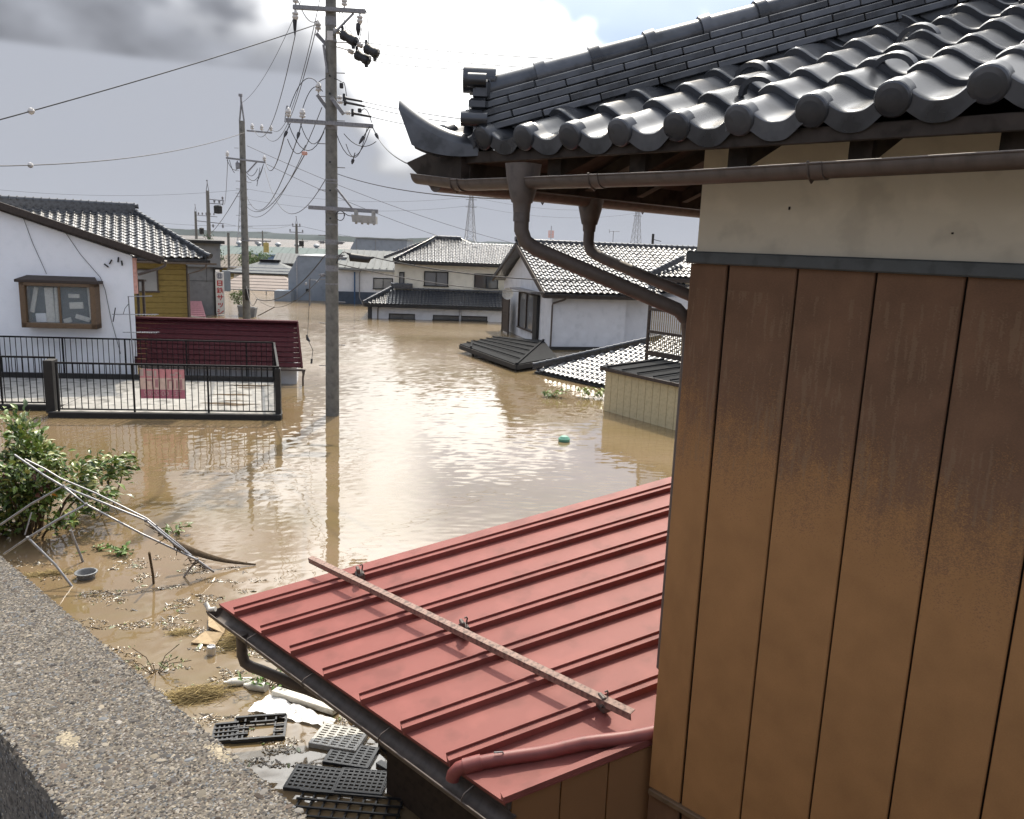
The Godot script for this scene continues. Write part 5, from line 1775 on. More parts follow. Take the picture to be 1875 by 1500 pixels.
	var p3 := Vector3(0.96, 0.40, -4.9)
	var p4 := Vector3(-0.67, 0.36, -6.6)
	b = MB.new()
	b.prism([p1, p2, p3 + Vector3(0, 0.06, 0)], Vector3(0, -0.04, 0))
	b.prism([p0, p1, p3 + Vector3(0, 0.06, 0), p4], Vector3(0, -0.04, 0))
	part(o, "roof", b, M.black_roof)
	for k in 5:
		var t := (k + 1) / 6.0
		b = MB.new()
		b.beam(p0.lerp(p4, t) + Vector3(0, 0.03, 0), p1.lerp(p3, t) + Vector3(0, 0.03 + 0.05 * t, 0), 0.03, 0.03)
		part(o, "roof_rib", b, M.black_roof)
	b = MB.new()
	b.beam(p1 + Vector3(0, 0.02, 0), p3 + Vector3(0, 0.08, 0), 0.07, 0.05)
	b.beam(p0.lerp(p4, 0.3) + Vector3(0, 0.03, 0), p0.lerp(p1, 0.22) + Vector3(0, 0.03, 0), 0.06, 0.05)
	part(o, "hip_cap", b, M.black_roof)
	b = MB.new()
	b.beam(p0 - Vector3(0, 0.10, 0), p1 - Vector3(0, 0.10, 0), 0.06, 0.14)
	b.beam(p1 - Vector3(0, 0.10, 0), p2 - Vector3(0, 0.10, 0), 0.06, 0.14)
	part(o, "edge_board", b, M.deck_edge)
	for q in [[0.12, 1.0], [0.5, 1.0], [0.9, 1.0]]:
		b = MB.new()
		var pp := p0.lerp(p1, q[0]) + Vector3(0.25, 0, -0.1)
		b.cyl(pp - Vector3(0, 0.9, 0), pp - Vector3(0, 0.1, 0), 0.045, 8)
		part(o, "post", b, M.deck_edge)
	# low tile roof in front, its eave touching the water
	o = thing("low_tile_roof", "dark tile roof of a drowned building, its eave touching the brown water", "roof", Vector3(0.727, 0, -24.04), -51.3)
	rng.seed = 41
	tile_roof(o, Vector3(0, 0.06, 0), Vector3.RIGHT, Vector3(0, 0.44, -1).normalized(), [Vector2(-0.15, 0), Vector2(6.5, 0), Vector2(6.5, 2.9), Vector2(2.5, 2.9)], 0.20, 0.20, false, [M.kawara])
	ridge(o, Vector3(-0.18, 0.12, 0.05), Vector3(2.45, 1.18, -2.55), 0.16, 0.14, M.kawara, 0.20)
	b = MB.new()
	b.prism([Vector3(-0.18, 0.04, 0), Vector3(2.45, 1.10, -2.55), Vector3(2.45, 1.10, -3.2), Vector3(-0.18, 0.04, -5.5)], Vector3(0, -0.06, 0))
	part(o, "side_slope", b, M.roof_far)
	b = MB.new()
	b.box(Vector3(3.1, -0.03, -0.04), Vector3(6.5, 0.08, 0.05))
	part(o, "eave", b, M.dark_wood)
	# beige shed and the bamboo screen beside it
	o = thing("beige_shed", "small beige boarded shed with dark metal roof standing in the water", "shed", Vector3(2.18, 0, -18.825), -55.0)
	block(o, "wall", Vector3(1.6, 0.2, -0.75), Vector3(3.3, 1.56, 1.44), M.beige_board)
	for i in 15:
		b = MB.new()
		b.bbox(Vector3(0.06 + 0.225 * i, 0.2, 0.0), Vector3(0.219, 1.56, 0.03), 0.006)
		part(o, "wall_board", b, M.beige_board)
	b = MB.new()
	b.prism([Vector3(-0.14, 1.04, 0.10), Vector3(3.4, 1.00, 0.10), Vector3(3.4, 1.14, -1.7), Vector3(-0.14, 1.14, -1.7)], Vector3(0, -0.05, 0))
	part(o, "roof", b, M.black_roof)
	for i in 7:
		b = MB.new()
		b.beam(Vector3(0.1 + 0.5 * i, 1.06, 0.1), Vector3(0.1 + 0.5 * i, 1.155, -1.7), 0.03, 0.03)
		part(o, "roof_rib", b, M.black_roof)
	b = MB.new()
	b.bbox(Vector3(1.62, 0.985, 0.09), Vector3(3.56, 0.075, 0.04), 0.006)
	part(o, "fascia", b, M.brown_trim)
	o = thing("bamboo_screen", "upright bamboo slat screen with brown posts beside the beige shed", "screen", Vector3(2.18, 0, -18.825), -55.0)
	for x in [-0.66, 0.62]:
		b = MB.new()
		b.bbox(Vector3(x, 1.2, -1.85), Vector3(0.07, 2.4, 0.07), 0.008)
		part(o, "post", b, M.brown_trim)
	for y in [1.22, 1.75, 2.3]:
		b = MB.new()
		b.box(Vector3(-0.02, y, -1.83), Vector3(1.22, 0.07 if y > 1.3 else 0.12, 0.04))
		part(o, "rail", b, M.brown_trim)
	b = MB.new()
	b.cyl(Vector3(0, 1.28, 0), Vector3(0, 2.28, 0), 0.013, 7)
	var sm := b.mesh()
	for i in 17: inst(o, "slat", sm, M.bamboo, Transform3D(Basis(), Vector3(-0.58 + 0.07 * i, 0, -1.87)))

func insulator(b: MB, p: Vector3, up := Vector3.UP, s := 1.0) -> void:
	var bs := Basis()
	if absf(up.y) < 0.9:
		bs = Basis(Vector3.UP.cross(up).normalized(), up.normalized(), Vector3.UP.cross(up).normalized().cross(up.normalized()))
	elif up.y < 0: bs = Basis(Vector3.RIGHT, PI)
	var pr := [Vector2(0.018, 0), Vector2(0.02, 0.04), Vector2(0.06, 0.05), Vector2(0.065, 0.08), Vector2(0.04, 0.10), Vector2(0.062, 0.12), Vector2(0.062, 0.15), Vector2(0.035, 0.20), Vector2(0.005, 0.23)]
	for i in pr.size(): pr[i] *= s
	b.lathe(pr, 10, p, bs)

func steps(o: Node3D, x: float, z: float, y0: float, y1: float, r: float, yaw := 0.0) -> void:
	var k := 0
	var y := y0
	while y < y1:
		var b := MB.new()
		var sg := -1.0 if k % 2 == 0 else 1.0
		var d := Vector3(cos(yaw), 0, sin(yaw)) * sg
		b.cyl(Vector3(x, y, z) + d * r * 0.8, Vector3(x, y, z) + d * (r + 0.14), 0.010, 6)
		part(o, "step_bolt", b, M.galvanised_dull)
		y += 0.45
		k += 1

func make_poles() -> void:
	# ---- the near concrete pole
	var z := -17.14
	var x := -3.835
	var o := thing("utility_pole", "tall near concrete utility pole carrying crossarms, black switches and a light box", "utility pole", Vector3.ZERO)
	var b := MB.new()
	b.tube([Vector3(x, -1.5, z), Vector3(x, 3.5, z), Vector3(x, 10.2, z)], [0.150, 0.128, 0.094], 26)
	part(o, "shaft", b, M.pole_concrete)
	for q in [[7.85, 0.112, 0.16], [7.50, 0.113, 0.06], [5.91, 0.121, 0.15], [4.27, 0.129, 0.13], [3.98, 0.13, 0.03], [3.63, 0.131, 0.10], [3.34, 0.132, 0.07], [3.10, 0.133, 0.12], [2.78, 0.134, 0.03], [4.86, 0.126, 0.03], [4.80, 0.126, 0.02]]:
		b = MB.new()
		b.tube([Vector3(x, q[0] - q[2] * 0.5, z), Vector3(x, q[0] + q[2] * 0.5, z)], q[1], 18)
		part(o, "band", b, M.galvanised_dull)
	steps(o, x, z, 1.06, 7.2, 0.135)
	b = MB.new()
	for y in [6.83, 6.5, 5.2, 4.65, 4.1]: b.cyl(Vector3(x, y, z + 0.10), Vector3(x, y, z + 0.128), 0.02, 8)
	part(o, "bolt_hole", b, M.rubber)
	# small number plate
	b = MB.new()
	b.box(Vector3(x + 0.01, 7.57, z + 0.117), Vector3(0.12, 0.17, 0.01))
	part(o, "plate", b, M.porcelain)
	# crossarms, each a square tube with its brace
	for q in [[Vector3(-4.53, 8.05, z + 0.15), Vector3(-3.13, 8.02, z + 0.15), 0.075], [Vector3(-4.69, 5.96, z + 0.16), Vector3(-2.97, 5.91, z + 0.16), 0.075], [Vector3(-4.26, 4.30, z + 0.17), Vector3(-2.86, 4.27, z + 0.17), 0.075], [Vector3(-4.14, 7.64, z - 0.1), Vector3(-3.86, 7.36, z - 0.1), 0.07], [Vector3(-4.13, 6.50, z - 0.1), Vector3(-3.88, 6.18, z - 0.1), 0.07], [Vector3(-3.80, 6.42, z + 0.14), Vector3(-3.56, 6.12, z + 0.14), 0.07], [Vector3(-3.80, 7.72, z - 0.14), Vector3(-3.42, 7.62, z - 0.14), 0.07]]:
		b = MB.new()
		b.beam(q[0], q[1], q[2], q[2])
		part(o, "crossarm", b, M.galvanised_dull)
	for q in [[Vector3(-3.36, 7.98, z + 0.15), Vector3(-3.75, 7.60, z + 0.14)], [Vector3(-3.71, 4.70, z + 0.14), Vector3(-3.38, 4.31, z + 0.17)], [Vector3(-3.96, 7.40, z + 0.1), Vector3(-3.88, 6.88, z + 0.12)]]:
		b = MB.new()
		b.beam(q[0], q[1], 0.035, 0.035)
		part(o, "brace", b, M.galvanised_dull)
	for q in [[-4.48, 8.09, z + 0.15, 1], [-3.54, 8.07, z + 0.15, 1], [-4.49, 8.0, z + 0.15, -1], [-4.11, 7.68, z - 0.1, 1], [-4.11, 6.53, z - 0.1, 1], [-4.65, 5.99, z + 0.16, 1], [-4.37, 5.98, z + 0.16, 1], [-3.24, 7.98, z + 0.15, -1]]:
		b = MB.new()
		insulator(b, Vector3(q[0], q[1], q[2]), Vector3(0, q[3], 0), 0.95)
		part(o, "insulator", b, M.porcelain)
	b = MB.new()
	b.lathe([Vector2(0.045, 0), Vector2(0.03, -0.16), Vector2(0.008, -0.30)], 8, Vector3(-4.50, 7.82, z + 0.15))
	b.lathe([Vector2(0.045, 0), Vector2(0.05, -0.10), Vector2(0.02, -0.22)], 8, Vector3(-3.27, 7.80, z + 0.15))
	part(o, "cable_end", b, M.rubber)
	# black covered strain insulators
	for q in [[Vector3(-3.62, 7.62, z + 0.1), Vector3(-3.30, 7.44, z + 0.2)], [Vector3(-3.36, 7.28, z), Vector3(-3.06, 7.13, z + 0.12)], [Vector3(-3.14, 7.36, z + 0.2), Vector3(-2.86, 7.22, z + 0.3)]]:
		b = MB.new()
		var d: Vector3 = (q[1] - q[0]).normalized()
		b.tube([q[0], q[0] + d * 0.03, q[0] + d * 0.05, q[0] + d * 0.12, q[0] + d * 0.14, q[0] + d * 0.22, q[0] + d * 0.24, q[1] - d * 0.02, q[1]], [0.04, 0.08, 0.10, 0.10, 0.085, 0.085, 0.10, 0.10, 0.04], 10)
		b.tube([q[1] - d * 0.08, q[1] - d * 0.07 + Vector3(0, -0.14, 0)], [0.05, 0.035], 8)
		b.tube([q[0] + d * 0.06, q[0] + d * 0.04 + Vector3(0, 0.15, 0)], [0.04, 0.025], 8)
		part(o, "strain_cover", b, M.rubber)
		b = MB.new()
		insulator(b, q[0] - d * 0.02, -d, 0.8)
		b.cyl(q[0] - d * 0.18, Vector3(x + 0.09, q[0].y + 0.12, z), 0.012, 6)
		part(o, "strain_insulator", b, M.porcelain)
	for q in [[Vector3(-3.56, 6.43, z + 0.1), Vector3(-3.19, 6.37, z + 0.16)], [Vector3(-3.53, 6.34, z + 0.16), Vector3(-3.13, 6.27, z + 0.22)], [Vector3(-3.38, 6.14, z + 0.16), Vector3(-3.0, 6.08, z + 0.22)]]:
		b = MB.new()
		b.tube([q[0], q[0].lerp(q[1], 0.06), q[0].lerp(q[1], 0.1), q[1]], [0.03, 0.045, 0.024, 0.02], 8)
		b.cyl(q[0] + Vector3(0, -0.06, 0), q[0] + Vector3(0, 0.08, 0), 0.025, 8)
		part(o, "dead_end_grip", b, M.rubber)
		b = MB.new()
		insulator(b, q[0] - Vector3(0.02, 0, 0), Vector3(-1, 0.05, 0), 0.6)
		part(o, "strain_insulator", b, M.porcelain)
	b = MB.new()
	b.bbox(Vector3(-3.60, 6.65, z + 0.14), Vector3(0.07, 0.10, 0.07), 0.012)
	b.bbox(Vector3(-3.24, 6.20, z + 0.14), Vector3(0.07, 0.08, 0.07), 0.012)
	part(o, "fuse_holder", b, M.rubber)
	# light box hung under the lowest arm, with a coil of cable
	b = MB.new()
	b.prism([Vector3(-3.38, 4.19, z + 0.28), Vector3(-2.89, 4.17, z + 0.28), Vector3(-2.885, 4.02, z + 0.28), Vector3(-3.36, 4.045, z + 0.28)], Vector3(0, 0, -0.22))
	b.bbox(Vector3(-3.30, 4.23, z + 0.17), Vector3(0.07, 0.12, 0.10), 0.01)
	b.bbox(Vector3(-2.95, 4.22, z + 0.17), Vector3(0.07, 0.12, 0.10), 0.01)
	for i in 4: b.box(Vector3(-3.30 + 0.12 * i, 4.025 - 0.003 * i, z + 0.17), Vector3(0.03, 0.03, 0.1))
	part(o, "light_box", b, mat("box_grey", Color(0.30, 0.29, 0.27), 0.6, 0.1, 4.0))
	b = MB.new()
	var ring := []
	for i in 26: ring.append(Vector3(-3.62 + 0.085 * cos(TAU * i / 24.0), 4.16 + 0.095 * sin(TAU * i / 24.0), z + 0.16 + 0.002 * i))
	b.tube(ring, 0.009, 6)
	b.tube([Vector3(-3.55, 4.22, z + 0.18), Vector3(-3.46, 4.17, z + 0.2), Vector3(-3.38, 4.16, z + 0.2)], 0.009, 6)
	part(o, "cable_coil", b, M.cable)
	# black splice box on the messenger wire
	b = MB.new()
	b.tube([Vector3(-3.50, 3.42, z + 0.12), Vector3(-3.44, 3.40, z + 0.12), Vector3(-3.42, 3.34, z + 0.12), Vector3(-3.05, 3.31, z + 0.12), Vector3(-3.02, 3.34, z + 0.12), Vector3(-2.95, 3.355, z + 0.12)], [0.02, 0.03, 0.085, 0.075, 0.03, 0.02], 10)
	part(o, "splice_box", b, M.rubber)
	for q in [[3.62, -1], [3.62, 1], [3.36, 1], [2.95, -1]]:
		b = MB.new()
		b.bbox(Vector3(x + q[1] * 0.19, q[0], z + 0.03), Vector3(0.09, 0.06, 0.06), 0.01)
		b.cyl(Vector3(x + q[1] * 0.1, q[0], z), Vector3(x + q[1] * 0.27, q[0] + 0.01, z + 0.03), 0.012, 6)
		part(o, "clamp", b, M.galvanised_dull)
	# loose jumper loops under the arms
	for q in [[Vector3(-4.65, 5.92, z + 0.2), Vector3(-3.95, 5.78, z + 0.12), 0.45], [Vector3(-4.40, 5.90, z + 0.2), Vector3(-3.93, 5.86, z + 0.12), 0.35], [Vector3(-4.66, 5.6, z + 0.2), Vector3(-4.30, 5.5, z + 0.2), 0.22], [Vector3(-3.72, 5.78, z + 0.12), Vector3(-3.02, 5.85, z + 0.2), 0.5], [Vector3(-3.55, 5.75, z + 0.15), Vector3(-2.9, 5.62, z + 0.2), 0.16], [Vector3(-3.08, 5.88, z + 0.2), Vector3(-3.50, 5.55, z + 0.2), 0.40], [Vector3(-4.62, 6.2, z + 0.16), Vector3(-4.12, 6.72, z - 0.1), -0.28], [Vector3(-4.36, 6.2, z + 0.16), Vector3(-4.0, 6.55, z), -0.22], [Vector3(-4.11, 6.74, z - 0.1), Vector3(-3.6, 6.72, z + 0.14), -0.08], [Vector3(-3.58, 6.70, z + 0.14), Vector3(-3.50, 6.46, z + 0.14), -0.1], [Vector3(-3.13, 8.0, z + 0.16), Vector3(-3.05, 7.4, z + 0.24), -0.22], [Vector3(-3.5, 7.6, z + 0.15), Vector3(-3.66, 7.95, z + 0.1), -0.2], [Vector3(-3.2, 7.72, z + 0.16), Vector3(-3.34, 7.5, z + 0.2), 0.16], [Vector3(-3.26, 7.28, z + 0.1), Vector3(-3.5, 7.7, z + 0.1), -0.1], [Vector3(-4.48, 8.3, z + 0.15), Vector3(-4.1, 7.9, z - 0.1), 0.22], [Vector3(-4.65, 6.2, z + 0.16), Vector3(-4.72, 5.92, z + 0.16), -0.14], [Vector3(-3.2, 6.2, z + 0.14), Vector3(-3.0, 5.98, z + 0.16), -0.12]]:
		b = MB.new()
		b.tube(sag_points(q[0], q[1], q[2], 9), 0.008, 5)
		part(o, "jumper_wire", b, M.cable)
	for q in [[Vector3(-4.60, 5.9, z + 0.2), Vector3(-4.70, 5.62, z + 0.3)], [Vector3(-4.38, 5.9, z + 0.2), Vector3(-4.44, 5.6, z + 0.3)], [Vector3(-3.03, 5.9, z + 0.2), Vector3(-3.22, 5.55, z + 0.3)], [Vector3(-2.98, 5.9, z + 0.2), Vector3(-2.84, 5.66, z + 0.3)], [Vector3(-3.3, 5.38, z + 0.3), Vector3(-3.36, 5.16, z + 0.3)]]:
		b = MB.new()
		b.tube([q[0], q[0].lerp(q[1], 0.55), q[0].lerp(q[1], 0.6), q[0].lerp(q[1], 0.8), q[1]], [0.01, 0.01, 0.032, 0.032, 0.012], 7)
		part(o, "drop_grip", b, M.cable)
	b = MB.new()
	b.bbox(Vector3(-4.30, 5.33, z + 0.3), Vector3(0.11, 0.07, 0.06), 0.015)
	part(o, "wire_tap", b, M.salmon)
	# ---- poles further down the street
	o = distant_pole("second concrete utility pole with spiked cap, beyond the terrace", Vector3(-11.51, 0, -35.08), 8.27, 0.165, 0.115, true)
	for q in [[Vector3(-11.29, 7.89, -35.0), Vector3(-10.26, 7.84, -35.0), 0.06], [Vector3(-12.15, 6.78, -34.95), Vector3(-10.53, 6.66, -34.95), 0.07], [Vector3(-11.62, 3.47, -34.9), Vector3(-10.36, 3.49, -34.9), 0.05]]:
		b = MB.new(); b.beam(q[0], q[1], q[2], q[2])
		part(o, "crossarm", b, M.galvanised_dull)
	b = MB.new(); b.beam(Vector3(-10.9, 6.66, -34.95), Vector3(-11.3, 6.25, -34.98), 0.045, 0.045)
	part(o, "brace", b, M.galvanised_dull)
	for p in [Vector3(-11.07, 7.92, -35), Vector3(-10.68, 7.90, -35), Vector3(-10.3, 7.88, -35), Vector3(-12.1, 6.8, -34.95), Vector3(-10.58, 6.68, -34.95)]:
		b = MB.new(); insulator(b, p, Vector3.UP, 1.15)
		part(o, "insulator", b, M.porcelain)
	b = MB.new(); b.tube([Vector3(-11.68, 6.68, -34.9), Vector3(-11.68, 6.62, -34.9), Vector3(-11.67, 6.60, -34.9), Vector3(-11.66, 6.36, -34.9)], [0.02, 0.03, 0.085, 0.085], 10)
	part(o, "fuse_holder", b, M.galvanised_dull)
	b = MB.new(); b.bbox(Vector3(-10.56, 3.22, -34.9), Vector3(0.22, 0.40, 0.05), 0.01)
	b.box(Vector3(-10.56, 3.45, -34.9), Vector3(0.04, 0.1, 0.04))
	part(o, "hanging_sign", b, M.yellow_sign)
	b = MB.new(); b.box(Vector3(-10.95, 3.40, -34.9), Vector3(0.14, 0.09, 0.1))
	part(o, "lamp_box", b, M.galvanised)
	b = MB.new(); b.bbox(Vector3(-11.38, 1.25, -34.83), Vector3(0.16, 0.5, 0.14), 0.03)
	part(o, "meter_box", b, M.rubber)
	for q in [[Vector3(-10.6, 6.6, -34.9), Vector3(-10.9, 5.9, -34.9), 0.1], [Vector3(-10.6, 6.6, -34.9), Vector3(-11.3, 6.1, -34.9), 0.4], [Vector3(-10.75, 6.45, -34.9), Vector3(-10.9, 5.7, -34.9), 0.02], [Vector3(-10.85, 6.4, -34.9), Vector3(-11.35, 6.3, -34.9), 0.25], [Vector3(-12.1, 6.7, -34.9), Vector3(-11.6, 6.45, -34.9), 0.25], [Vector3(-12.0, 6.7, -34.9), Vector3(-11.8, 6.2, -34.9), 0.1]]:
		b = MB.new(); b.tube(sag_points(q[0], q[1], q[2], 7), 0.012, 4)
		part(o, "jumper_wire", b, M.cable)
	steps(o, -11.51, -35.08, 3.6, 7.5, 0.2)
	o = distant_pole("third pole with a round black transformer, rising above the grey shop", Vector3(-31.9, 0, -86.0), 8.0, 0.24, 0.16, true)
	b = MB.new(); b.lathe([Vector2(0.01, 0), Vector2(0.40, 0.05), Vector2(0.42, 0.75), Vector2(0.3, 0.85), Vector2(0.01, 0.88)], 14, Vector3(-30.85, 5.72, -85.9))
	part(o, "transformer", b, M.deck_edge)
	for q in [[Vector3(-31.8, 7.15, -85.9), Vector3(-30.2, 7.05, -85.9)], [Vector3(-31.8, 6.75, -85.9), Vector3(-30.3, 6.7, -85.9)], [Vector3(-33.1, 4.95, -85.9), Vector3(-30.3, 4.75, -85.9)], [Vector3(-30.3, 7.05, -85.9), Vector3(-30.35, 6.6, -85.9)]]:
		b = MB.new(); b.beam(q[0], q[1], 0.08, 0.08)
		part(o, "crossarm", b, M.galvanised_dull)
	for p in [Vector3(-31.2, 6.78, -85.9), Vector3(-30.7, 6.75, -85.9), Vector3(-30.35, 7.1, -85.9), Vector3(-31.4, 4.3, -85.9), Vector3(-30.4, 4.3, -85.9)]:
		b = MB.new(); insulator(b, p, Vector3.UP, 1.8)
		part(o, "insulator", b, M.galvanised_dull)
	o = distant_pole("fourth, thinner looking pole left of the transformer pole", Vector3(-50.2, 0, -130.0), 7.0, 0.25, 0.17, true)
	for q in [[Vector3(-50.0, 6.45, -129.9), Vector3(-46.8, 6.3, -129.9)], [Vector3(-50.2, 3.6, -129.9), Vector3(-48.6, 3.5, -129.9)]]:
		b = MB.new(); b.beam(q[0], q[1], 0.10, 0.10)
		part(o, "crossarm", b, M.galvanised_dull)
	for i in 5:
		b = MB.new(); insulator(b, Vector3(-49.7 + 0.6 * i, 6.48, -129.9), Vector3.UP, 2.0)
		part(o, "insulator", b, M.galvanised_dull)
	b = MB.new(); b.lathe([Vector2(0.01, 0), Vector2(0.35, 0.05), Vector2(0.36, 0.9), Vector2(0.01, 1.0)], 10, Vector3(-49.3, 3.6, -129.9))
	part(o, "transformer", b, M.deck_edge)
	o = distant_pole("far pole above the cream house with a short crossarm and transformer", Vector3(-31.9, 0, -120.0), 5.6, 0.26, 0.16, true)
	for q in [[Vector3(-32.9, 4.4, -119.9), Vector3(-30.9, 4.35, -119.9)], [Vector3(-32.5, 5.2, -119.9), Vector3(-31.3, 5.2, -119.9)]]:
		b = MB.new(); b.beam(q[0], q[1], 0.10, 0.10)
		part(o, "crossarm", b, M.galvanised_dull)
	for p in [Vector3(-32.8, 4.45, -119.9), Vector3(-31.0, 4.4, -119.9), Vector3(-32.4, 5.25, -119.9), Vector3(-31.4, 5.25, -119.9)]:
		b = MB.new(); insulator(b, p, Vector3.UP, 1.8)
		part(o, "insulator", b, M.galvanised_dull)
	b = MB.new(); b.lathe([Vector2(0.01, 0), Vector2(0.36, 0.05), Vector2(0.36, 0.8), Vector2(0.01, 0.9)], 10, Vector3(-31.2, 2.4, -119.9))
	part(o, "transformer", b, M.deck_edge)
	b = MB.new(); b.cyl(Vector3(0, -1, 0), Vector3(0.03, 3.85, 0), 0.11, 8)
	single("bare_pole", b, M.pole_concrete, "bare grey pole without arms between the small tree and second pole", "pole", "", Vector3(-24.37, 0, -70.0))
	for q in [[Vector3(-46, 0, -150), 4.6, "stubby far pole on the factory skyline left of the second pole"], [Vector3(-36.2, 0, -140), 3.5, "faint far pole right of the yellow hanging sign"], [Vector3(-27.8, 0, -125), 3.3, "faint far pole just left of the near pole"]]:
		o = distant_pole(q[2], q[0], q[1], 0.16, 0.10, false)
		b = MB.new(); b.beam(q[0] + Vector3(-0.9, q[1] - 0.4, 0), q[0] + Vector3(0.9, q[1] - 0.4, 0), 0.09, 0.09)
		part(o, "crossarm", b, M.galvanised_dull)
	# lattice towers and aerials on the horizon
	tower("steel lattice pylon on the horizon under the eave tip", Vector3(-29.0, 0, -500), 36.0, 14.0)
	tower("steel lattice pylon on the horizon between the funnel and the house corner", Vector3(84.0, 0, -600), 40.0, 15.0)
	tower("faint steel lattice pylon directly behind the second pole", Vector3(-165.0, 0, -500), 37.0, 13.0)
	o = thing("mobile_mast", "pale cell mast with a cage of antennas above the gabled roof ridge", "mast", Vector3(2.3, 0, -60))
	b = MB.new(); b.cyl(Vector3(0, 0, 0), Vector3(0, 5.2, 0), 0.03, 6)
	part(o, "mast", b, M.galvanised)
	b = MB.new()
	for k in 6: b.box(Vector3(0.17 * cos(TAU * k / 6), 4.62, 0.17 * sin(TAU * k / 6)), Vector3(0.05, 0.5, 0.05))
	for y in [4.4, 4.6, 4.85]: b.tube([Vector3(-0.2, y, 0), Vector3(0.2, y, 0)], 0.015, 5)
	part(o, "antenna_cage", b, M.salmon)
	o = thing("aerial", "thin rooftop aerial left of the second horizon pylon", "antenna", Vector3(5.4, 0, -48))
	b = MB.new(); b.cyl(Vector3(0, 0, 0), Vector3(0, 4.75, 0), 0.018, 5)
	b.cyl(Vector3(-0.25, 4.72, 0), Vector3(0.35, 4.74, 0), 0.012, 5)
	b.cyl(Vector3(-0.22, 4.62, 0), Vector3(-0.25, 4.84, 0), 0.012, 5)
	part(o, "mast", b, M.galvanised_dull)
	o = thing("aerial", "stubby dark aerial on the ridge close to the near house corner", "antenna", Vector3(8.0, 0, -50))
	b = MB.new(); b.cyl(Vector3(0, 0, 0), Vector3(0, 4.72, 0), 0.08, 6)
	b.cyl(Vector3(0, 4.4, 0), Vector3(0.5, 4.3, 0), 0.02, 5)
	part(o, "mast", b, M.deck_edge)
	o = thing("aerial", "hair thin whip aerial beside the gable of the bright tiled house", "antenna", Vector3(0.15, 0, -34.5))
	b = MB.new(); b.cyl(Vector3(0, 2.0, 0), Vector3(0.02, 5.4, 0), 0.010, 5)
	b.box(Vector3(-0.06, 4.85, 0), Vector3(0.04, 0.12, 0.03))
	part(o, "mast", b, M.galvanised_dull)

func distant_pole(label: String, at: Vector3, top: float, r0: float, r1: float, cap: bool) -> Node3D:
	var o := thing("utility_pole", label, "utility pole", Vector3.ZERO, 0.0, "poles receding down the flooded street" if cap else "")
	var b := MB.new()
	b.tube([at + Vector3(0, -1, 0), at + Vector3(0, top, 0)], [r0, r1], 14)
	part(o, "shaft", b, M.pole_concrete)
	if cap:
		b = MB.new()
		b.cyl(at + Vector3(-r1 * 0.8, top, 0), at + Vector3(0, top + 0.75, 0), 0.035, 6)
		b.cyl(at + Vector3(r1 * 0.8, top, 0), at + Vector3(0, top + 0.75, 0), 0.035, 6)
		b.cyl(at + Vector3(0, top + 0.6, 0), at + Vector3(-0.02, top + 1.0, 0), 0.04, 6)
		b.box(at + Vector3(-0.03, top + 1.0, 0), Vector3(0.14, 0.10, 0.08))
		part(o, "spike_cap", b, M.galvanised_dull)
	return o

func tower(label: String, at: Vector3, h: float, w: float) -> void:
	var o := thing("pylon", label, "pylon", at, 20.0, "pylons on the horizon")
	var b := MB.new()
	var n := 9
	var wd := func(t: float) -> float: return lerpf(w * 0.5, 1.2, pow(t, 0.8)) * 0.5
	for i in n:
		var t0 := i / float(n)
		var t1 := (i + 1) / float(n)
		for k in 4:
			var a0 := PI / 4 + k * PI / 2
			var a1 := a0 + PI / 2
			var p0: Vector3 = Vector3(cos(a0), 0, sin(a0)) * wd.call(t0) * 1.41 + Vector3.UP * h * t0
			var p1: Vector3 = Vector3(cos(a0), 0, sin(a0)) * wd.call(t1) * 1.41 + Vector3.UP * h * t1
			var q0: Vector3 = Vector3(cos(a1), 0, sin(a1)) * wd.call(t0) * 1.41 + Vector3.UP * h * t0
			var q1: Vector3 = Vector3(cos(a1), 0, sin(a1)) * wd.call(t1) * 1.41 + Vector3.UP * h * t1
			b.beam(p0, p1, 0.28, 0.28); b.beam(p0, q1, 0.16, 0.16); b.beam(q0, p1, 0.16, 0.16); b.beam(p1, q1, 0.14, 0.14)
	part(o, "lattice", b, M.galvanised)
	b = MB.new()
	for y in [0.70, 0.82, 0.94]:
		b.beam(Vector3(-3.4, h * y, 0), Vector3(3.4, h * y, 0), 0.22, 0.4)
	part(o, "arm", b, M.galvanised)

func sag_points(a: Vector3, b: Vector3, s: float, n := 16) -> Array:
	var pts := []
	for i in n + 1:
		var t := i / float(n)
		pts.append(a.lerp(b, t) - Vector3.UP * s * 4.0 * t * (1.0 - t))
	return pts

func wire(label: String, a: Vector3, b: Vector3, s: float, r: float, group := "") -> void:
	var m := MB.new()
	m.tube(sag_points(a, b, s, 18), r * 0.72, 5)
	single("overhead_wire", m, M.cable, label, "wire", group)

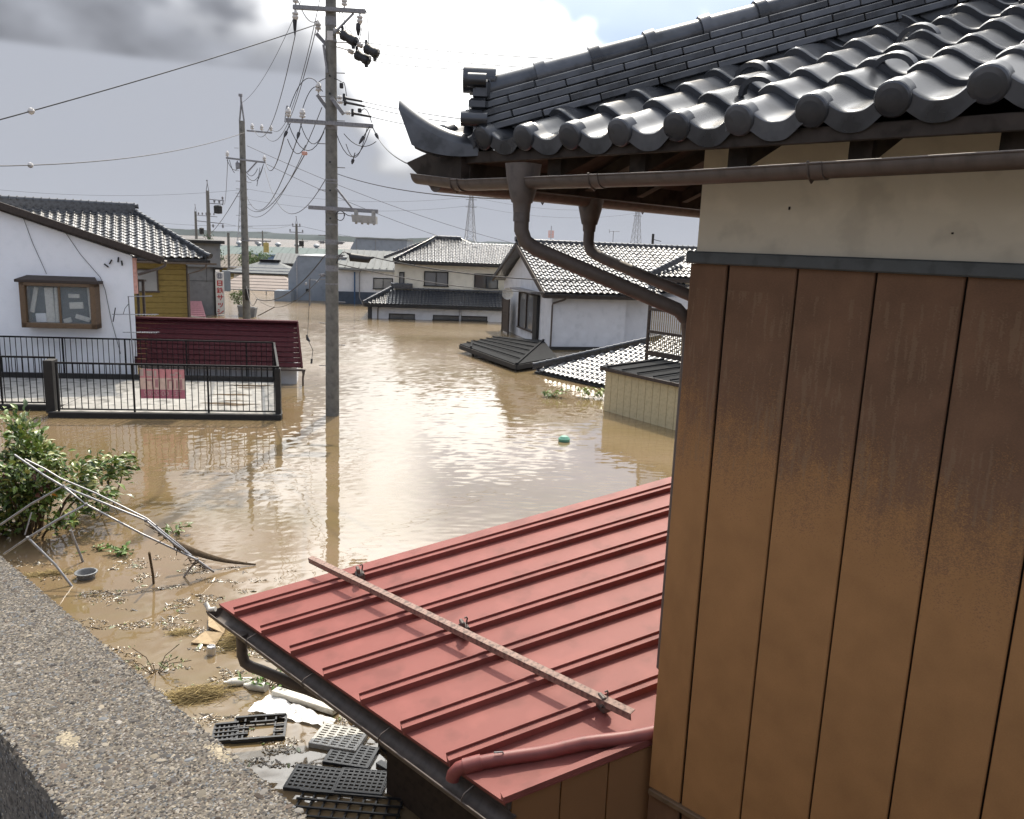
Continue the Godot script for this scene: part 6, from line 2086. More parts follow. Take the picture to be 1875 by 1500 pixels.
func make_wires() -> void:
	var z := -17.14
	var a := Vector3(-4.08, 7.80, z)
	var b := Vector3(-7.65, 4.91, -11.49)
	wire("thick overhead cable falling to the left from the near pole top", a, b, 0.05, 0.013)
	var m := MB.new()
	for p in [a.lerp(b, 0.845) - Vector3(0, 0.026, 0)]:
		m.lathe([Vector2(0.001, -0.05), Vector2(0.035, -0.035), Vector2(0.05, 0), Vector2(0.035, 0.035), Vector2(0.001, 0.05)], 12, p)
	single("wire_marker", m, M.porcelain, "pale round marker clipped on the upper left cable", "marker")
	a = Vector3(-11.4, 7.80, -35); b = Vector3(-12.41, 4.93, -18.5)
	wire("lower thick cable leaving the second pole toward the left edge", a, b, 0.35, 0.018)
	m = MB.new()
	m.lathe([Vector2(0.001, -0.07), Vector2(0.05, -0.05), Vector2(0.07, 0), Vector2(0.05, 0.05), Vector2(0.001, 0.07)], 12, a.lerp(b, 0.84) - Vector3(0, 0.19, 0))
	single("wire_marker", m, M.porcelain, "pale round marker clipped on the lower left cable", "marker")
	var g := "three upper wires going right from the near pole"
	wire("uppermost of three thin wires running right from the black covered insulators", Vector3(-3.30, 7.46, z + 0.2), Vector3(1.85, 6.11, -11.36), 0.06, 0.009, g)
	wire("middle of three thin wires running right from the black covered insulators", Vector3(-2.86, 7.24, z + 0.3), Vector3(1.69, 5.99, -11.36), 0.06, 0.009, g)
	wire("lowest of three thin wires running right from the black covered insulators", Vector3(-3.06, 7.14, z + 0.12), Vector3(0.10, 6.17, -12.4), 0.06, 0.009, g)
	g = "three lower wires going right from the near pole"
	wire("uppermost of three wires running right from the slim black grips", Vector3(-3.19, 6.37, z + 0.16), Vector3(0.05, 5.46, -12.8), 0.05, 0.009, g)
	wire("middle of three wires running right from the slim black grips", Vector3(-3.13, 6.27, z + 0.22), Vector3(-0.2, 5.41, -12.8), 0.05, 0.009, g)
	wire("lowest of three wires running right from the slim black grips", Vector3(-3.0, 6.08, z + 0.22), Vector3(-0.4, 5.31, -12.8), 0.05, 0.009, g)
	wire("service wire from the middle crossarm down to the near house eave", Vector3(-2.84, 5.66, z + 0.3), Vector3(-1.2, 4.50, -8.85), 0.05, 0.010)
	g = "high wires between the near and second poles"
	wire("long sagging wire from the topmost crossarm to the second pole", Vector3(-4.50, 7.52, z + 0.15), Vector3(-11.04, 8.05, -35), 1.0, 0.012, g)
	wire("long sagging wire from the upper side arm to the second pole", Vector3(-4.11, 7.88, z - 0.1), Vector3(-10.68, 8.03, -35), 1.25, 0.012, g)
	wire("wire from the near pole top to the end insulator of the second pole", Vector3(-3.9, 8.9, z), Vector3(-10.3, 8.0, -35), 1.1, 0.012, g)
	wire("wire from the near pole top to the spike of the second pole", Vector3(-3.9, 9.4, z), Vector3(-11.5, 8.95, -35), 0.55, 0.009, g)
	g = "middle wires between the near and second poles"
	wire("wire from the left end of the middle crossarm to the second pole's arm", Vector3(-4.70, 5.62, z + 0.3), Vector3(-10.56, 6.72, -35), 0.5, 0.016, g)
	wire("slack wire from the middle crossarm swinging low to the second pole", Vector3(-4.44, 5.60, z + 0.3), Vector3(-11.35, 5.25, -35), 0.9, 0.014, g)
	wire("slack wire below the middle crossarm meeting the second pole lower down", Vector3(-4.30, 5.30, z + 0.3), Vector3(-11.35, 4.85, -35), 0.55, 0.014, g)
	wire("slack wire curling under the second pole's crossarm", Vector3(-4.02, 6.25, z), Vector3(-11.3, 4.55, -35), 0.8, 0.012, g)
	wire("slack wire from the near pole shaft drooping toward the second pole", Vector3(-3.95, 4.88, z), Vector3(-10.6, 6.45, -35), 1.2, 0.012, g)
	wire("long thin wire from the second pole across to the two storey house", Vector3(-10.5, 6.6, -35), Vector3(-2.0, 3.5, -42.0), 0.25, 0.014)
	wire("long thin wire from the second pole upper arm passing behind the near pole", Vector3(-11.3, 7.3, -35), Vector3(0.4, 3.7, -45.0), 0.35, 0.014)
	wire("cable with a clip running right from the near pole to the eave", Vector3(-3.7, 4.98, z + 0.1), Vector3(0.2, 4.2, -9.1), 0.12, 0.010)
	wire("thick sagging messenger cable from the splice box to the gabled house", Vector3(-2.95, 3.355, z + 0.12), Vector3(1.4, 3.12, -15.4), 0.12, 0.016)
	wire("pale second cable under the messenger cable toward the gabled house", Vector3(-3.7, 3.2, z + 0.1), Vector3(1.35, 2.52, -22.6), 0.18, 0.014)
	wire("cable from the splice box up to the near pole clamp", Vector3(-3.50, 3.42, z + 0.12), Vector3(-3.72, 3.2, z + 0.12), -0.1, 0.012)
	wire("thick slack cable hanging left from the near pole toward the water", Vector3(-3.98, 3.35, z), Vector3(-7.88, 1.81, -25.0), 0.35, 0.018)
	wire("slack cable below it reaching the foot of the second pole", Vector3(-7.88, 1.81, -25.0), Vector3(-11.4, 1.6, -34.8), 0.45, 0.016)
	wire("thin cable looping left of the near pole at house height", Vector3(-3.98, 3.0, z), Vector3(-11.3, 1.6, -34.8), 0.8, 0.010)
	wire("broken wire end dangling above the water left of the near pole", Vector3(-5.0, 2.75, -20.0), Vector3(-5.08, 1.30, -20.0), 0.0, 0.008)
	m = MB.new()
	m.tube([Vector3(-5.10, 1.36, -20), Vector3(-5.08, 1.26, -20), Vector3(-5.02, 1.20, -20)], [0.02, 0.04, 0.015], 7)
	m.tube([Vector3(-5.06, 1.22, -20), Vector3(-4.95, 1.0, -20), Vector3(-4.98, 0.75, -20)], 0.008, 5)
	m.tube([Vector3(-4.98, 0.78, -20), Vector3(-4.99, 0.66, -20)], 0.025, 6)
	single("wire_end", m, M.cable, "frayed connector on the dangling wire left of the near pole", "connector")
	wire("wire from the second pole's arm back to the transformer pole", Vector3(-12.1, 6.8, -35), Vector3(-30.3, 7.0, -86), 0.9, 0.018)
	wire("thick wire from the second pole's shaft back to the fourth pole", Vector3(-11.6, 5.55, -35), Vector3(-41.0, 3.6, -105), 1.2, 0.022)
	wire("wire between the transformer pole and the far crossarm pole", Vector3(-30.3, 4.8, -86), Vector3(-32.8, 5.3, -120), 0.5, 0.025)
	wire("long level far wire on the skyline behind the second pole", Vector3(-95, 6.6, -200), Vector3(-32.4, 5.4, -120), 0.8, 0.03)
	wire("far wire falling right from the far crossarm pole", Vector3(-31.4, 5.3, -120), Vector3(-2.0, 3.0, -112), 0.8, 0.025)
	wire("faint high line across the sky left of the far pylon", Vector3(-165, 31, -500), Vector3(-30, 31, -500), 5.0, 0.09, "far transmission lines")
	wire("faint lower line across the sky left of the far pylon", Vector3(-165, 25, -500), Vector3(-30, 26, -500), 5.0, 0.09, "far transmission lines")
	wire("faint high line between the two right hand pylons", Vector3(-28, 31, -500), Vector3(84, 35, -600), 5.0, 0.09, "far transmission lines")
	wire("faint lower line between the two right hand pylons", Vector3(-28, 26, -500), Vector3(84, 30, -600), 5.0, 0.09, "far transmission lines")
	wire("faint line at the far left of the sky above the ochre house", Vector3(-330, 26, -480), Vector3(-165, 30, -500), 5.0, 0.09, "far transmission lines")

func make_bush() -> void:
	# the crown of a drowned persimmon-like tree: limbs, 300 leaves one by one and the rest as one mass
	var o := thing("leafy_bush", "broad leaved bush with some orange leaves standing out of the water at left", "bush", Vector3(-5.95, 0, -9.75))
	rng.seed = 2024
	var br := MB.new()
	var tips := []
	for i in 40:
		var a := rng.randf() * TAU
		var rr := rng.randf_range(0.10, 1.0)
		var rx := 1.0 * rr
		var rz := 1.1 * rr
		var top := rng.randf_range(0.30, 1.32) * (1.0 - 0.45 * rr * rr)
		if i < 6: top = rng.randf_range(1.05, 1.38) * (1.0 - 0.35 * rr)
		var tip := Vector3(cos(a) * rx, top, sin(a) * rz)
		var root := Vector3(rng.randf_range(-0.15, 0.15), -0.5, rng.randf_range(-0.15, 0.15))
		var mid := root.lerp(tip, 0.55) + Vector3(0, 0.12, 0)
		br.tube([root, mid, tip], [0.022, 0.013, 0.005], 6)
		tips.append([mid, tip])
	# a few shoots on the right edge
	for q in [Vector3(0.30, 1.02, 0.1), Vector3(0.62, 0.86, -0.1), Vector3(0.74, 0.74, -0.6), Vector3(0.66, 0.62, -1.1), Vector3(-0.25, 1.42, -0.2), Vector3(-0.55, 1.40, 0.0), Vector3(0.05, 1.22, 0.2)]:
		br.tube([Vector3(q.x * 0.7, -0.3, q.z * 0.8), Vector3(q.x * 0.9, q.y * 0.5, q.z), q], [0.012, 0.009, 0.004], 5)
		tips.append([Vector3(q.x * 0.9, q.y * 0.5, q.z), q])
	part(o, "stem", br, M.twig)
	var lm := leaf_mesh()
	var lmats := []
	for c in [Color(0.12, 0.19, 0.035), Color(0.08, 0.14, 0.03), Color(0.18, 0.24, 0.05), Color(0.05, 0.09, 0.026), Color(0.24, 0.25, 0.07)]:
		var m := mat("leaf_tone%d" % lmats.size(), c, 0.36, 0.18, 14.0, 0.55)
		m.backlight_enabled = true
		m.backlight = Color(0.5, 0.5, 0.5)
		lmats.append(m)
	var om := mat("leaf_orange", Color(0.55, 0.20, 0.03), 0.5, 0.15, 14.0)
	om.backlight_enabled = true
	om.backlight = Color(0.6, 0.6, 0.6)
	var rm := mat("leaf_brown", Color(0.10, 0.035, 0.025), 0.6, 0.2, 14.0)
	var ts := []
	for i in 4600:
		var t: Array = tips[rng.randi() % tips.size()]
		var p: Vector3 = t[0].lerp(t[1], sqrt(rng.randf()) * 1.03)
		p += Vector3(rng.randfn(0, 0.08), rng.randfn(0, 0.05), rng.randfn(0, 0.08))
		if p.y < 0.03: continue
		var out := Vector3(p.x, 0.25, p.z).normalized()
		var dir := (out + Vector3(rng.randfn(0, 0.6), rng.randfn(-0.25, 0.45), rng.randfn(0, 0.6))).normalized()
		var bs := Basis.looking_at(-dir, Vector3.UP) * Basis(Vector3.BACK, rng.randfn(0, 0.5))
		ts.append(Transform3D(bs.scaled_local(Vector3(1, 1, 1) * rng.randf_range(0.065, 0.135)), p))
	# nearest to the road first
	ts.sort_custom(func(a, b): return a.origin.z + 0.35 * a.origin.x + 0.5 * a.origin.y > b.origin.z + 0.35 * b.origin.x + 0.5 * b.origin.y)
	for i in 300:
		var m: Material = lmats[rng.randi() % 5]
		var k := rng.randf()
		if k < 0.012: m = om
		elif k < 0.05: m = rm
		inst(o, "leaf", lm, m, ts[i])
	var groups := [[], [], [], [], []]
	for i in range(300, ts.size()): groups[i % 5].append(ts[i])
	for i in 5: many(o, "foliage", lm, lmats[i], groups[i])

func pipe(o: Node3D, called: String, pts: Array, r: float, m: Material) -> void:
	var b := MB.new()
	b.tube(pts, r, 8)
	part(o, called, b, m)

func make_flotsam() -> void:
	# bent steel pipes of a collapsed hoop frame over the bush
	var o := thing("pipe_frame", "collapsed frame of thin grey steel pipes leaning over the bush into the water", "frame")
	var A := Vector3(-5.02, 0.5, -8.12)
	var B := Vector3(-4.53, 0.8, -8.39)
	var C := Vector3(-4.84, 0.95, -8.52)
	var D := Vector3(-5.52, 1.2, -8.81)
	var K := Vector3(-3.36, 0.22, -8.39)
	var T := Vector3(-3.21, 0.05, -8.47)
	var Mm := Vector3(-3.89, 0.65, -8.38)
	var Q := Vector3(-3.59, 0.40, -8.37)
	pipe(o, "pipe", [Vector3(-5.44, 0.55, -8.34), C.lerp(Vector3(-5.44, 0.55, -8.34), 0.5) + Vector3(0, 0.02, 0), C, C.lerp(Mm, 0.5), Mm, Q, T], 0.012, M.pipe_steel)
	pipe(o, "pipe", [Vector3(-5.30, 0.30, -8.14), A, A.lerp(B, 0.5) + Vector3(0, 0.012, 0), B, C.lerp(B, 0.4), C, Vector3(-5.08, 1.04, -8.6), D], 0.012, M.pipe_steel)
	pipe(o, "pipe", [A, A.lerp(Vector3(-4.46, -0.05, -8.07), 0.5), Vector3(-4.46, -0.15, -8.07)], 0.013, M.pipe_steel)
	pipe(o, "pipe", [B, B.lerp(K, 0.5) - Vector3(0, 0.02, 0), K, T], 0.012, M.pipe_steel)
	pipe(o, "pipe", [Vector3(-5.31, 1.2, -8.65), Vector3(-5.10, 1.10, -8.65), Vector3(-4.94, 1.0, -8.65), Vector3(-4.53, 0.86, -8.6), Mm + Vector3(0, 0.015, -0.02), Vector3(-3.52, 0.35, -8.4), Vector3(-3.28, 0.10, -8.44)], 0.010, M.pipe_steel)
	pipe(o, "leg", [K, Vector3(-3.56, -0.05, -8.43)], 0.012, M.pipe_steel)
	pipe(o, "leg", [Vector3(-5.07, 0.72, -8.3), Vector3(-5.10, 0.5, -8.2)], 0.007, M.pipe_steel)
	for p in [C, B, A, K, Mm]:
		var b := MB.new()
		b.bbox(p, Vector3(0.035, 0.035, 0.035), 0.006, Basis(Vector3(1, 1, 0).normalized(), 0.6))
		part(o, "clamp", b, M.galvanised_dull)
	# rags and root tangles caught on the long rail
	rng.seed = 11
	var rb := MB.new()
	for i in 60:
		var t := rng.randf()
		var p := Mm.lerp(Vector3(-3.28, 0.10, -8.44), t)
		rb.tube([p, p + Vector3(rng.randfn(0, 0.03), -0.01, rng.randfn(0, 0.03)), p + Vector3(rng.randfn(0.02, 0.05), rng.randf_range(-0.09, -0.01), rng.randfn(0, 0.04))], 0.004, 4)
	part(o, "caught_straw", rb, M.twig, true)
	var b := MB.new()
	var rows := []
	for i in 9:
		var t := i / 8.0
		var c := Vector3(-3.69, 0.30, -8.62).lerp(Vector3(-2.86, 0.012, -8.82), t) + Vector3(0, -0.05 * sin(PI * t), 0)
		var w := lerpf(0.055, 0.012, t)
		rows.append(PackedVector3Array([c + Vector3(0, w * 0.4, -w), c + Vector3(0, w * 0.7, 0), c + Vector3(0, -w * 0.5, w), c + Vector3(0, -w * 0.7, 0), c + Vector3(0, w * 0.4, -w)]))
	b.grid(rows)
	single("dark_plank", b, M.twig, "long dark ragged plank tapering into the water off the pipe frame", "plank")
	b = MB.new(); b.tube([Vector3(-3.72, 0.42, -8.05), Vector3(-3.76, 0.1, -8.2), Vector3(-3.79, -0.3, -8.28)], 0.013, 7)
	single("stake", b, M.twig, "short dark stake standing upright in the water", "stake")
	b = MB.new(); b.tube([Vector3(-4.87, 0.40, -8.66), Vector3(-4.75, -0.2, -8.76)], 0.014, 7)
	single("stake", b, M.pipe_steel, "slanting pale stake at the right foot of the bush", "stake")
	# bowl, can, bottles
	o = thing("bowl", "small grey round bowl floating below the pipe frame", "bowl", Vector3(-4.53, 0, -8.30))
	b = MB.new(); b.lathe([Vector2(0.001, -0.02), Vector2(0.075, -0.02), Vector2(0.10, 0.055), Vector2(0.115, 0.06), Vector2(0.115, 0.07), Vector2(0.10, 0.072), Vector2(0.092, 0.062), Vector2(0.07, 0.0), Vector2(0.001, -0.004)], 20)
	part(o, "bowl_shell", b, M.plastic_bowl)
	b = MB.new(); b.lathe([Vector2(0.001, -0.02), Vector2(0.035, -0.02), Vector2(0.04, -0.01), Vector2(0.04, 0.07), Vector2(0.034, 0.082), Vector2(0.030, 0.082), Vector2(0.03, 0.074), Vector2(0.001, 0.074)], 16)
	single("can", b, M.can_metal, "silver drink can standing in the water near the straw", "can", "", Vector3(-2.61, 0, -6.76), 0.0)
	b = MB.new(); b.lathe([Vector2(0.001, -0.1), Vector2(0.034, -0.1), Vector2(0.036, -0.09), Vector2(0.036, 0.06), Vector2(0.014, 0.10), Vector2(0.014, 0.125), Vector2(0.001, 0.126)], 14, Vector3(0, 0.02, 0), Basis(Vector3.BACK, PI / 2 - 0.15))
	single("bottle", b, M.white_board, "white plastic bottle lying in the straw, left one of two", "bottle", "", Vector3(-2.2, 0, -6.28), 25.0)
	b = MB.new(); b.lathe([Vector2(0.001, -0.1), Vector2(0.038, -0.1), Vector2(0.04, -0.09), Vector2(0.04, 0.04), Vector2(0.018, 0.09), Vector2(0.018, 0.11), Vector2(0.001, 0.112)], 14, Vector3(0, 0.02, 0), Basis(Vector3.BACK, PI / 2 + 0.1))
	single("bottle", b, M.white_sign, "crumpled white bottle beside the green weeds, right one of two", "bottle", "", Vector3(-2.04, 0, -6.22), -15.0)
	# sheets of board
	b = MB.new(); b.prism([Vector3(-2.86, 0.02, -6.93), Vector3(-2.62, 0.02, -6.90), Vector3(-2.60, 0.07, -7.04), Vector3(-2.80, 0.04, -7.12)], Vector3(0, -0.015, 0))
	single("plywood_sheet", b, M.ply, "tan plywood sheet floating by the gutter end, nearer of two", "board")
	b = MB.new(); b.prism([Vector3(-2.80, 0.05, -7.20), Vector3(-2.60, 0.06, -7.05), Vector3(-2.66, 0.14, -7.44), Vector3(-2.89, 0.05, -7.45)], Vector3(0, -0.012, 0))
	single("plywood_sheet", b, M.ply, "warped plywood piece behind the nearer sheet under the gutter end", "board")
	b = MB.new(); b.bbox(Vector3(-1.58, 0.03, -6.02), Vector3(0.62, 0.05, 0.085), 0.006, Basis(Vector3.UP, -0.42))
	single("white_board", b, M.white_board, "long white board floating along the red roof's gutter", "board")
	b = MB.new(); b.bbox(Vector3(-1.56, 0.035, -6.18), Vector3(0.62, 0.06, 0.05), 0.012, Basis(Vector3.UP, -0.20))
	single("dark_timber", b, M.twig, "dark wet timber floating just behind the white board", "timber")
	b = MB.new(); b.bbox(Vector3(-1.10, 0.05, -5.78), Vector3(0.17, 0.04, 0.055), 0.006, Basis(Vector3.UP, 0.75) * Basis(Vector3.BACK, 0.2))
	single("broken_stick", b, M.ply, "short broken batten beside the pale grey crate", "batten")
	# crumpled clear plastic film
	var f := FastNoiseLite.new(); f.seed = 8; f.frequency = 11.0; f.noise_type = FastNoiseLite.TYPE_CELLULAR
	rows = []
	for i in 15:
		var row := PackedVector3Array()
		for j in 27:
			var u := i / 14.0
			var v := j / 26.0
			var p := Vector3(-1.95, 0, -6.0).lerp(Vector3(-1.30, 0, -5.74), v) + Vector3(-0.10, 0, 0.24) * (u - 0.5) * (1.0 - 0.55 * v)
			p.y = 0.055 + 0.05 * f.get_noise_2d(p.x, p.z) + 0.02 * f.get_noise_2d(p.x * 2.1 + 3.0, p.z * 2.1)
			row.append(p)
		rows.append(row)
	b = MB.new(); b.grid(rows, true)
	single("plastic_film", b, M.film, "crumpled sheet of clear white plastic film on the water", "plastic")
	# crates and racks
	open_crate("black_crate", "black crate lid with a square hole floating by the parapet, larger one", Vector3(-1.83, 0.02, -5.64), 12.0, 0.38, 0.30, true)
	open_crate("black_crate", "broken black crate piece half hidden by the parapet edge", Vector3(-2.06, 0.02, -5.56), 14.0, 0.17, 0.22, false)
	slotted("grey_crate", "pale grey plastic crate lying slotted side up in the sun", Vector3(-1.20, 0.03, -5.55), -12.0, 0.34, 0.24, M.plastic_grey, 5, 8)
	slotted("dark_crate", "wet dark crate pressed against the pale grey one", Vector3(-1.07, 0.02, -5.35), -10.0, 0.31, 0.22, M.plastic_black, 5, 7)
	slotted("black_crate", "black slotted crate bottom in the shade, left of a pair", Vector3(-1.27, 0.02, -5.07), -6.0, 0.32, 0.23, M.plastic_black, 8, 6)
	slotted("black_crate", "black slotted crate bottom in the shade, right of a pair", Vector3(-0.94, 0.02, -5.06), -4.0, 0.31, 0.22, M.plastic_black, 8, 6)
	o = thing("wire_rack", "black barred rack lying in the dark water at the lower edge", "rack", Vector3(-0.98, 0.015, -4.78), -4.0)
	for i in 9:
		b = MB.new(); b.box(Vector3(-0.34 + 0.085 * i, 0.0, 0), Vector3(0.012, 0.014, 0.26))
		part(o, "bar", b, M.plastic_black)
	for i in 4:
		b = MB.new(); b.box(Vector3(0, 0.014, -0.12 + 0.08 * i), Vector3(0.72, 0.012, 0.012))
		part(o, "cross_bar", b, M.plastic_black)
	# wet timbers and a yellow rope against the lean-to wall
	for q in [[Vector3(-0.88, 0.02, -5.50), Vector3(-0.42, 0.04, -5.02), "upper of two black wet timbers jammed against the lean-to"], [Vector3(-0.86, 0.0, -5.28), Vector3(-0.46, 0.02, -4.96), "lower of two black wet timbers jammed against the lean-to"]]:
		b = MB.new(); b.beam(q[0], q[1], 0.05, 0.05)
		single("wet_timber", b, M.plastic_black, q[2], "timber")
	b = MB.new()
	var rp := []
	for i in 22:
		var t := i / 21.0
		rp.append(Vector3(-0.28 + 0.05 * sin(9 * t), 0.06 + 0.12 * t + 0.03 * sin(15 * t), -4.88 + 0.05 * cos(11 * t)))
	b.tube(rp, 0.008, 6)
	single("rope_knot", b, M.rope, "loose tangle of yellow rope below the lean-to gutter", "rope")
	# straw, weeds, floating leaves
	straw("straw_pile", "heap of tan straw and reeds against the parapet edge", Vector3(-2.48, 0, -6.08), 0.30, 0.12, 0.07, 700, 61)
	straw("straw_pile", "brown straw clump caught under the gutter end", Vector3(-2.42, 0, -6.98), 0.19, 0.12, 0.13, 600, 62)
	straw("straw_bundle", "flattened bundle of yellow straw by the parapet below the bush", Vector3(-4.98, 0, -8.35), 0.24, 0.06, 0.02, 420, 63)
	straw("straw_clump", "small dark clump of stems floating midway to the gutter", Vector3(-3.04, 0, -7.14), 0.10, 0.05, 0.015, 160, 64)
	plant("weed", "pale feathery weed rising at the parapet edge", Vector3(-2.95, 0, -6.40), 0.30, 46, Color(0.24, 0.27, 0.13), 71, 0.045)
	plant("weed", "fresh green weed growing between the bottles and the gutter", Vector3(-1.95, 0, -6.25), 0.20, 70, Color(0.12, 0.21, 0.05), 72, 0.05)
	plant("floating_plant", "cluster of green leaves afloat below the bush", Vector3(-4.50, 0, -8.97), 0.10, 40, Color(0.10, 0.17, 0.035), 73, 0.085)
	plant("floating_plant", "tiny leafy sprig afloat right of the bush", Vector3(-4.80, 0, -9.1), 0.06, 16, Color(0.10, 0.18, 0.03), 74, 0.07)
	plant("floating_plant", "leafy sprig afloat under the long rail", Vector3(-4.16, 0, -9.73), 0.15, 22, Color(0.09, 0.14, 0.03), 75, 0.10)
	plant("floating_plant", "left clump of green leaves floating before the low tile roof", Vector3(1.05, 0, -20.3), 0.22, 60, Color(0.12, 0.20, 0.035), 76, 0.14)
	plant("floating_plant", "right, yellower clump of leaves against the beige shed", Vector3(2.03, 0, -20.4), 0.30, 90, Color(0.20, 0.25, 0.05), 77, 0.15)
	b = MB.new(); b.lathe([Vector2(0.001, 0.0), Vector2(0.11, 0.02), Vector2(0.12, 0.07), Vector2(0.07, 0.12), Vector2(0.001, 0.125)], 12)
	single("green_bag", b, mat("green_plastic", Color(0.10, 0.28, 0.20), 0.4, 0.2, 9.0), "small green plastic bag afloat in mid water", "bag", "", Vector3(1.04, -0.02, -15.57))
	scum()

func open_crate(called: String, label: String, at: Vector3, yaw: float, w: float, d: float, hole: bool) -> void:
	var o := thing(called, label, "crate", at, yaw)
	var n := 5
	for i in n:
		var b := MB.new()
		var z := -d * 0.5 + d * i / (n - 1)
		if hole and i in [1, 2, 3]:
			b.box(Vector3(-w * 0.34, 0, z), Vector3(w * 0.28, 0.022, 0.014))
			b.box(Vector3(w * 0.38, 0, z), Vector3(w * 0.2, 0.022, 0.014))
			if i == 1: b.box(Vector3(0, 0, z), Vector3(w, 0.022, 0.014))
		else: b.box(Vector3(0, 0, z), Vector3(w, 0.03 if i in [0, n - 1] else 0.022, 0.02 if i in [0, n - 1] else 0.014))
		part(o, "bar", b, M.plastic_black)
	for i in 6:
		var b := MB.new()
		var x := -w * 0.5 + w * i / 5.0
		if hole and i in [2, 3]: b.box(Vector3(x, -0.005, -d * 0.36), Vector3(0.012, 0.02, d * 0.26))
		else: b.box(Vector3(x, -0.005, 0), Vector3(0.018 if i in [0, 5] else 0.012, 0.02, d))
		part(o, "cross_bar", b, M.plastic_black)

func slotted(called: String, label: String, at: Vector3, yaw: float, w: float, d: float, m: Material, nx: int, nz: int) -> void:
	# a crate afloat bottom up: a plate pierced by rows of slots over a rim
	var o := thing(called, label, "crate", at, yaw)
	var sx := w / nx
	var sz := d / nz
	var b := MB.new()
	for j in nz + 1: b.box(Vector3(0, 0.0, -d * 0.5 + sz * j), Vector3(w, 0.006, sz * 0.52))
	for i in nx + 1:
		b.box(Vector3(-w * 0.5 + sx * i, 0.0015, 0), Vector3(sx * 0.30, 0.006, d + sz * 0.5))
	part(o, "bottom_plate", b, m)
	b = MB.new()
	b.bbox(Vector3(0, -0.02, -d * 0.5 - 0.012), Vector3(w + 0.03, 0.05, 0.012), 0.003)
	b.bbox(Vector3(0, -0.02, d * 0.5 + 0.012), Vector3(w + 0.03, 0.05, 0.012), 0.003)
	b.bbox(Vector3(-w * 0.5 - 0.012, -0.02, 0), Vector3(0.012, 0.048, d + 0.03), 0.003)
	b.bbox(Vector3(w * 0.5 + 0.012, -0.02, 0), Vector3(0.012, 0.048, d + 0.03), 0.003)
	part(o, "rim", b, m)

func straw(called: String, label: String, at: Vector3, rx: float, rz: float, h: float, n: int, sd: int) -> void:
	var o := thing(called, label, "straw", at, 20.0)
	rng.seed = sd
	var b := MB.new()
	b.cyl(Vector3(0, 0, -0.5), Vector3(0, 0, 0.5), 0.5, 4)
	var ts := []
	var cs := []
	for i in n:
		var p := Vector3(rng.randfn(0, rx * 0.5), 0, rng.randfn(0, rz * 0.5))
		var e := clampf(1.0 - p.x * p.x / (rx * rx) - p.z * p.z / (rz * rz), 0.0, 1.0)
		p.y = 0.004 + h * e * rng.randf()
		var yaw := rng.randfn(PI / 2, 0.5)
		var l := rng.randf_range(0.06, 0.20)
		var t := rng.randf_range(0.002, 0.005)
		ts.append(Transform3D((Basis(Vector3.UP, yaw) * Basis(Vector3.RIGHT, rng.randfn(0, 0.22))).scaled_local(Vector3(t, t * 0.6, l)), p))
		var c := Color(0.46, 0.36, 0.17).lerp(Color(0.12, 0.085, 0.045), pow(rng.randf(), 1.5)) * rng.randf_range(0.8, 1.25)
		c.a = 1.0
		cs.append(c)
	many(o, "stems", b.mesh(), M.tinted, ts, cs)
	var mb := MB.new()
	mb.lathe([Vector2(0.95, 0), Vector2(0.8, 0.3), Vector2(0.4, 0.62), Vector2(0.001, 0.7)], 12)
	mb.xf = Transform3D()
	var core := inst(o, "matted_core", mb.mesh(), M.straw, Transform3D(Basis().scaled(Vector3(rx, h, rz) * 0.8), Vector3(0, -0.004, 0)))
	core.set_meta("kind", "stuff")

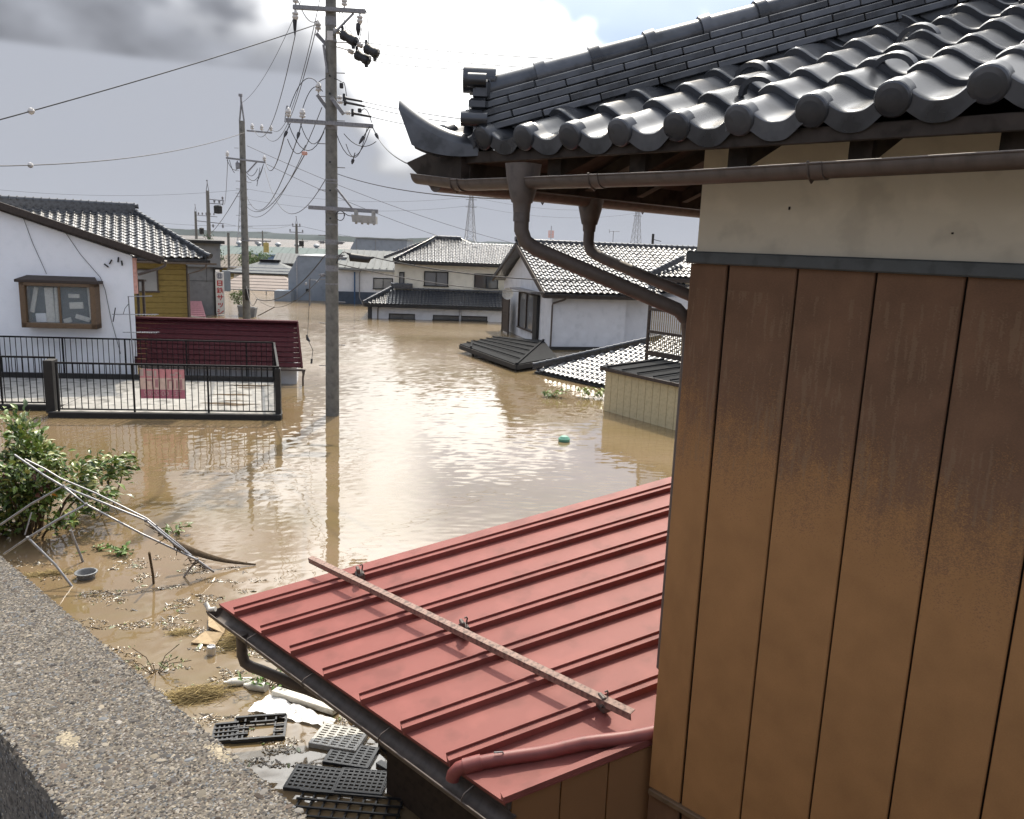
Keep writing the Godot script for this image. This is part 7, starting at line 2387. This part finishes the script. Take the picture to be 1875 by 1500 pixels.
func plant(called: String, label: String, at: Vector3, h: float, n: int, c: Color, sd: int, leaf: float) -> void:
	var o := thing(called, label, "plant", at)
	rng.seed = sd
	var b := MB.new()
	var tips := []
	for i in 7:
		var a := TAU * i / 7.0 + rng.randf()
		var r := h * rng.randf_range(0.4, 1.3) + leaf * 0.8
		var tip := Vector3(cos(a) * r, h * rng.randf_range(0.3, 1.0), sin(a) * r * 0.6)
		b.tube([Vector3(0, -0.03, 0), Vector3(tip.x * 0.4, tip.y * 0.7, tip.z * 0.4), tip], 0.0035, 5)
		tips.append(tip)
	part(o, "stem", b, M.twig)
	var ts := []
	var cs := []
	for i in n:
		var tip: Vector3 = tips[rng.randi() % 7]
		var p := tip * rng.randf_range(0.35, 1.05) + Vector3(rng.randfn(0, leaf * 0.3), rng.randf() * 0.02, rng.randfn(0, leaf * 0.3))
		p.y = maxf(p.y, 0.006)
		ts.append(Transform3D(Basis.from_euler(Vector3(rng.randfn(0, 0.5), rng.randf() * TAU, rng.randfn(0, 0.4))).scaled_local(Vector3.ONE * leaf * rng.randf_range(0.6, 1.2)), p))
		var k := c * rng.randf_range(0.6, 1.4); k.a = 1.0
		cs.append(k)
	many(o, "leaves", leaf_mesh(), M.leaf, ts, cs)

func scum() -> void:
	# countless bits of straw, leaf and foam drifting in bands by the parapet
	rng.seed = 808
	var f := FastNoiseLite.new(); f.seed = 5; f.frequency = 1.3; f.fractal_octaves = 3
	var ts := []
	var cs := []
	var tries := 0
	while ts.size() < 6500 and tries < 160000:
		tries += 1
		var z := -rng.randf_range(5.2, 9.0)
		var x := lerpf(-1.0, -4.6, (-z - 5.0) / 4.0) + rng.randfn(0.15, 0.75)
		var d := f.get_noise_2d(x * 1.1, z * 2.0) + 0.35 * f.get_noise_2d(x * 5.0, z * 7.0)
		if d < 0.17 + 0.12 * rng.randf(): continue
		if z < -8.7 and rng.randf() < 0.7: continue
		var k := rng.randf()
		var c := Color(0.20, 0.14, 0.07)
		var s := Vector3(rng.randf_range(0.004, 0.03), 0.004, rng.randf_range(0.003, 0.008))
		if k < 0.10: c = Color(0.50, 0.47, 0.40); s = Vector3(0.008, 0.006, 0.007) * rng.randf_range(0.6, 1.6)
		elif k < 0.55: c = Color(0.06, 0.043, 0.025)
		elif k < 0.58: c = Color(0.12, 0.15, 0.05); s = Vector3(0.03, 0.003, 0.012) * rng.randf_range(0.4, 1.2)
		if rng.randf() < 0.06: s *= Vector3(3.0, 1.0, 1.4)
		else: s *= rng.randf_range(0.5, 1.2)
		c = c * rng.randf_range(0.7, 1.3); c.a = 1.0
		ts.append(Transform3D((Basis(Vector3.UP, rng.randf() * TAU) * Basis(Vector3.RIGHT, rng.randfn(0, 0.25)) * Basis(Vector3.BACK, rng.randfn(0, 0.2))).scaled_local(s), Vector3(x, 0.003, z)))
		cs.append(c)
	var b := MB.new()
	b.lathe([Vector2(0.001, -0.5), Vector2(0.8, -0.3), Vector2(1.0, 0.1), Vector2(0.55, 0.45), Vector2(0.001, 0.5)], 6)
	many(self, "floating_litter", b.mesh(), M.wet_bits, ts, cs).set_meta("label", "drifting bands of straw, leaf and foam bits along the parapet")
	var o := get_node("floating_litter")
	o.set_meta("category", "litter")
